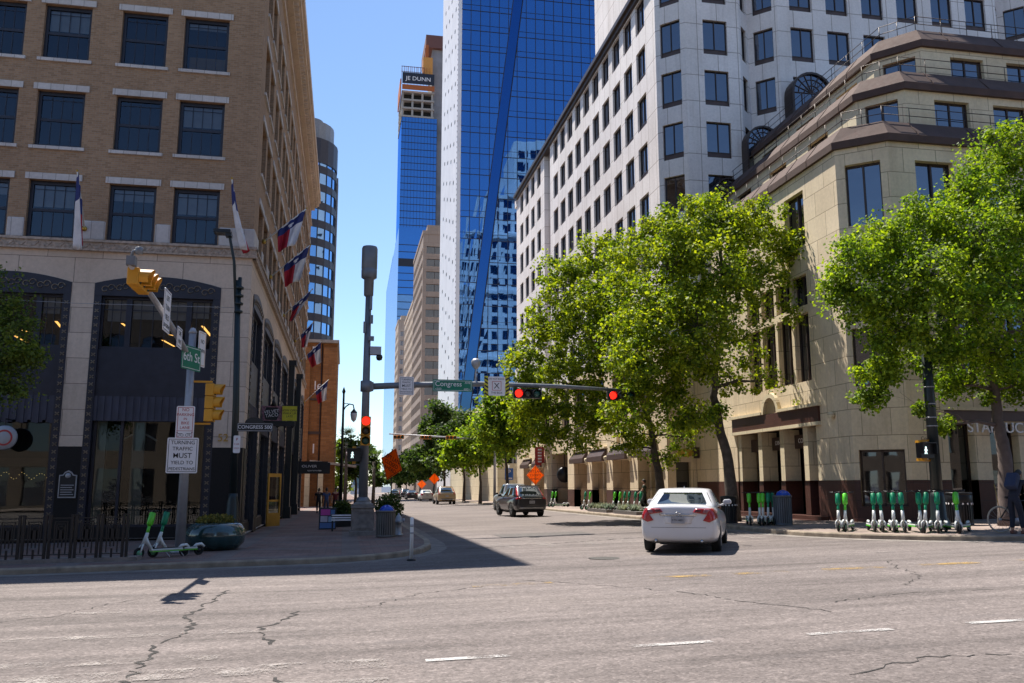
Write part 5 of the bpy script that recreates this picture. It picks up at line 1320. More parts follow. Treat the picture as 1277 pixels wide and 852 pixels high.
# --- orange diamond work signs
def diamond(loc, label, rz, s=1.08, zc=2.35, words=True, tilt=0):
    t = thing('road_work_sign', label, 'sign', loc, rz, 'orange road work signs'); b = MB(); h = s/math.sqrt(2)
    Q = [(h*math.cos(tilt+i*PI/2),zc+h*math.sin(tilt+i*PI/2)) for i in range(4)]
    b.prism(Q,-.012,.012,'y'); p = mk('diamond_plate', b, M['sign_orange'], t)
    b = MB(); k = .93
    for i in range(4):
        A = Q[i]; B = Q[(i+1)%4]; f = lambda P,k_: (P[0]*k_, -.0135, zc+(P[1]-zc)*k_)
        b.quad(f(A,.95),f(B,.95),f(B,.91),f(A,.91))
    mk('border', b, M['sign_black'], p)
    if words:
        for tx,z in (('LEFT LANE',.27),('CLOSED',.0),('AHEAD',-.27)): text('lettering', tx, .24*s, M['sign_black'], t, (-z*math.sin(tilt),-.0135,zc+z*math.cos(tilt)), 0, ext=.0005, roll=tilt)
    b = MB(); b.bar((0,.03,.2),(0,.03,zc+h*.9),.045); b.bar((-.5,.05,.06),(.5,.05,.06),.06); b.bar((0,-.5,.06),(0,.6,.06),.06); b.bar((0,.03,0),(0,.03,.3),.07); mk('stand', b, M['dark_green'], t)
    return t
diamond((2.35,45,sz(2.35,45)), 'large orange diamond road work sign leaning by the left kerb', R(-52), 1.2, 2.80, True, R(-22))
diamond((13.95,64,sz(13.95,64)), 'orange diamond road work sign on the right pavement beside the dark car', R(14), 1.02, 2.3)
diamond((11.9,118,gz(11.9,118)), 'small orange diamond sign above the parked tan car', R(5), 1.05, 2.9, False)
diamond((13.0,150,gz(13,150)), 'farthest and tiniest orange diamond sign above the dark parked cars', R(5), 1.1, 2.4, False)
# blue parking sign
t = thing('parking_sign', 'blue parking sign under the street trees beyond the dark car', 'sign', (14.2,76,sz(14.2,76)))
b = MB(); b.tube([(0,0,0),(0,0,3.4)],.04,8); mk('post', b, M['galv'], t); o = plate('plate', .75, 1.0, plain('sign_blue',(.03,.13,.5),.5), t, (0,-.05,2.6)); text('lettering','P',.6,M['sign_white'],t,(0,-.06,2.75),0); b = MB(); b.box(-.28,.28,-.06,-.056,2.2,2.28); mk('rule', b, M['sign_white'], t)

# --- signals on the next crossing
fm = thing('signal_mast', 'distant mast arm across the street at the next crossing', 'pole', (14.3,84,sz(14.3,84)))
b = MB(); b.tube([(0,0,0),(0,0,7)],[.15,.1],10); b.tube([(0,0,6.0),(-10.2,0,6.5)],[.1,.06],8); mk('mast', b, M['galv'], fm)
for i,(x,l) in enumerate(((5.0,'leftmost of the distant signals, against the sky'),(7.6,'second distant signal, between the sky and the trees'),(10.0,'distant signal hanging in front of the dark street trees'))):
    signal('traffic_signal', l, (x,83.9,sz(14,84)+6.2), 0, -1, True, M['signal_orange'], 'traffic signals', .2)
# --- right-hand lamp post
RX, RY = 16.9, 22.9; rz_ = sz(RX,RY)
rl = thing('street_lamp', 'thick dark green post rising into the right-hand tree behind the row of scooters', 'street lamp', (RX,RY,rz_))
b = MB(); b.lathe([(.30,0),(.30,.2),(.22,.35),(.2,.9),(.17,1.1)],(0,0,0),16); b.tube([(0,0,1),(0,0,6.6)],[.165,.13],14); b.lathe([(.13,6.6),(.16,6.65),(0,6.9)],(0,0,0),12); mk('post', b, M['dark_green'], rl)
b = MB()
for z in (3.2,3.6,4.1,2.95): b.lathe([(.172,z),(.172,z+.03)],(0,0,0),14)
mk('steel_band', b, M['galv'], rl)
ped_signal('pedestrian signal with a lit walking figure on the dark post behind the scooters', (RX-.36,RY-.1,rz_+2.25), 0.12, 1)
b = MB(); b.bar((RX-.36,RY,rz_+1.96),(RX,RY,rz_+1.96),.05); b.bar((RX-.36,RY,rz_+2.54),(RX,RY,rz_+2.54),.05); mk('bracket', b, M['signal_yellow'], rl, world=True)
b = MB(); b.tube([(VX-.10,VY,7.12),(-8,VY-.1,7.06),(-13,VY-.2,7.14),(-24,VY-.4,7.5)], .008, 5)
tag(mk('overhead_wire', b, M['galv']), 'thin grey wire stretched from the dark lamp post past the yellow signal to the left', 'wire')
# ------------------------------------------------------------------ bins, hydrant, planters, fence
def leaf_bush(mb, c, rx, ry, rz, n, s, rnd, up=.4):
    for _ in range(n):
        while True:
            p = Vector((rnd.uniform(-1,1),rnd.uniform(-1,1),rnd.uniform(-1,1)))
            if p.length < 1: break
        q = Vector((c[0]+p.x*rx,c[1]+p.y*ry,c[2]+p.z*rz)); d = Vector((rnd.gauss(0,1),rnd.gauss(0,1),rnd.gauss(up,.7))).normalized(); a = d.orthogonal().normalized(); e = d.cross(a)
        k = s*rnd.uniform(.6,1.3)
        mb.quad(q, q+d*k*.5+a*k*.3, q+d*k, q+d*k*.5-a*k*.3)
def m_leaf(name, dark, light, trans):
    k = N(name); r = k.n('NewGeometry').outputs['Random Per Island']
    c = k.ramp(r, [(0,dark),(.5,tuple((a+b)/2 for a,b in zip(dark,light))),(1,light)])
    nz = k.noise(.9, k.pos(), 3, .6); c = k.mix(1, c, k.ramp(nz,[(.32,(.62,.78,.75)),(.5,(1,1,1)),(.68,(1.35,1.25,.9))]), 'MULTIPLY')
    p = k.n('BsdfPrincipled', {'Base Color':c,'Roughness':.55,'Specular IOR Level':.25}); t = k.n('BsdfTranslucent')
    k.t.links.new(k.mix(1,c,trans,'MULTIPLY'), t.inputs[0])
    s = k.n('MixShader', {0:.45}); k.t.links.new(p.outputs[0], s.inputs[1]); k.t.links.new(t.outputs[0], s.inputs[2]); k.t.links.new(s.outputs[0], k.out.inputs[0]); return k.m
M['leaf'] = m_leaf('maple_leaf', (.046,.100,.011), (.28,.36,.030), (1.8,1.85,.5))
M['leaf_dark'] = m_leaf('oak_leaf', (.025,.052,.014), (.085,.125,.030), (1.7,1.8,.7))
M['leaf_gold'] = m_leaf('young_maple_leaf', (.046,.098,.010), (.325,.38,.030), (1.85,1.8,.45))
M['leaf_mid'] = m_leaf('feathery_leaf', (.05,.085,.02), (.17,.22,.05), (1.7,1.8,.7))
M['leaf_agave'] = m_leaf('agave_leaf', (.16,.20,.14), (.33,.37,.27), (1,1,1))
M['leaf_flower'] = m_leaf('ground_flower', (.08,.09,.02), (.30,.24,.05), (1,1,1))
M['bark'] = plain('bark', (.085,.068,.055), .95, var=.4, vs=5, bump=1.)
M['bark_pale'] = plain('pale_bark', (.13,.10,.09), .95, var=.3, vs=3, bump=.8)
M['glaze'] = N('green_glaze'); k = M['glaze']; nz = k.noise(3, k.scale(k.obj(),(1,1,.4)), 5, .6)
M['glaze'] = k.done(k.ramp(nz,[(.3,(.012,.035,.030)),(.55,(.02,.055,.06)),(.75,(.035,.10,.11))]), .12, 0, None, .6, .5)
pl = thing('planter', 'big round green glazed planter with low flowers at the left corner', 'planter', (-3.39,25.4,sz(-3.39,25.4)))
b = MB(); b.lathe([(.45,0),(.62,.04),(.76,.16),(.80,.33),(.76,.46),(.66,.56),(.57,.60),(.52,.585),(.50,.53),(0,.52)],(0,0,0),36); mk('bowl', b, M['glaze'], pl)
b = MB(); b.lathe([(.5,.50),(0,.54)],(0,0,0),20); mk('soil', b, M['earth'], pl)
b = MB(); leaf_bush(b,(0,0,.63),.50,.50,.12,1500,.075,random.Random(3)); mk('plants', b, M['leaf_flower'], pl); pl.scale = (1,1,1.22)
def slat_bin(loc, label, mat, bag=True, band=False, rr=.31, h=.92):
    t = thing('litter_bin', label, 'litter bin', loc); b = MB(); b.lathe([(rr*.86,.02),(rr*.9,h-.06),(rr*.82,h-.06),(rr*.80,.02)],(0,0,0),28); mk('liner', b, M['black_paint'], t)
    b = MB(); n = 26
    for i in range(n):
        a = 2*PI*i/n; c,s = math.cos(a),math.sin(a); b.T = Matrix.Translation((c*rr*.94,s*rr*.94,0)) @ Matrix.Rotation(a,4,'Z'); b.box(-.012,.012,-.024,.024,.06,h-.03)
    b.T = None; mk('slat_body', b, mat, t)
    b = MB(); b.lathe([(rr*.80,h-.04),(rr*1.03,h-.05),(rr*1.05,h),(rr*.98,h+.02),(rr*.78,h),(rr*.8,h-.04)],(0,0,0),28); b.lathe([(rr*.96,.0),(rr*1.0,.03),(rr*.98,.07),(rr*.9,.07)],(0,0,0),28); mk('rim', b, mat, t)
    if bag:
        b = MB(); rnd = random.Random(5); b.grid(lambda u,v: ((rr*.78*math.sin(v*PI/2)*(1+.08*math.sin(u*31)))*math.cos(2*PI*u)+.04, rr*.78*math.sin(v*PI/2)*(1+.08*math.sin(u*23))*math.sin(2*PI*u), h-.02+.2*math.cos(v*PI/2)*(1+.1*math.sin(u*17))), 26, 8); mk('bag', b, M['bag_blue'], t, smooth=True)
    if band:
        b = MB(); b.lathe([(rr*1.0,.70),(rr*1.02,.72),(rr*1.02,.9),(rr*.9,.98),(0,1.0)],(0,0,0),28); mk('lid', b, mat, t)
        b = MB()
        for i in range(16):
            a = 2*PI*i/16; b.T = Matrix.Rotation(a,4,'Z') @ Matrix.Translation((0,-rr*1.0,.655)); b.prism([(-.035,0),(0,.035),(.035,0),(0,-.035)],-.01,0,'y')
        b.T = None; mk('diamond_band', b, M['sign_white'], t)
    return t
M['bag_blue'] = plain('blue_plastic', (.01,.06,.42), .25, var=.2, coat=.3)
M['bin_grey'] = plain('bin_grey', (.13,.12,.115), .5, .3); M['bin_blue'] = plain('bin_slate', (.10,.11,.13), .5, .3)
slat_bin((1.40,29.6,sz(1.4,29.6)), 'grey slatted litter bin with blue bag beside the stone pedestal', M['bin_grey'], True, rr=.32, h=.84)
slat_bin((14.72,28.0,sz(14.7,28)), 'slatted litter bin with blue bag on the right pavement near the portal', M['bin_blue'], True, rr=.31, h=.98)
slat_bin((18.75,24.4,sz(18.8,24.4)), 'black litter bin with a band of white diamonds by the coffee shop', M['black_paint'], False, True, rr=.37, h=.98)
slat_bin((13.95,30.6,sz(14,30.6)), 'dark lidded litter bin beside the tree trunk right of the white car', M['black_paint'], False, True, rr=.3, h=.95)
# hydrant
hy = thing('fire_hydrant', 'old silver-grey fire hydrant beside the slatted litter bin at the left kerb', 'hydrant', (1.86,30.2,sz(1.86,30.2)))
b = MB(); b.lathe([(.17,0),(.17,.05),(.11,.08),(.10,.42),(.15,.44),(.15,.48),(.11,.50),(.10,.60),(.07,.66),(.03,.69),(.03,.74),(0,.74)],(0,0,0),16); mk('barrel', b, M['galv'], hy)
for nme,ax,c in (('outlet','x',(.08,0,.5)),('outlet','x',(-.2,0,.5)),('outlet','y',(0,-.2,.46))):
    b = MB(); b.lathe([(.06,0),(.065,.08),(.07,.09),(.07,.12),(0,.125)] if c[0] >= 0 and ax == 'x' else [(0,0),(.07,.005),(.07,.03),(.065,.04),(.06,.12)],c,12,ax); mk(nme, b, M['galv'], hy)
# thin white delineator post on the road
bo = thing('delineator_post', 'thin white flexible post standing in the shade at the left kerb corner', 'post', (1.62,21.2,gz(1.6,21.2)))
b = MB(); b.lathe([(.11,0),(.11,.03),(.05,.05)],(0,0,0),14); mk('base', b, M['black_paint'], bo)
b = MB(); b.lathe([(.043,.04),(.043,.98),(.03,1.0),(0,1.0)],(0,0,0),14); mk('post', b, M['white_paint'], bo)
b = MB(); b.lathe([(.045,.78),(.045,.84)],(0,0,0),14); b.lathe([(.045,.62),(.045,.66)],(0,0,0),14); mk('reflective_band', b, M['galv'], bo)
# A-board, bench and shrubs behind the pedestal
ab = thing('sandwich_board', 'small sandwich board with pink and blue poster on the left pavement', 'sign board', (-.6,37,sz(-.6,37)))
b = MB(); b.add([(-.34,-.25,0),(.34,-.25,0),(.34,-.02,.86),(-.34,-.02,.86),(-.34,-.21,0),(.34,-.21,0),(.34,.02,.86),(-.34,.02,.86)],[(0,1,2,3),(7,6,5,4),(0,4,5,1),(1,5,6,2),(2,6,7,3),(3,7,4,0)]); b.add([(-.34,.21,0),(.34,.21,0),(.34,-.0,.85),(-.34,-.0,.85),(-.34,.25,0),(.34,.25,0),(.34,.04,.86),(-.34,.04,.86)],[(0,1,2,3),(7,6,5,4),(0,4,5,1),(1,5,6,2),(2,6,7,3),(3,7,4,0)]); mk('board', b, M['sign_black'], ab)
b = MB(); f = lambda x,t: (x,-.252+.225*t,.02+.82*t-.001)
for x0,x1,t0,t1,mi in ((-.3,.3,.04,.3,0),(-.28,.0,.34,.62,1),(.03,.28,.34,.6,2),(-.28,.1,.66,.95,3),(.12,.28,.66,.92,0)): b.mi = mi; b.quad(*[(x,y-.004,z) for x,y,z in (f(x0,t0),f(x1,t0),f(x1,t1),f(x0,t1))])
mk('poster', b, [plain('poster_blue',(.08,.16,.35),.6),plain('poster_pale',(.5,.45,.5),.6),plain('poster_grey',(.3,.4,.5),.6),plain('poster_pink',(.55,.05,.3),.6)], ab)
bn = thing('bench', 'black bench with pale slatted seat beside the stone pedestal', 'bench', (.0,35.3,sz(0,35.3)))
b = MB()
for i in range(3): b.box(-.42,.42,-.42+.30*i,-.16+.30*i,.40+.08*i,.44+.08*i)
mk('seat', b, M['sign_white'], bn)
for sx_ in (-1,1):
    b = MB(); b.box(sx_*.38-.03,sx_*.38+.03,-.44,-.38,0,.4); b.box(sx_*.38-.03,sx_*.38+.03,.36,.44,0,.55); b.bar((sx_*.38,-.42,.36),(sx_*.38,.42,.52),.05); mk('leg', b, M['black_paint'], bn)
b = MB(); b.box(-.44,.44,.44,.48,.5,.62); mk('backrest', b, M['black_paint'], bn)
for (x,y,lab,s) in ((1.75,34.5,'dark green shrub in a low planter behind the slatted litter bin',1.0),(.0,39.5,'dark leafy shrub between the bench and the lamp post',.8)):
    t = thing('potted_shrub', lab, 'plant', (x,y,sz(x,y))); b = MB(); b.box(-.45*s,.45*s,-.4,.4,0,.42); mk('planter_box', b, M['black_paint'], t, bevel=.02)
    b = MB(); leaf_bush(b,(0,0,.85*s),.55*s,.5*s,.52*s,1700,.11,random.Random(int(x*9))); mk('foliage', b, M['leaf_dark'], t)
for i,(x,y) in enumerate(((.35,41.5),(.9,43.5))):
    t = thing('cafe_table', ('round dark cafe table on the left pavement behind the bench','farther dark cafe table on the left pavement near the kerb')[i], 'table', (x,y,sz(x,y)))
    b = MB(); b.lathe([(0,.72),(.42,.72),(.42,.76),(0,.76)],(0,0,0),18); mk('tabletop', b, M['black_paint'], t); b = MB(); b.lathe([(.25,0),(.25,.03),(.04,.06),(.035,.72)],(0,0,0),10); mk('pedestal', b, M['black_paint'], t)
# iron cafe railing
FX0, FX1, FY = -12.2, -4.95, 22.05
fc_ = thing('cafe_railing', 'black iron railing with geometric panels along the left kerb', 'fence', (FX0,FY,sz(FX0,FY)))
nP = 13; L_ = (FX1-FX0)/nP
T0 = sz(FX0,FY)
for i in range(nP+1):
    x = FX0+i*L_; z = sz(x,FY); b = MB()
    for dx in (-.045,.045): b.box(x+dx-.028,x+dx+.028,FY-.035,FY+.035,z+.05,z+1.05)
    b.box(x-.08,x+.08,FY-.04,FY+.04,z+1.05,z+1.075); mk('post', b, M['black_paint'], fc_, world=True)
    if i < nP:
        b = MB(); x0,x1 = x+.08,x+L_-.08; w_ = x1-x0; Y = FY
        for zz in (1.0,.52,): b.bar((x0,Y,z+zz),(x1,Y,z+zz),.028)
        b.bar((x0,Y,z+.18),(x1,Y,z+.18),.02)
        for k in range(1,5):
            xx = x0+w_*k/5; b.bar((xx,Y,z+(.2 if k in (1,4) else .34)),(xx,Y,z+.52),.025)
        for g in (.16,.27,.38):
            for p,q in (((x0+w_*g,z+.52),(x0+w_*g,z+1.0-g*.5)),((x0+w_*g,z+1.0-g*.5),(x1-w_*g,z+1.0-g*.5)),((x1-w_*g,z+1.0-g*.5),(x1-w_*g,z+.52))): b.bar((p[0],Y,p[1]),(q[0],Y,q[1]),.024)
        b.box((x0+x1)/2-.06,(x0+x1)/2+.06,Y-.012,Y+.012,z+.52,z+.74); b.bar(((x0+x1)/2,Y,z+.05),((x0+x1)/2,Y,z+.30),.04)
        mk('panel', b, M['black_paint'], fc_, world=True)
b = MB(); b.add([(x,y,sz(x,y)+h) for h in (-.02,.09) for x,y in ((FX0-.1,FY-.12),(FX1+.3,FY-.12),(FX1+.3,FY+.5),(FX0-.1,FY+.5))],[(3,2,1,0),(4,5,6,7),(0,1,5,4),(1,2,6,5),(2,3,7,6),(3,0,4,7)]); mk('base_plinth', b, M['ped_stone'], fc_, world=True)

# ------------------------------------------------------------------ electric scooters
M['sc_green'] = plain('scooter_green', (.10,.55,.02), .35, var=.1, coat=.3); M['sc_teal'] = plain('scooter_dark_green', (.0,.20,.09), .4, var=.1)
M['sc_white'] = plain('scooter_white', (.66,.68,.66), .4, var=.06); M['rubber'] = plain('tyre_rubber', (.012,.012,.012), .85); M['sc_mint'] = plain('scooter_mint', (.16,.45,.27), .4)
def scooter(label, tone, loc, rot, lean=0):
    """length along +x (front wheel at +x)"""
    t = thing('electric_scooter', label, 'scooter', loc, rot, 'parked electric scooters'); t.rotation_euler = (lean,0,rot)
    g = M[tone]
    b = MB(); b.add([(-.50,-.07,.16),(.30,-.07,.16),(.30,.07,.16),(-.50,.07,.16),(-.50,-.08,.21),(.30,-.08,.21),(.30,.08,.21),(-.50,.08,.21)],[(3,2,1,0),(4,5,6,7),(0,1,5,4),(1,2,6,5),(2,3,7,6),(3,0,4,7)]); mk('deck', b, M['sc_white'], t, bevel=.015)
    b = MB(); b.box(-.46,.26,-.06,.06,.212,.222); mk('grip_mat', b, M['rubber'], t); b = MB(); b.box(-.5,.28,-.082,.082,.14,.16); mk('deck_trim', b, M['sc_green'], t)
    b = MB(); b.tube([(.26,0,.18),(.38,0,.36),(.43,0,.48)], [.04,.045,.04], 8); b.tube([(.50,0,.30),(.43,0,.50),(.40,0,.60)], [.042,.045,.04], 8); b.tube([(.58,.07,.13),(.54,.07,.27),(.48,0,.36)],.022,6); b.tube([(.58,-.07,.13),(.54,-.07,.27),(.48,0,.36)],.022,6); mk('neck', b, M['sc_white'], t)
    b = MB(); b.tube([(.42,0,.52),(.36,0,.80)], .038, 8); mk('stem', b, M['sc_teal'] if tone == 'sc_teal' else g, t)
    b = MB(); b.tube([(.365,0,.76),(.36,0,.80),(.30,0,1.06),(.295,0,1.08)], [.05,.075,.075,.05], 10); mk('battery_sleeve', b, g, t)
    b = MB(); b.tube([(.29,-.24,1.12),(.29,-.08,1.10),(.29,.08,1.10),(.29,.24,1.12)], .016, 8); b.tube([(.29,-.1,1.11),(.36,-.14,1.13)],.01,6); b.tube([(.29,.1,1.11),(.36,.14,1.13)],.01,6); b.box(.25,.33,-.05,.05,1.08,1.12); mk('handlebar', b, M['black_paint'], t)
    for x,z in ((.58,.13),(-.56,.12)):
        b = MB(); r = z; b.lathe([(r*.55,-.028),(r*.9,-.03),(r,-.012),(r,.012),(r*.9,.03),(r*.55,.028),(r*.55,-.028)],(x,0,z),18,'y'); w_ = mk('wheel', b, M['rubber'], t)
        b = MB(); b.lathe([(0,-.03),(r*.5,-.026),(r*.5,.026),(0,.03)],(x,0,z),14,'y'); mk('hub', b, M['sc_mint'] if x > 0 else M['black_paint'], w_)
    b = MB(); b.tube([(-.70,0,.20),(-.62,0,.27),(-.50,0,.26),(-.42,0,.2)], [.03,.04,.04,.03], 6); mk('fender', b, M['sc_white'], t)
    b = MB(); b.tube([(-.05,.05,.15),(-.1,.2,.01)], .012, 6); mk('kickstand', b, M['galv'], t)
    return t
S1 = scooter('bright green scooter parked left of the pale signal pole, nearest the railing', 'sc_green', (-4.28,22.95,sz(-4.28,22.95)), R(218))
S2 = scooter('dark green scooter just behind the bright green one by the pale signal pole', 'sc_teal', (-4.0,23.25,sz(-4.0,23.25)), R(212))
ords = ['first','second','third','fourth','fifth','sixth','seventh','eighth','ninth']
row = [(14.95,23.25,0,R(238)),(15.12,23.0,0,R(240)),(15.27,22.75,0,R(236)),(15.40,22.55,0,R(241)),(15.65,22.25,0,R(238)),(15.85,22.0,0,R(235)),(16.02,21.72,0,R(240)),(16.2,21.45,1,R(243)),(16.45,21.3,0,R(225))]
def sc_label(i, b):
    if b: return 'bright green scooter second from the right end of the kerb row'
    return ords[i]+' dark green scooter from the left in the long kerb row'
for i,(x,y,br,r_) in enumerate(row):
    dup(S1 if br else S2, (x,y,sz(x,y)), r_+random.uniform(-.28,.28), sc_label(i,br)).rotation_euler.x = random.uniform(-.07,.07)
dup(S2, (14.42,23.95,sz(14.4,23.9)), R(232), 'dark green scooter of the pair left of the long kerb row'); dup(S1, (14.58,23.8,sz(14.6,23.8)), R(228), 'bright green scooter of the pair left of the long kerb row')
for i,(x,y,br,r_,l) in enumerate(((13.95,29.0,1,R(250),'bright green scooter standing alone between the white car and the tree trunk'),(14.15,28.6,1,R(246),'leftmost bright green scooter close to the slatted bin by the portal'),(14.3,28.55,1,R(240),'middle bright green scooter close to the slatted bin by the portal'),(14.5,28.5,0,R(236),'dark green scooter leaning right against the group by the slatted bin'),(14.62,28.6,0,R(250),'dark green scooter half hidden by the slatted bin'))):
    dup(S1 if br else S2, (x,y,sz(x,y)), r_, l)
for i,(px,y,br) in enumerate(((14.9,46.5,1),(15.0,45.9,1),(15.05,45.2,0),(15.1,44.6,0),(15.2,43.9,0),(15.25,43.2,0))):
    dup(S1 if br else S2, (px,y,sz(px,y)), R(185)+random.uniform(-.1,.1), ('farthest','second farthest','third','fourth','fifth','nearest')[i]+(' bright green' if br else ' dark green')+' scooter behind the agave beds along the arcade')
for i,(px,y,br) in enumerate(((14.9,52.5,0),(14.95,51.6,1),(15.1,62.0,1),(15.15,61.2,1))):
    dup(S1 if br else S2, (px,y,sz(px,y)), R(186), ('dark green scooter by the far agave bed','bright green scooter by the far agave bed','farther bright green scooter right of the dark car, by the gateway','nearer bright green scooter right of the dark car, by the gateway')[i])
# agave beds
for j,(x,y,l) in enumerate(((14.25,47.8,'far bed of pale spiky agave on the right kerb'),(14.3,43.0,'near bed of pale spiky agave on the right kerb'))):
    t = thing('agave_bed', l, 'plant bed', (x,y,sz(x,y))); b = MB(); b.box(-.35,.35,-1.9,1.9,0,.16); mk('planter_edge', b, M['bin_grey'], t)
    rnd = random.Random(j)
    for k in range(16):
        b = MB()
        c = Vector((rnd.uniform(-.25,.25),rnd.uniform(-1.75,1.75),.15))
        for q in range(22):
            a = rnd.uniform(0,2*PI); d = Vector((math.cos(a)*.5,math.sin(a)*.5,rnd.uniform(.5,1.2))).normalized(); s = d.cross(Vector((0,0,1))).normalized(); l_ = rnd.uniform(.25,.45)
            b.quad(c-s*.02,c+s*.02,c+d*l_*.6+s*.022,c+d*l_)
            b.quad(c-s*.02,c+d*l_*.6-s*.022,c+d*l_,c+d*l_*.6)
        mk('agave', b, M['leaf_agave'], t)
# ------------------------------------------------------------------ people
M['skin'] = plain('skin', (.42,.25,.18), .55, var=.05); M['skin_dark'] = plain('skin_brown', (.22,.12,.08), .55, var=.05)
M['hair'] = plain('hair', (.012,.009,.008), .6); M['shoe'] = plain('shoe', (.03,.03,.032), .6); M['shoe_w'] = plain('pale_shoe', (.5,.48,.46), .6)
def skin_mesh(name, joints, edges, radii, mat, parent, root=0, lv=2):
    me = bpy.data.meshes.new(name); me.from_pydata([tuple(j) for j in joints], edges, []); me.materials.append(mat)
    o = bpy.data.objects.new(name, me); COL.objects.link(o); o.parent = parent
    m = o.modifiers.new('skin','SKIN'); m.use_smooth_shade = True; m.branch_smoothing = .6
    for i, v in enumerate(me.skin_vertices[0].data):
        r = radii[i]; v.radius = r if isinstance(r, tuple) else (r,r); v.use_root = (i == root)
    s = o.modifiers.new('sub','SUBSURF'); s.levels = s.render_levels = lv
    return o
def person(label, loc, rot, pose, skin, top, trousers, shoe, sleeves='long', pack=None, bend=0., hold=None, shorts=False):
    """facing +y; pose: dict of joint points for arms and legs"""
    t = thing('person', label, 'person', loc, rot)
    hip = Vector((0,pose.get('hipy',0),pose.get('hipz',.93))); tl = Vector((0,math.sin(bend),math.cos(bend)))
    waist, chest, neck = hip+tl*.16, hip+tl*.40, hip+tl*.55
    hd = tl.lerp(Vector((0,.25,1)),.5).normalized(); h0 = neck+hd*.09; h1 = neck+hd*.20; 
    V = [hip, waist, chest, neck, h0, h1]; E = [(0,1),(1,2),(2,3),(3,4),(4,5)]; RD = [(.135,.10),(.125,.09),(.15,.10),(.06,.06),(.055,.055),(.05,.05)]
    side = {}
    for s, nm in ((-1,'l'),(1,'r')):
        sh = chest+tl*.08+Vector((s*.175,0,0)); el, wr = [Vector(p) for p in pose['arm_'+nm]]; hnd = wr+(wr-el).normalized()*.08
        i = len(V); V += [sh, el, wr, hnd]; E += [(2,i),(i,i+1),(i+1,i+2),(i+2,i+3)]; RD += [.058,.046,.036,(.042,.024)]
        for k in range(5):                                       # fingers
            d = (hnd-wr).normalized(); lat = d.cross(Vector((0,1,.2))).normalized() if abs(d.y) < .9 else Vector((1,0,0))
            off = (k-1.5)*.016 if k < 4 else .034; j = len(V); f0 = hnd+lat*off+(d*.02 if k < 4 else -d*.03); f1 = f0+d*(.045 if k < 4 else .03)+Vector((0,.012,-.01))+(lat*.015 if k == 4 else Vector((0,0,0)))
            V += [f0,f1]; E += [(i+3,j),(j,j+1)]; RD += [.009,.007]
        kn, an, toe = [Vector(p) for p in pose['leg_'+nm]]; hj = hip+Vector((s*.09,0,-.06)); i2 = len(V)
        V += [hj, kn, an, toe]; E += [(0,i2),(i2,i2+1),(i2+1,i2+2),(i2+2,i2+3)]; RD += [.085,.056,.04,(.04,.03)]
        side[nm] = (sh,el,wr,hj,kn,an,toe)
    body = skin_mesh('body', V, E, RD, skin, t)
    bpy.context.view_layer.update(); me = bpy.data.meshes.new_from_object(body.evaluated_get(bpy.context.evaluated_depsgraph_get())); body.modifiers.clear(); body.data = me
    c = neck+hd*.132; fwd = Vector((0,1,0)) if bend < .2 else Vector((0,math.cos(bend*.9),-math.sin(bend*.9))); up = fwd.cross(Vector((-1,0,0))).normalized()
    if up.z < 0: up = -up
    fr = Matrix((Vector((1,0,0)),fwd,up)).transposed().to_4x4(); fr.translation = c
    def skull(u, v, k=1.0):
        a, e = 2*PI*u, (v-.5)*PI; x, y, z = math.cos(a)*math.cos(e), math.sin(a)*math.cos(e), math.sin(e)
        j_ = 1-.22*max(0,-z)                                        # narrower jaw
        n_ = .024*math.exp(-((x/.16)**2+((z+.08)/.22)**2)) if y > 0 else 0
        ear = .018*math.exp(-((y+.05)/.16)**2-((z+.02)/.25)**2)*(1 if x > 0 else -1)
        return (x*.076*j_*k+ear, y*.098*(1-.10*max(0,-z)*(y < 0))*k+n_, z*.122*k)
    hb = bmesh.new(); hb.from_mesh(me); b = MB(); b.T = fr; b.grid(lambda u,v: skull(u,v), 28, 18)
    vs = [hb.verts.new(p) for p in b.v]
    for f in b.f:
        try: hb.faces.new([vs[q] for q in f]).smooth = True
        except ValueError: pass
    bmesh.ops.remove_doubles(hb, verts=hb.verts, dist=.0006); bmesh.ops.recalc_face_normals(hb, faces=hb.faces)
    for f in hb.faces: f.smooth = True
    hb.to_mesh(me); hb.free()
    g = 1.18
    jV = [hip-tl*.07, waist, chest, chest+tl*.11]; jE = [(0,1),(1,2),(2,3)]; jR = [(.168,.135),(.150,.118),(.176,.13),(.085,.08)]
    for nm in 'lr':
        sh,el,wr,*_ = side[nm]; i = len(jV); q = wr if sleeves == 'long' else sh.lerp(el,.65)
        pts = [sh,el,wr] if sleeves == 'long' else [sh,q]; rr = [.075,.058,.046] if sleeves == 'long' else [.078,.066]
        jV += pts; jE += [(2,i)]+[(i+k,i+k+1) for k in range(len(pts)-1)]; jR += rr
    skin_mesh('shirt' if sleeves != 'long' else 'jacket', jV, jE, jR, top, body)
    tV = [hip+tl*.13, hip]; tE = [(0,1)]; tR = [(.150,.118),(.158,.125)]
    for nm in 'lr':
        *_,hj,kn,an,toe = side[nm]; i = len(tV); end = an+(kn-an)*.1 if not shorts else kn.lerp(hj,.15); 
        pts = [hj,kn,end] if not shorts else [hj,end]; tV += pts; tE += [(1,i)]+[(i+k,i+k+1) for k in range(len(pts)-1)]; tR += [.10,.072,.06] if not shorts else [.105,.085]
        sm = MB(); f = (toe-an); f.z = 0; f.normalize(); c = an+f*.06; c.z = min(an.z,toe.z)
        b = MB(); b.T = Matrix.Translation((c.x,c.y,an.z-.085)) @ Matrix.Rotation(math.atan2(f.y,f.x),4,'Z'); b.prism([(-.13,-.042),(.08,-.048),(.15,-.02),(.15,.02),(.08,.048),(-.13,.042)],0,.085); mk('shoe', b, shoe, body, bevel=.02)
    skin_mesh('trousers' if not shorts else 'shorts', tV, tE, tR, trousers, body)
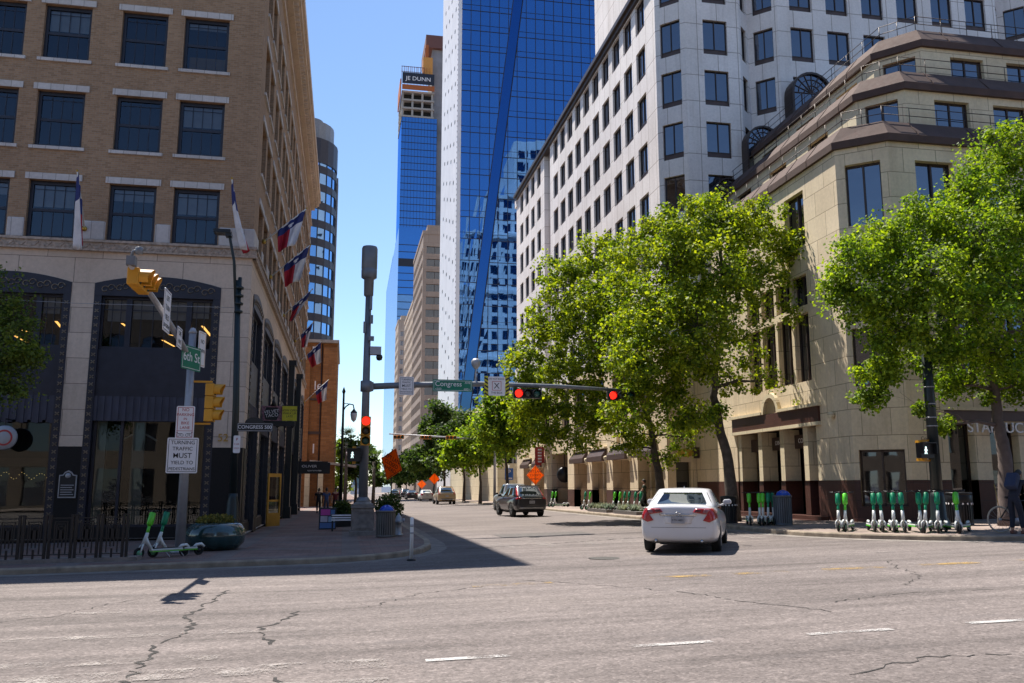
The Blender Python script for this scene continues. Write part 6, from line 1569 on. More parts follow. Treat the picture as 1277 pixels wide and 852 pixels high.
    # hair cap, eyes and mouth
    def cap(u, v):
        a = 2*PI*u; lo = .30 if math.sin(a) > .35 else (-.25 if math.sin(a) > -.3 else -.62); e = lo+(PI/2-lo)*v
        x, y, z = math.cos(a)*math.cos(e), math.sin(a)*math.cos(e), math.sin(e); return (x*.084, y*.105-.004, z*.131)
    b = MB(); b.T = fr; b.grid(cap, 28, 8); mk('hair', b, M['hair'], body, smooth=True)
    b = MB(); b.T = fr
    for s in (-1,1): b.lathe([(0,-.008),(.010,0),(0,.006)],(s*.030,.089,.010),8,'y')
    b.box(-.024,.024,.082,.0905,-.064,-.056); mk('eyes_and_mouth', b, M['hair'], body)
    if pack:
        b = MB(); Mx = Matrix.Translation(chest-Vector((0,math.cos(bend),-math.sin(bend)))*.2) @ Matrix.Rotation(-bend,4,'X'); b.T = Mx; b.box(-.15,.15,-.11,.10,-.26,.17); pk = tag(mk('backpack', b, pack, t, bevel=.05), None, None)
    return t
stand = dict(arm_l=[(-.24,.0,1.12),(-.25,.10,.88)], arm_r=[(.24,.0,1.12),(.24,.08,.88)], leg_l=[(-.10,.03,.50),(-.11,.0,.09),(-.12,.14,.04)], leg_r=[(.10,.03,.50),(.11,-.02,.09),(.12,.12,.04)])
walk = dict(arm_l=[(-.25,.12,1.14),(-.22,.30,1.0)], arm_r=[(.25,-.14,1.14),(.25,-.05,.90)], leg_l=[(-.09,.10,.52),(-.10,-.22,.20),(-.10,-.12,.06)], leg_r=[(.09,.20,.51),(.10,.30,.09),(.10,.44,.05)])
blueshirt = plain('blue_shirt',(.05,.09,.22),.85); navy = plain('navy_cloth',(.012,.015,.03),.85); darkc = plain('charcoal_cloth',(.02,.02,.022),.85); maroon = plain('maroon_cloth',(.12,.015,.02),.85); olive = plain('olive_shirt',(.03,.05,.03),.85); greyt = plain('grey_trousers',(.09,.09,.11),.85); jean = plain('blue_grey_trousers',(.07,.08,.13),.85)
for lab,(x,y),rz,ps,a in (('person in a blue shirt and dark shorts standing under the left canopy',(-1.05,58,),R(10),stand,(M['skin_dark'],blueshirt,jean,M['shoe'],'short')),
        ('person in maroon standing right of the one in blue under the left canopy',(-.5,59,),R(190),stand,(M['skin'],maroon,darkc,M['shoe'],'short')),
        ('person in black walking beside the one in blue on the left pavement',(-1.6,60.5),R(5),walk,(M['skin_dark'],darkc,darkc,M['shoe'],'short'))):
    person(lab,(x,y,sz(x,y)),rz,ps,*a)
person('person in dark clothes striding past the arcade by the near agave bed',(15.75,45.0,sz(15.75,45)),R(70),walk,M['skin'],olive,darkc,M['shoe_w'],'short')
cyc_pose = dict(hipz=.93, hipy=-.05, arm_l=[(-.24,.42,1.06),(-.24,.62,1.02)], arm_r=[(.24,.42,1.06),(.24,.62,1.02)], leg_l=[(-.10,.02,.50),(-.11,-.02,.09),(-.12,.12,.04)], leg_r=[(.10,.05,.50),(.12,.06,.09),(.12,.2,.04)])
QX, QY = 17.02, 20.05; qz = sz(QX,QY)
person('person in dark clothes with a backpack bending over a bicycle at the right edge', (QX,QY,qz), R(-68), cyc_pose, M['skin'], navy, navy, plain('brown_shoe',(.16,.06,.04),.6), 'long', M['bag_navy'] if 'bag_navy' in M else plain('navy_pack',(.02,.03,.07),.8), bend=.55)
# bicycle beside that person
bi = thing('bicycle', 'bicycle with pale tyres held by the person at the right edge', 'bicycle', (17.42,20.42,sz(17.42,20.42)), R(-8))
for x in (-.52,.52):
    b = MB()
    b.tube([(x+.33*math.cos(2*PI*i/28),0,.345+.33*math.sin(2*PI*i/28)) for i in range(29)], .017, 6); wv = mk('wheel', b, plain('pale_tyre',(.42,.38,.30),.8) if x < 0 else M['rubber'], bi)
    b = MB(); b.tube([(x+.31*math.cos(2*PI*i/28),0,.345+.31*math.sin(2*PI*i/28)) for i in range(29)], .011, 6); b.lathe([(.03,-.04),(.03,.04)],(x,0,.345),8,'y')
    for i in range(14): a = 2*PI*i/14; b.bar((x+.02*math.cos(a+1),0,.345+.02*math.sin(a+1)),(x+.31*math.cos(a),0,.345+.31*math.sin(a)),.004)
    mk('rim', b, M['galv'], wv)
b = MB()
for p,q in (((-.52,0,.345),(-.08,0,.30)),((-.52,0,.345),(-.18,0,.80)),((-.08,0,.30),(-.20,0,.88)),((-.08,0,.30),(.34,0,.78)),((-.18,0,.80),(.33,0,.84)),((.52,0,.345),(.33,0,.95))): b.tube([p,q],.017,8)
mk('frame', b, M['black_paint'], bi)
b = MB(); b.prism([(-.33,-.03),(-.33,.03),(-.22,.07),(-.05,.02),(-.05,-.02),(-.22,-.07)],.88,.94); mk('saddle', b, M['black_paint'], bi, bevel=.01)
b = MB(); b.tube([(.33,0,.92),(.34,0,1.0)],.015,8); b.tube([(.34,-.26,1.02),(.36,0,1.0),(.34,.26,1.02)],.013,8); mk('handlebar', b, M['black_paint'], bi)
b = MB(); b.lathe([(.09,-.01),(.09,.01),(0,.012)],(-.08,-.05,.30),16,'y'); b.bar((-.08,-.06,.30),(.02,-.09,.18),.02); b.bar((-.08,.06,.30),(-.18,.09,.42),.02); mk('crank', b, M['galv'], bi)
# pole of a small flag on the bicycle
b = MB(); b.tube([(-.45,.05,.4),(-.56,.05,1.25)],.008,6); mk('whip_pole', b, M['gold'], bi)
# ------------------------------------------------------------------ cars: lofted bodies, wheel arches cut, lights laid on the surface
def m_carpaint(name, col, metal=0.): 
    k = N(name); nz = k.noise(2.5, k.obj(), 5, .6); c = k.mix(k.ramp(nz,[(.3,0),(.8,1)]), tuple(x*.93 for x in col), col)
    dirt = k.n('SeparateXYZ', {'Vector':k.obj()}).outputs[2]
    c = k.mix(k.math('MULTIPLY', k.ramp(dirt,[(.2,1),(.55,0)]), .28), c, (.2,.17,.14))
    return k.done(c, .28, metal, None, .5, .7)
M['car_white'] = m_carpaint('car_white', (.64,.63,.645)); M['car_navy'] = m_carpaint('car_navy', (.007,.008,.014), .0); M['car_tan'] = m_carpaint('car_tan', (.36,.25,.13)); M['car_silver'] = m_carpaint('car_silver', (.45,.46,.47), .5); M['car_black'] = m_carpaint('car_black', (.012,.012,.014)); M['car_pale'] = m_carpaint('car_pale', (.55,.54,.53))
def tinted(name, col, r=.12, coat=.6): return plain(name, col, r+.1, var=.2, coat=coat)
M['tail_red'] = tinted('tail_lamp_red', (.34,.008,.012)); M['tail_clear'] = tinted('tail_lamp_clear', (.26,.09,.10)); M['tail_dark'] = tinted('tail_lamp_dark', (.10,.012,.02))
M['plastic'] = plain('black_plastic', (.018,.018,.019), .6); M['chrome'] = plain('chrome', (.55,.55,.56), .2, .9); M['alloy'] = plain('alloy', (.34,.34,.35), .35, .7); M['plate_white'] = plain('plate_white', (.30,.30,.32), .5)
def loft_obj(name, secs, mat, parent, lv=2, capped=True, creases=()):
    n = len(secs[0]); V = []; F = []
    for s in secs:
        half = s; full = half + [(-x,y,z) for x,y,z in reversed(half) if abs(x) > 1e-6]
        V += full
    m = len(full)
    for i in range(len(secs)-1):
        for k in range(m): k2 = (k+1)%m; F.append((i*m+k,(i+1)*m+k,(i+1)*m+k2,i*m+k2))
    if capped: F.append(tuple(range(m))); F.append(tuple((len(secs)-1)*m+k for k in range(m-1,-1,-1)))
    me = bpy.data.meshes.new(name); me.from_pydata(V,[],F); me.materials.append(mat); me.polygons.foreach_set('use_smooth',[True]*len(F)); me.update()
    b = bmesh.new(); b.from_mesh(me); bmesh.ops.recalc_face_normals(b, faces=b.faces); b.to_mesh(me); b.free()
    o = bpy.data.objects.new(name, me); COL.objects.link(o); o.parent = parent
    s = o.modifiers.new('sub','SUBSURF'); s.levels = s.render_levels = lv
    return o
def bake(o):
    dg = bpy.context.evaluated_depsgraph_get(); me = bpy.data.meshes.new_from_object(o.evaluated_get(dg)); o.modifiers.clear(); old = o.data; o.data = me
    return me
def patch(name, me, poly, axis, mat, parent, off=.008, th=.012, cuts=4, sgn=1):
    """lay a flat outline (x,z) or (y,z) onto a body mesh from behind ('y') or from the side ('x')"""
    bv = BVHTree.FromPolygons([v.co[:] for v in me.vertices], [p.vertices[:] for p in me.polygons])
    b = bmesh.new(); f = b.faces.new([b.verts.new((p[0],p[1],0)) for p in poly]); bmesh.ops.triangulate(b, faces=b.faces); bmesh.ops.subdivide_edges(b, edges=b.edges, cuts=cuts, use_grid_fill=True)
    for v in b.verts:
        p, q = v.co.x, v.co.y
        if axis == 'y': o, d = Vector((p,-6 if sgn > 0 else 6,q)), Vector((0,sgn,0))
        else: o, d = Vector((4*sgn,p,q)), Vector((-sgn,0,0))
        h = bv.ray_cast(o, d)
        if h[0] is None: h = bv.find_nearest(Vector((p,0 if sgn > 0 else 4.7,q)) if axis == 'y' else Vector((.8*sgn,p,q)))
        nn = -d
        v.co = h[0]+nn*off
    me2 = bpy.data.meshes.new(name); bmesh.ops.recalc_face_normals(b, faces=b.faces)
    av = sum((f.normal for f in b.faces), Vector())
    if av.dot(-d) < 0:
        for f in b.faces: f.normal_flip()
    for f in b.faces: f.smooth = True
    b.to_mesh(me2); b.free(); me2.materials.append(mat)
    ob = bpy.data.objects.new(name, me2); COL.objects.link(ob); ob.parent = parent
    m = ob.modifiers.new('solid','SOLIDIFY'); m.thickness = th; m.offset = -1
    return ob
def mirror(poly): return [(-x,z) for x,z in reversed(poly)]
def wheel(parent, x, y, r, w, side):
    b = MB(); b.lathe([(r*.62,-w/2),(r*.93,-w/2),(r,-w/2+.03),(r,w/2-.03),(r*.93,w/2),(r*.62,w/2)],(x,y,r),26,'x'); o = mk('wheel', b, M['rubber'], parent)
    b = MB(); b.lathe([(r*.63,-w/2+.02),(r*.63,w/2-.02),(r*.3,w/2-.05),(r*.3,-w/2+.05),(r*.63,-w/2+.02)],(x,y,r),20,'x'); xs = x+side*(w/2-.02)
    for i in range(5):
        a = 2*PI*i/5+.3; b.bar((xs,y+.03*math.cos(a),r+.03*math.sin(a)),(xs,y+r*.64*math.cos(a),r+r*.64*math.sin(a)),.06,.03)
    b.lathe([(0,-.02),(r*.18,-.01),(r*.18,.02),(0,.025)],(xs,y,r),12,'x'); mk('rim', b, M['alloy'], o)
def car(name, label, cat, loc, rot, paint, kind='sedan', scale=1., detail=True, group=None, sz_=1.):
    t = thing(name, label, cat, loc, rot, group); t.scale = (scale,scale,scale*sz_)
    if kind == 'sedan':
        L = 4.80; W = .91
        st = [(0,.76,.36,.66,.88,1.00,.58),(.04,.82,.31,.63,.93,1.085,.68),(.16,.885,.26,.60,.96,1.115,.73),(.60,.91,.22,.57,.97,1.12,.74),(1.2,.915,.20,.55,.96,1.08,.75),(2.4,.91,.20,.54,.93,1.02,.76),(3.4,.91,.20,.54,.90,.98,.74),(4.1,.89,.21,.53,.84,.90,.66),(4.55,.84,.23,.50,.74,.78,.56),(4.74,.70,.27,.46,.62,.66,.45),(4.80,.55,.32,.44,.56,.60,.35)]
        base = (.62,3.62,1.07,.83); roof = (1.45,2.70,1.48,.625); wx = [1.02,3.80]; R_ = .325
    elif kind == 'suv':
        L = 4.60; W = .92
        st = [(0,.76,.42,.74,.98,1.06,.70),(.03,.84,.36,.70,1.0,1.08,.74),(.18,.90,.30,.66,1.02,1.10,.76),(.8,.92,.28,.64,1.03,1.10,.78),(1.8,.92,.28,.62,1.02,1.08,.78),(3.1,.92,.28,.62,1.0,1.06,.76),(3.8,.90,.30,.60,.92,.97,.68),(4.35,.84,.32,.56,.80,.84,.55),(4.56,.70,.36,.52,.66,.70,.42),(4.60,.55,.40,.50,.58,.62,.32)]
        base = (.06,3.45,1.06,.85); roof = (.80,2.30,1.69,.65); wx = [.95,3.62]; R_ = .36
    else:
        L = 5.6; W = .98
        st = [(0,.90,.52,.80,1.05,1.10,.80),(.06,.95,.46,.78,1.08,1.14,.84),(.5,.97,.44,.76,1.09,1.15,.86),(1.9,.97,.44,.74,1.09,1.15,.86),(3.6,.97,.44,.74,1.09,1.14,.84),(4.4,.97,.44,.74,1.08,1.13,.82),(5.2,.93,.46,.72,1.02,1.06,.72),(5.5,.86,.50,.70,.92,.96,.6),(5.6,.75,.54,.68,.82,.86,.5)]
        base = (1.95,4.25,1.1,.86); roof = (2.2,3.45,1.82,.68); wx = [1.15,4.6]; R_ = .40
    secs = []
    for y,hw,zb,zm,zs_,zd,dw in st:
        secs.append([(0,y,zb),(hw*.80,y,zb),(hw*.96,y,zb+.06),(hw,y,zm),(hw*.985,y,(zm+zs_)/2+.05),(hw*.95,y,zs_),(dw,y,zd),(dw*.5,y,zd+.015),(0,y,zd+.02)])
    body = loft_obj('body', secs, paint, t, 2)
    for yw in wx:                                     # wheel arches
        cb = MB(); cb.lathe([(R_+.075,-1.2),(R_+.075,1.2)],(0,yw,R_-.0),28,'x'); c = mk('cut', cb, paint, t, fix=True)
        m = body.modifiers.new('arch','BOOLEAN'); m.operation = 'DIFFERENCE'; m.object = c; m.solver = 'EXACT'
    bpy.context.view_layer.update(); me = bake(body)
    for o in [o for o in list(t.children) if o.name.split('.')[0] == 'cut']: bpy.data.objects.remove(o)
    b = MB(); b.box(-.66,.66,.35,L-.4,R_-.1,.75)
    for yw in wx: b.lathe([(.0,-.86),(R_+.09,-.86),(R_+.09,.86),(0,.86)],(0,yw,R_),24,'x') if False else b.box(-.70,.70,yw-R_-.02,yw+R_+.02,R_-.12,.8)
    mk('underbody', b, M['plastic'], t)
    # cabin: roof shell over the glasshouse
    y0,y1,zb,hb = base; r0,r1,zr,hr = roof; cs = []
    def sec(y, z, hw, zl): return [(0,y,zl),(hw*1.0,y,zl),(hw,y,zl+.02),(hw*.97,y,z-.12 if z-zl > .2 else z-.01),(hw*.86,y,z-.03),(hw*.5,y,z),(0,y,z+.01)]
    def ring_(f, z): 
        ya, yb, h = y0+(r0-y0)*f, y1+(r1-y1)*f, hb+(hr-hb)*f
        k = .10
        return [(0,ya,z),(h*.55,ya+.015,z),(h*.90,ya+.07,z),(h,ya+.22,z),(h*1.01,(ya+yb)/2,z),(h*.97,yb-.3,z),(h*.86,yb-.1,z),(h*.5,yb-.015,z),(0,yb,z)]
    rings = [(0,zb-.10),(0,zb),(.5,zb+(zr-zb)*.5),(.93,zr-.035),(1.0,zr-.012)]
    R2 = [ring_(f,z) for f,z in rings]
    yc = (r0+r1)/2
    R2.append([(x*.80,yc+(y-yc)*.80,zr+.01) for x,y,z in R2[-1]]); R2.append([(x*.3,yc+(y-yc)*.3,zr+.022) for x,y,z in R2[-2]])
    V=[];F=[]
    for s in R2: V += s+[(-x,y,z) for x,y,z in reversed(s) if abs(x) > 1e-6]
    m_ = len(V)//len(R2)
    for i in range(len(R2)-1):
        for k in range(m_): k2=(k+1)%m_; F.append((i*m_+k,i*m_+k2,(i+1)*m_+k2,(i+1)*m_+k))
    F.append(tuple((len(R2)-1)*m_+k for k in range(m_))); F.append(tuple(range(m_-1,-1,-1)))
    cme = bpy.data.meshes.new('cabin'); cme.from_pydata(V,[],F); cme.materials.append(paint); cme.polygons.foreach_set('use_smooth',[True]*len(F)); cme.update()
    bb = bmesh.new(); bb.from_mesh(cme); bmesh.ops.recalc_face_normals(bb, faces=bb.faces); bb.to_mesh(cme); bb.free()
    cab = bpy.data.objects.new('cabin', cme); COL.objects.link(cab); cab.parent = t; s_ = cab.modifiers.new('sub','SUBSURF'); s_.levels = s_.render_levels = 2
    bpy.context.view_layer.update(); cme = bake(cab)
    zl = zb+.03; zt = zr-.09; hb_, hr_ = hb*.90, hr*.94
    rw = [(-hb_,zl),(hb_,zl),(hr_,zt),(-hr_,zt)]
    patch('rear_window', cme, rw, 'y', M['car_glass'], t, .006, cuts=7); patch('windshield', cme, rw, 'y', M['car_glass'], t, .006, cuts=7, sgn=-1)
    for sg in (1,-1):
        ym = y0+(y1-y0)*.52
        ra, rb_ = r0+.10, r1-.02
        def lerp_y(f, s): return (y0+.42+(ra+.08-y0-.42)*f) if s == 0 else (y1-.42+(rb_-.12-y1+.42)*f)
        w1 = [(y0+.85 if kind=='sedan' else y0+.42,zl),(ym-.05,zl),(ym-.05,zt+.01),(ra+(.22 if kind=='sedan' else .10),zt+.01)]; w2 = [(ym+.05,zl),(y1-.55,zl),(rb_-.12,zt+.01),(ym+.05,zt+.01)]
        for w_ in (w1,w2): patch('side_window', cme, w_ if sg > 0 else w_, 'x', M['car_glass'], t, .006, cuts=5, sgn=sg)
        b = MB(); xm = sg*(hb+.15); b.prism([(xm-.10,zb+.0),(xm+.10,zb+.02),(xm+.11,zb+.10),(xm+.06,zb+.14),(xm-.08,zb+.13),(xm-.11,zb+.08)],y1-.66,y1-.54,'y'); b.bar((sg*(hb-.06),y1-.6,zb-.03),(sg*(hb+.08),y1-.6,zb+.02),.05); mk('mirror', b, paint if detail else M['plastic'], t, bevel=.025)
    for yw in wx:
        for sg in (1,-1): wheel(t, sg*(W-.125), yw, R_, .215, sg)
    # rear end
    if kind == 'sedan':
        outer = [(.50,.74),(.62,.69),(.86,.76),(.865,.955),(.70,.975),(.52,.955)]
        for mm in (lambda p: p, mirror):
            patch('tail_lamp', me, mm([(.56,0.765),(.70,0.725),(.875,0.810),(.88,1.020),(.74,1.040),(.66,0.905)]), 'y', M['tail_red'], t, .022, cuts=8)
            patch('tail_lamp', me, mm([(.34,0.950),(.66,0.900),(.76,1.040),(.40,1.030)]), 'y', M['tail_red'], t, .028); 
            patch('reversing_lamp', me, mm([(.56,0.933),(.655,0.920),(.72,1.020),(.60,1.020)]), 'y', M['tail_clear'], t, .034)
            patch('tail_lamp', me, mm([(.38,0.965),(.50,0.950),(.53,1.015),(.41,1.018)]), 'y', M['tail_dark'], t, .035)
        patch('boot_trim', me, [(-.40,0.865),(.40,0.865),(.43,0.910),(-.43,0.910)], 'y', M['chrome'], t, .014); patch('plate_recess', me, [(-.29,0.685),(.29,0.685),(.36,0.865),(-.36,0.865)], 'y', paint, t, .002)
        patch('boot_seam', me, [(-.62,.60),(.62,.60),(.62,.608),(-.62,.608)], 'y', M['plastic'], t, .002, .003)
        for s in (1,-1): b = MB(); b.lathe([(.03,-.03),(.035,.12),(.0,.12)],(s*.52,.03,.30),10,'y'); mk('exhaust', b, M['chrome'], t)
        yp = -.055; zp = .775
    elif kind == 'suv':
        for mm in (lambda p: p, mirror):
            patch('tail_lamp', me, mm([(.60,.98),(.86,.93),(.88,1.06),(.74,1.09),(.62,1.05)]), 'y', M['tail_red'], t, .024)
            patch('tail_lamp', cme, mm([(.70,1.08),(.80,1.08),(.70,1.55),(.63,1.55)]), 'y', M['tail_red'], t, .012)
        patch('tailgate_trim', me, [(-.60,.985),(.60,.985),(.60,1.02),(-.60,1.02)], 'y', M['chrome'], t, .012)
        patch('lower_bumper', me, [(-.78,.34),(.78,.34),(.82,.56),(-.82,.56)], 'y', M['plastic'], t, .008); patch('bumper_strip', me, [(-.7,.47),(.7,.47),(.7,.50),(-.7,.50)], 'y', M['chrome'], t, .018)
        b = MB(); b.box(-.56,.56,.30,.48,1.66,1.69); mk('spoiler', b, paint, t, bevel=.01)
        yp = -.045; zp = .80
    else:
        for mm in (lambda p: p, mirror): patch('tail_lamp', me, mm([(.80,.82),(.93,.82),(.93,1.06),(.80,1.06)]), 'y', M['tail_red'], t, .014)
        patch('lower_bumper', me, [(-.9,.48),(.9,.48),(.9,.68),(-.9,.68)], 'y', M['plastic'] if paint is not M['car_silver'] else M['chrome'], t, .03)
        yp = -.06; zp = .80
    o = plate('number_plate', .31, .155, M['plate_white'], t, (0,yp,zp), 0, .012, r=.01)
    if detail:
        text('plate_number', 'KTH 4821', .062, M['sign_black'], o, (0,-.008,-.005), 0, ext=.0005)
        if kind == 'sedan':
            b = MB()
            for a_,c_,dz in ((.075,.05,0),(.075,.022,.022),(.026,.05,0)):
                b.tube([(a_*math.cos(2*PI*i/20),yp+.03,.905+dz+c_*math.sin(2*PI*i/20)) for i in range(21)],.006,5)
            mk('emblem', b, M['chrome'], t)
        else:
            b = MB(); b.bar((-.05,-.02,.9),(-.035,-.02,1.0),.015); b.bar((.05,-.02,.9),(.035,-.02,1.0),.015); b.bar((-.04,-.02,.945),(.04,-.02,.945),.015); mk('emblem', b, M['chrome'], t)
        b = MB(); b.prism([(0,0),(.10,0),(.07,.05)],-.012,.012,'x') if False else b.add([(-.012,r0+.3,zr),(.012,r0+.3,zr),(.012,r0+.45,zr),(-.012,r0+.45,zr),(0,r0+.32,zr+.07)],[(0,1,4),(1,2,4),(2,3,4),(3,0,4)]); mk('roof_aerial', b, paint, t)
        for s in (1,-1): patch('door_seam', me, [(ym-.004,.33),(ym+.004,.33),(ym+.004,.93),(ym-.004,.93)], 'x', M['plastic'], t, .002, .003, 3, s)
    return t
car('white_car', 'white saloon car with red wraparound tail lamps turning in the crossing', 'car', (7.72,19.75,gz(7.8,20)), R(-27), M['car_white'], 'sedan', 1.02)
car('dark_car', 'dark blue-black sport utility car with tall red tail lamps in the middle of the street', 'car', (10.05,47.0,gz(10,47.5)), R(6), M['car_navy'], 'suv', 1.0)
car('pickup_truck', 'silver pickup truck just ahead and half hidden by the dark car', 'pickup', (11.5,56.5,gz(11,57)), R(2), M['car_silver'], 'pickup', 1.0, False)
car('tan_car', 'tan off-road car with dark lower tailgate ahead on the right side of the street', 'car', (10.4,90,gz(10,90)), R(1), M['car_tan'], 'suv', 1.08, False)
for i,(x,y,p,k,l) in enumerate(((11.0,118,'car_pale','sedan','pale grey car ahead of the tan car, left of it in the queue'),(10.7,140,'car_black','sedan','black car in front of the pale grey car in the far queue'),(10.9,158,'car_navy','suv','dark far car under the tiny orange signs'),(8.6,150,'car_black','suv','far dark car with round spare-wheel shape, nearest the left shrub'),(12.3,172,'car_silver','sedan','tiny silver car at the far end of the queue'))):
    car('queued_car', l, 'car', (x,y,gz(x,y)), R(1), M[p], k, 1.0, False)
# ------------------------------------------------------------------ trees
TR_t1 = ([(14.71, 31.8, 1.28), (14.54, 31.8, 2.65), (14.24, 31.8, 4.03), (14.09, 31.900000000000002, 5.13), (14.21, 31.8, 6.54), (14.79, 32.0, 8.53), (14.7, 32.0, 10.5), (14.5, 31.8, 12.1)], [(14.68, 31.8, 12.28, 1.62, 1.23, 9), (16.38, 32.1, 11.96, 1.48, 1.48, 9), (13.0, 31.5, 11.6, 1.43, 1.27, 8), (17.59, 31.8, 10.99, 0.72, 1.14, 5), (12.08, 31.0, 9.96, 1.7, 1.55, 10), (14.04, 30.6, 9.8, 1.85, 1.7, 12), (15.72, 31.0, 9.65, 1.26, 1.26, 4), (17.25, 31.400000000000002, 8.66, 0.51, 0.64, 1), (11.24, 30.6, 7.97, 1.66, 1.51, 9), (12.85, 30.3, 7.51, 1.8, 1.65, 12), (15.26, 31.3, 7.45, 1.1, 1.1, 2), (12.45, 31.0, 6.23, 1.82, 1.22, 7), (11.42, 33.3, 10.67, 1.32, 1.32, 5), (11.04, 32.8, 8.54, 1.45, 1.61, 6), (11.36, 32.4, 6.87, 1.26, 1.1, 4), (12.16, 32.4, 11.81, 0.91, 0.78, 3), (11.57, 31.3, 5.18, 1.37, 0.67, 4), (16.54, 32.0, 5.83, 0.96, 0.64, 1), (14.98, 32.3, 5.99, 0.96, 0.8, 2), (18.13, 32.1, 5.39, 0.45, 0.58, 1), (10.48, 30.8, 6.3, 1.2, 1.2, 6), (14.12, 33.2, 9.07, 1.98, 1.98, 7), (15.67, 33.4, 10.21, 1.52, 1.52, 3), (18.19, 32.0, 10.16, 0.46, 0.72, 2), (13.82, 32.1, 4.52, 0.94, 0.56, 2), (12.62, 31.2, 4.27, 1.06, 0.61, 3), (10.67, 31.5, 4.42, 1.21, 0.67, 3)])
TR_t2 = ([(14.61, 39.3, 0.74), (14.5, 39.3, 2.29), (14.25, 39.3, 3.41), (14.24, 39.5, 4.55), (13.54, 39.3, 6.43), (12.6, 39.3, 8.71), (11.84, 39.3, 11.02), (11.27, 39.3, 12.58)], [(11.67, 39.3, 12.8, 1.35, 1.16, 5), (9.87, 39.3, 11.33, 1.33, 1.45, 6), (12.83, 39.8, 12.38, 1.57, 1.49, 6), (10.96, 38.3, 10.38, 2.24, 1.86, 10), (9.0, 39.0, 8.92, 1.49, 1.49, 7), (11.03, 38.0, 8.07, 2.38, 1.83, 11), (13.14, 38.5, 9.36, 1.88, 2.07, 8), (8.3, 39.3, 7.25, 1.19, 1.3, 6), (10.0, 38.5, 6.26, 2.02, 1.47, 9), (12.22, 38.3, 5.91, 2.21, 1.47, 8), (8.93, 39.599999999999994, 5.42, 1.42, 1.05, 6), (11.43, 39.599999999999994, 4.71, 1.88, 0.94, 6), (8.31, 40.3, 5.28, 1.06, 1.14, 4), (13.68, 39.3, 4.15, 1.13, 0.75, 3), (14.84, 39.3, 3.04, 0.57, 0.45, 1), (13.14, 39.5, 3.41, 0.68, 0.45, 1), (12.06, 40.8, 9.75, 2.38, 2.38, 8), (10.29, 41.099999999999994, 8.14, 1.97, 1.97, 7), (15.67, 39.3, 3.99, 0.68, 0.76, 2), (10.29, 39.0, 3.81, 1.4, 0.59, 3), (9.04, 39.3, 4.1, 1.03, 0.66, 3)])
TR_tR = ([(19.49, 23.3, 0.9), (19.56, 23.3, 2.08), (19.55, 23.3, 3.04), (19.44, 23.3, 3.65), (19.57, 23.5, 4.9), (19.51, 23.6, 6.29), (19.21, 23.5, 7.79), (18.89, 23.3, 9.02)], [(20.75, 23.6, 12.16, 1.44, 1.18, 9), (19.08, 23.3, 10.99, 0.96, 1.02, 6), (21.5, 23.8, 10.64, 1.31, 1.57, 9), (17.7, 23.3, 9.86, 1.05, 0.95, 7), (16.26, 23.3, 9.14, 0.86, 0.86, 6), (15.0, 23.1, 8.39, 0.77, 0.77, 5), (18.59, 22.400000000000002, 9.01, 1.45, 1.21, 10), (16.61, 22.400000000000002, 7.92, 1.42, 1.07, 9), (15.24, 22.8, 7.1, 1.19, 0.83, 7), (14.53, 23.3, 7.55, 0.63, 0.63, 4), (17.62, 22.1, 6.93, 1.52, 1.17, 10), (16.01, 22.5, 6.23, 1.29, 0.82, 7), (19.95, 22.7, 7.65, 1.35, 1.47, 9), (19.13, 22.8, 5.65, 1.45, 1.09, 8), (17.23, 22.8, 5.6, 1.19, 0.71, 5), (15.67, 23.3, 5.03, 0.72, 0.53, 4), (15.22, 23.3, 4.3, 0.43, 0.38, 2), (20.15, 23.3, 4.76, 1.11, 0.86, 5), (18.22, 23.5, 4.74, 0.78, 0.44, 3), (23.05, 23.8, 9.64, 1.58, 2.37, 9), (22.47, 23.6, 6.39, 1.53, 1.53, 7), (19.79, 24.7, 8.63, 1.85, 1.58, 8), (22.43, 24.900000000000002, 9.08, 1.63, 1.9, 7), (17.55, 23.3, 3.5, 0.34, 0.19, 1), (16.92, 23.3, 3.97, 0.34, 0.19, 1)])
TR_tL = ([(-10.09, 25.5, -0.22), (-10.24, 25.5, 1.82), (-10.33, 25.5, 3.93), (-10.24, 25.5, 5.44)], [(-9.56, 25.5, 6.68, 0.87, 0.76, 5), (-9.01, 25.5, 6.14, 0.61, 0.61, 4), (-10.11, 25.5, 6.1, 1.3, 1.3, 6), (-8.84, 25.5, 5.26, 0.7, 0.48, 5), (-9.34, 25.5, 5.25, 0.97, 0.87, 6), (-8.44, 25.5, 5.27, 0.44, 0.31, 2), (-9.16, 25.5, 4.38, 0.69, 0.54, 4), (-10.35, 25.5, 4.57, 1.28, 1.07, 5), (-8.84, 25.5, 4.17, 0.3, 0.22, 1), (-9.82, 25.5, 7.34, 0.77, 0.44, 3)])
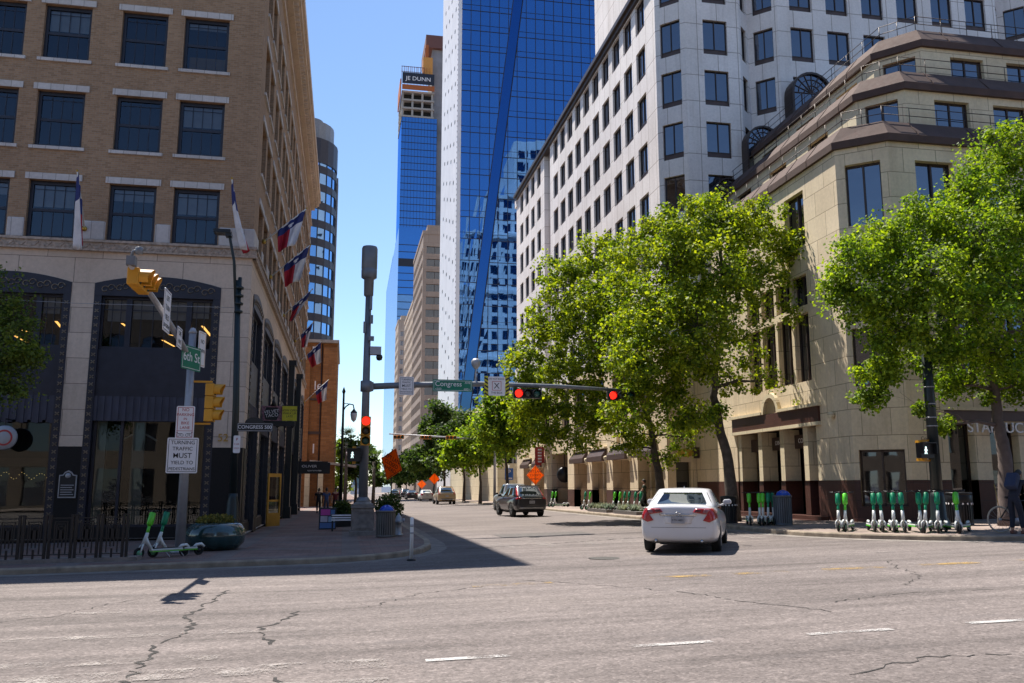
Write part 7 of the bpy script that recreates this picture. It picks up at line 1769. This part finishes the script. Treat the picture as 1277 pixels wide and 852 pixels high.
def leaf_cloud(centers, radii, per, size, rng, flat=.55):
    """many folded leaf faces scattered round clump centres -> vertex and triangle arrays"""
    C = np.repeat(np.array(centers), per, axis=0); Rr = np.repeat(np.array(radii), per)
    n = len(C); g = rng.normal(size=(n,3)); g /= np.linalg.norm(g,axis=1)[:,None]
    rad = rng.random(n)**.45; g[:,2] *= .75
    P = C + g*(rad*Rr)[:,None]
    nrm = g*.5+rng.normal(size=(n,3))*.6; nrm[:,2] += flat; nrm /= np.linalg.norm(nrm,axis=1)[:,None]
    d = rng.normal(size=(n,3)); d[:,2] -= .25; d -= nrm*(d*nrm).sum(1)[:,None]; d /= np.linalg.norm(d,axis=1)[:,None]
    s = np.cross(nrm,d); L = size*(.6+.8*rng.random(n))[:,None]
    v0 = P; v1 = P+d*L*.45+s*L*.42-nrm*L*.10; v2 = P+d*L; v3 = P+d*L*.45-s*L*.42-nrm*L*.10
    V = np.stack([v0,v1,v2,v3],1).reshape(-1,3)
    b = np.arange(n)*4
    F = np.stack([np.stack([b,b+1,b+2],1),np.stack([b,b+2,b+3],1)],1).reshape(-1,3)
    return V, F
def np_mesh(name, V, F, mat, parent):
    L = wloc(parent); V = V-np.array(L)
    me = bpy.data.meshes.new(name); me.vertices.add(len(V)); me.vertices.foreach_set('co', V.astype(np.float32).ravel())
    me.loops.add(F.size); me.loops.foreach_set('vertex_index', F.astype(np.int32).ravel())
    me.polygons.add(len(F)); me.polygons.foreach_set('loop_start', np.arange(0,F.size,F.shape[1],dtype=np.int32))
    me.update(calc_edges=True); me.validate(); me.materials.append(mat)
    o = bpy.data.objects.new(name, me); COL.objects.link(o); o.parent = parent; return o
def tree(label, trunk, blobs, r0, per, size, leaf, bark, seed, group, gap=.40, dens=1.0, cat='tree', name='tree'):
    rng = np.random.default_rng(seed); rnd = random.Random(seed)
    bx, by = trunk[0][0], trunk[0][1]; bz = sz(bx,by)
    t = thing(name, label, cat, (bx,by,bz), 0, group)
    tr = [Vector(p) for p in trunk]; tr[0].z = bz-.1
    b = MB(); n = len(tr); rad = [r0*(1.25 if i == 0 else 1-.78*(i/(n-1))**.9) for i in range(n)]
    P = []; RR = []
    for i in range(n-1):
        for k in range(4):
            f = k/4; P.append(tr[i].lerp(tr[i+1],f)+Vector((rnd.gauss(0,.02),rnd.gauss(0,.02),0))*(i > 0)); RR.append(rad[i]+(rad[i+1]-rad[i])*f)
    P.append(tr[-1]); RR.append(rad[-1]); b.tube(P,RR,10)
    mk('trunk', b, bark, t, world=True)
    nodes = [(p,r) for p,r in zip(P,RR) if p.z > bz+(tr[-1].z-bz)*.22]
    # main limbs to the blob centres, then twigs to each clump
    lb_ = MB(); C = []; CR = []
    for x,y,z,rx,ry,nn in sorted(blobs, key=lambda q: (Vector(q[:3])-tr[len(tr)//2]).length):
        c = Vector((x,y,z)); 
        q, r = min(nodes, key=lambda q: (q[0]-c).length*(1+.25*(q[0].z > c.z))+(.8 if q[1] < .03 else 0)+max(0,(q[0].z-c.z))*.9)
        m1 = q.lerp(c,.35)+Vector((rnd.gauss(0,.12),rnd.gauss(0,.12),.22*(c-q).length*.3)); m2 = q.lerp(c,.7)+Vector((rnd.gauss(0,.12),rnd.gauss(0,.12),.10*(c-q).length*.3))
        ra = min(r*.7, .035+.022*(c-q).length); lb_.tube([q,m1,m2,c],[ra,ra*.75,ra*.5,ra*.25],6)
        nodes += [(m1,ra*.75),(m2,ra*.5),(c,ra*.25),(q.lerp(m1,.5),ra*.9)]
        k = max(1,int(nn*dens))
        for _ in range(int(k*6)):
            g = rng.normal(size=3); g /= np.linalg.norm(g); f = rng.random()**.5
            p = Vector((x+g[0]*rx*f, y+g[1]*(rx+ry)*.55*f, z+g[2]*ry*f))
            C.append(p[:]); CR.append((.22+.50*rng.random()**1.3)*gap/.40*(1 if rx > .5 else .6))
            if _ % 2 == 0:
                mid = c.lerp(p,.5)+Vector((rnd.gauss(0,.08),rnd.gauss(0,.08),.08)); lb_.tube([c,mid,p],[.018,.012,.005],4,False)
    mk('limbs', lb_, bark, t, world=True)
    V, F = leaf_cloud(C, CR, per, size, rng)
    np_mesh('crown', V, F, leaf, t)
    return t
tree('large bright maple-like tree whose leaning trunk stands right of the white car', TR_t1[0], TR_t1[1], .23, 68, .125, M['leaf_gold'], M['bark'], 1, 'street trees on the right pavement')
tree('bright tree with trunk behind the white car, crown spreading behind the red signals', TR_t2[0], TR_t2[1], .22, 66, .135, M['leaf_gold'], M['bark'], 2, 'street trees on the right pavement')
tree('bright green tree with pale trunk at the right edge in front of the coffee shop', TR_tR[0], TR_tR[1], .24, 74, .105, M['leaf'], M['bark_pale'], 3, 'street trees on the right pavement')
tree('dark green tree reaching in at the left edge in front of the brick building', TR_tL[0], TR_tL[1], .17, 44, .085, M['leaf_mid'], M['bark'], 4, 'trees on the left pavement')
def simple_tree(label, x, y, h, blobs, leaf, seed, group, size=.26, per=36, r=.16, gap=.7, dens=1.):
    z = sz(x,y); tr = [(x,y,z),(x+.05,y,z+h*.25),(x-.1,y+.1,z+h*.45),(x+.05,y,z+h*.65),(x,y,z+h*.8)]
    bl = [(x+dx,y+dy,z+dz,rx,rz_,n) for dx,dy,dz,rx,rz_,n in blobs]
    tree(label, tr, bl, r, per, size, leaf, M['bark'], seed, group, gap, dens)
G_ = 'street trees on the right pavement'
simple_tree('rounded bright green street tree beyond the cream arcade', 12.9, 70, 8.6, [(-.6,0,5.2,2.0,1.4,7),(.8,.3,5.6,2.0,1.6,7),(-1.6,.2,6.8,1.6,1.4,6),(.3,0,7.6,2.0,1.3,7),(1.8,.2,7.0,1.3,1.3,5),(-.2,-.8,6.3,2.2,1.8,8),(-.9,0,8.6,1.2,.9,4)], M['leaf'], 11, G_)
simple_tree('bright street tree left of the rounded one, low crown over the parking sign', 13.2, 86, 8, [(-1,0,4.6,2.2,1.6,7),(.9,.3,5.0,2.0,1.6,6),(-1.9,.2,5.8,1.8,1.4,6),(.3,0,7.0,2.2,1.4,7),(-.2,-.8,5.6,2.4,1.9,8),(-3.0,-.2,4.4,1.2,1.0,4)], M['leaf'], 12, G_, .30)
simple_tree('dull green street tree behind the bright pair', 13.6, 101, 10, [(-1,0,5.6,2.4,1.8,8),(1,.3,6.0,2.2,1.8,7),(-2.0,.2,7.6,2.0,1.6,7),(.3,0,9.0,2.2,1.5,7),(-2.6,0,4.6,1.6,1.2,5)], M['leaf_dark'], 13, G_, .34)
simple_tree('tall dark oak in front of the pink-beige block', 13.0, 116, 12, [(-1,0,6,2.8,2.0,9),(1,.3,7,2.4,2.0,8),(-2.0,.2,9.2,2.2,2.0,8),(.3,0,10.8,2.2,1.8,8),(-3.2,0,5.2,2.2,1.5,7),(-1,0,12.2,1.2,1.0,4)], M['leaf_dark'], 14, G_, .38)
simple_tree('low spreading dark tree over the parked tan car', 13.4, 134, 8, [(-1.5,0,4.6,3,1.8,9),(1,.3,5,2.4,1.8,7),(-3.6,.2,5.6,2.4,1.6,8),(-1.3,0,6.8,2.6,1.3,7)], M['leaf_dark'], 15, G_, .4)
simple_tree('grey-green tree farther along the right side', 14.0, 165, 8, [(-1.5,0,4.6,3,2,9),(1,.3,5,2.4,1.8,7),(-4,.2,4.6,2.6,1.6,7),(-1.3,0,6.8,3,1.6,7)], M['leaf_dark'], 16, G_, .48)
simple_tree('hazy far tree at the right end of the street', 14.5, 210, 9, [(-2,0,4.6,4,2.5,9),(1,.3,6,3.4,2.4,8),(-6,.2,4.2,3,2,7)], M['leaf_dark'], 17, G_, .6)
G2 = 'trees on the left pavement'
simple_tree('dark tree behind the tall grey signal pole on the left pavement', 1.3, 98, 7.5, [(0,0,4.2,1.2,1.4,6),(.8,.2,5.6,1.1,1.1,5),(-.6,.2,6.2,1.2,1.2,6),(1.6,0,4.6,.8,1.0,4)], M['leaf_dark'], 21, G2, .3)
simple_tree('pale green tree under the far end of the left canopy', -.6, 120, 8, [(0,0,2.6,1.6,1.6,6),(.2,.2,5.0,1.6,1.6,6),(-.8,.2,7,1.6,1.4,6)], M['leaf'], 22, G2, .34)
# palms behind the pedestrian signal
def palm(label, x, y, h, seed):
    t = thing('palm_tree', label, 'palm tree', (x,y,sz(x,y)), 0, 'palms on the left pavement'); rnd = random.Random(seed)
    b = MB(); b.tube([(0,0,-.1),(.05,0,h*.5),(0,.05,h)],[.2,.15,.13],8); mk('trunk', b, M['bark'], t)
    b = MB()
    for i in range(46):
        a = rnd.uniform(0,2*PI); el = rnd.uniform(-.5,1.35); l_ = rnd.uniform(1.0,1.5); d = Vector((math.cos(a)*math.cos(el),math.sin(a)*math.cos(el),math.sin(el))); P = Vector((0,0,h))
        s = d.cross(Vector((0,0,1))).normalized()
        for k in range(9):
            q = P+d*(.25+l_*.5); f = (k-4)/4; e = (d+s*f*.9-Vector((0,0,.25+.2*abs(f)))).normalized()
            b.quad(q-s*.02, q+s*.02, q+e*l_*.3+s*.03, q+e*l_*.62)
    mk('fronds', b, M['leaf_dark'], t)
palm('fan palm rising behind the pedestrian signal on the left pavement', .15, 88, 6.3, 1)
palm('lower fan palm right of the tall grey pole, leaning to the street', 3.0, 92, 4.4, 2)

# ------------------------------------------------------------------ lettering becomes plain mesh
bpy.context.view_layer.update(); dg = bpy.context.evaluated_depsgraph_get()
for o in [o for o in COL.objects if o.type == 'FONT']:
    me = bpy.data.meshes.new_from_object(o.evaluated_get(dg)); nm = o.name.split('.')[0]
    m = bpy.data.objects.new(nm, me); COL.objects.link(m); m.parent = o.parent; m.location = o.location; m.rotation_euler = o.rotation_euler; m.scale = o.scale
    bpy.data.objects.remove(o)
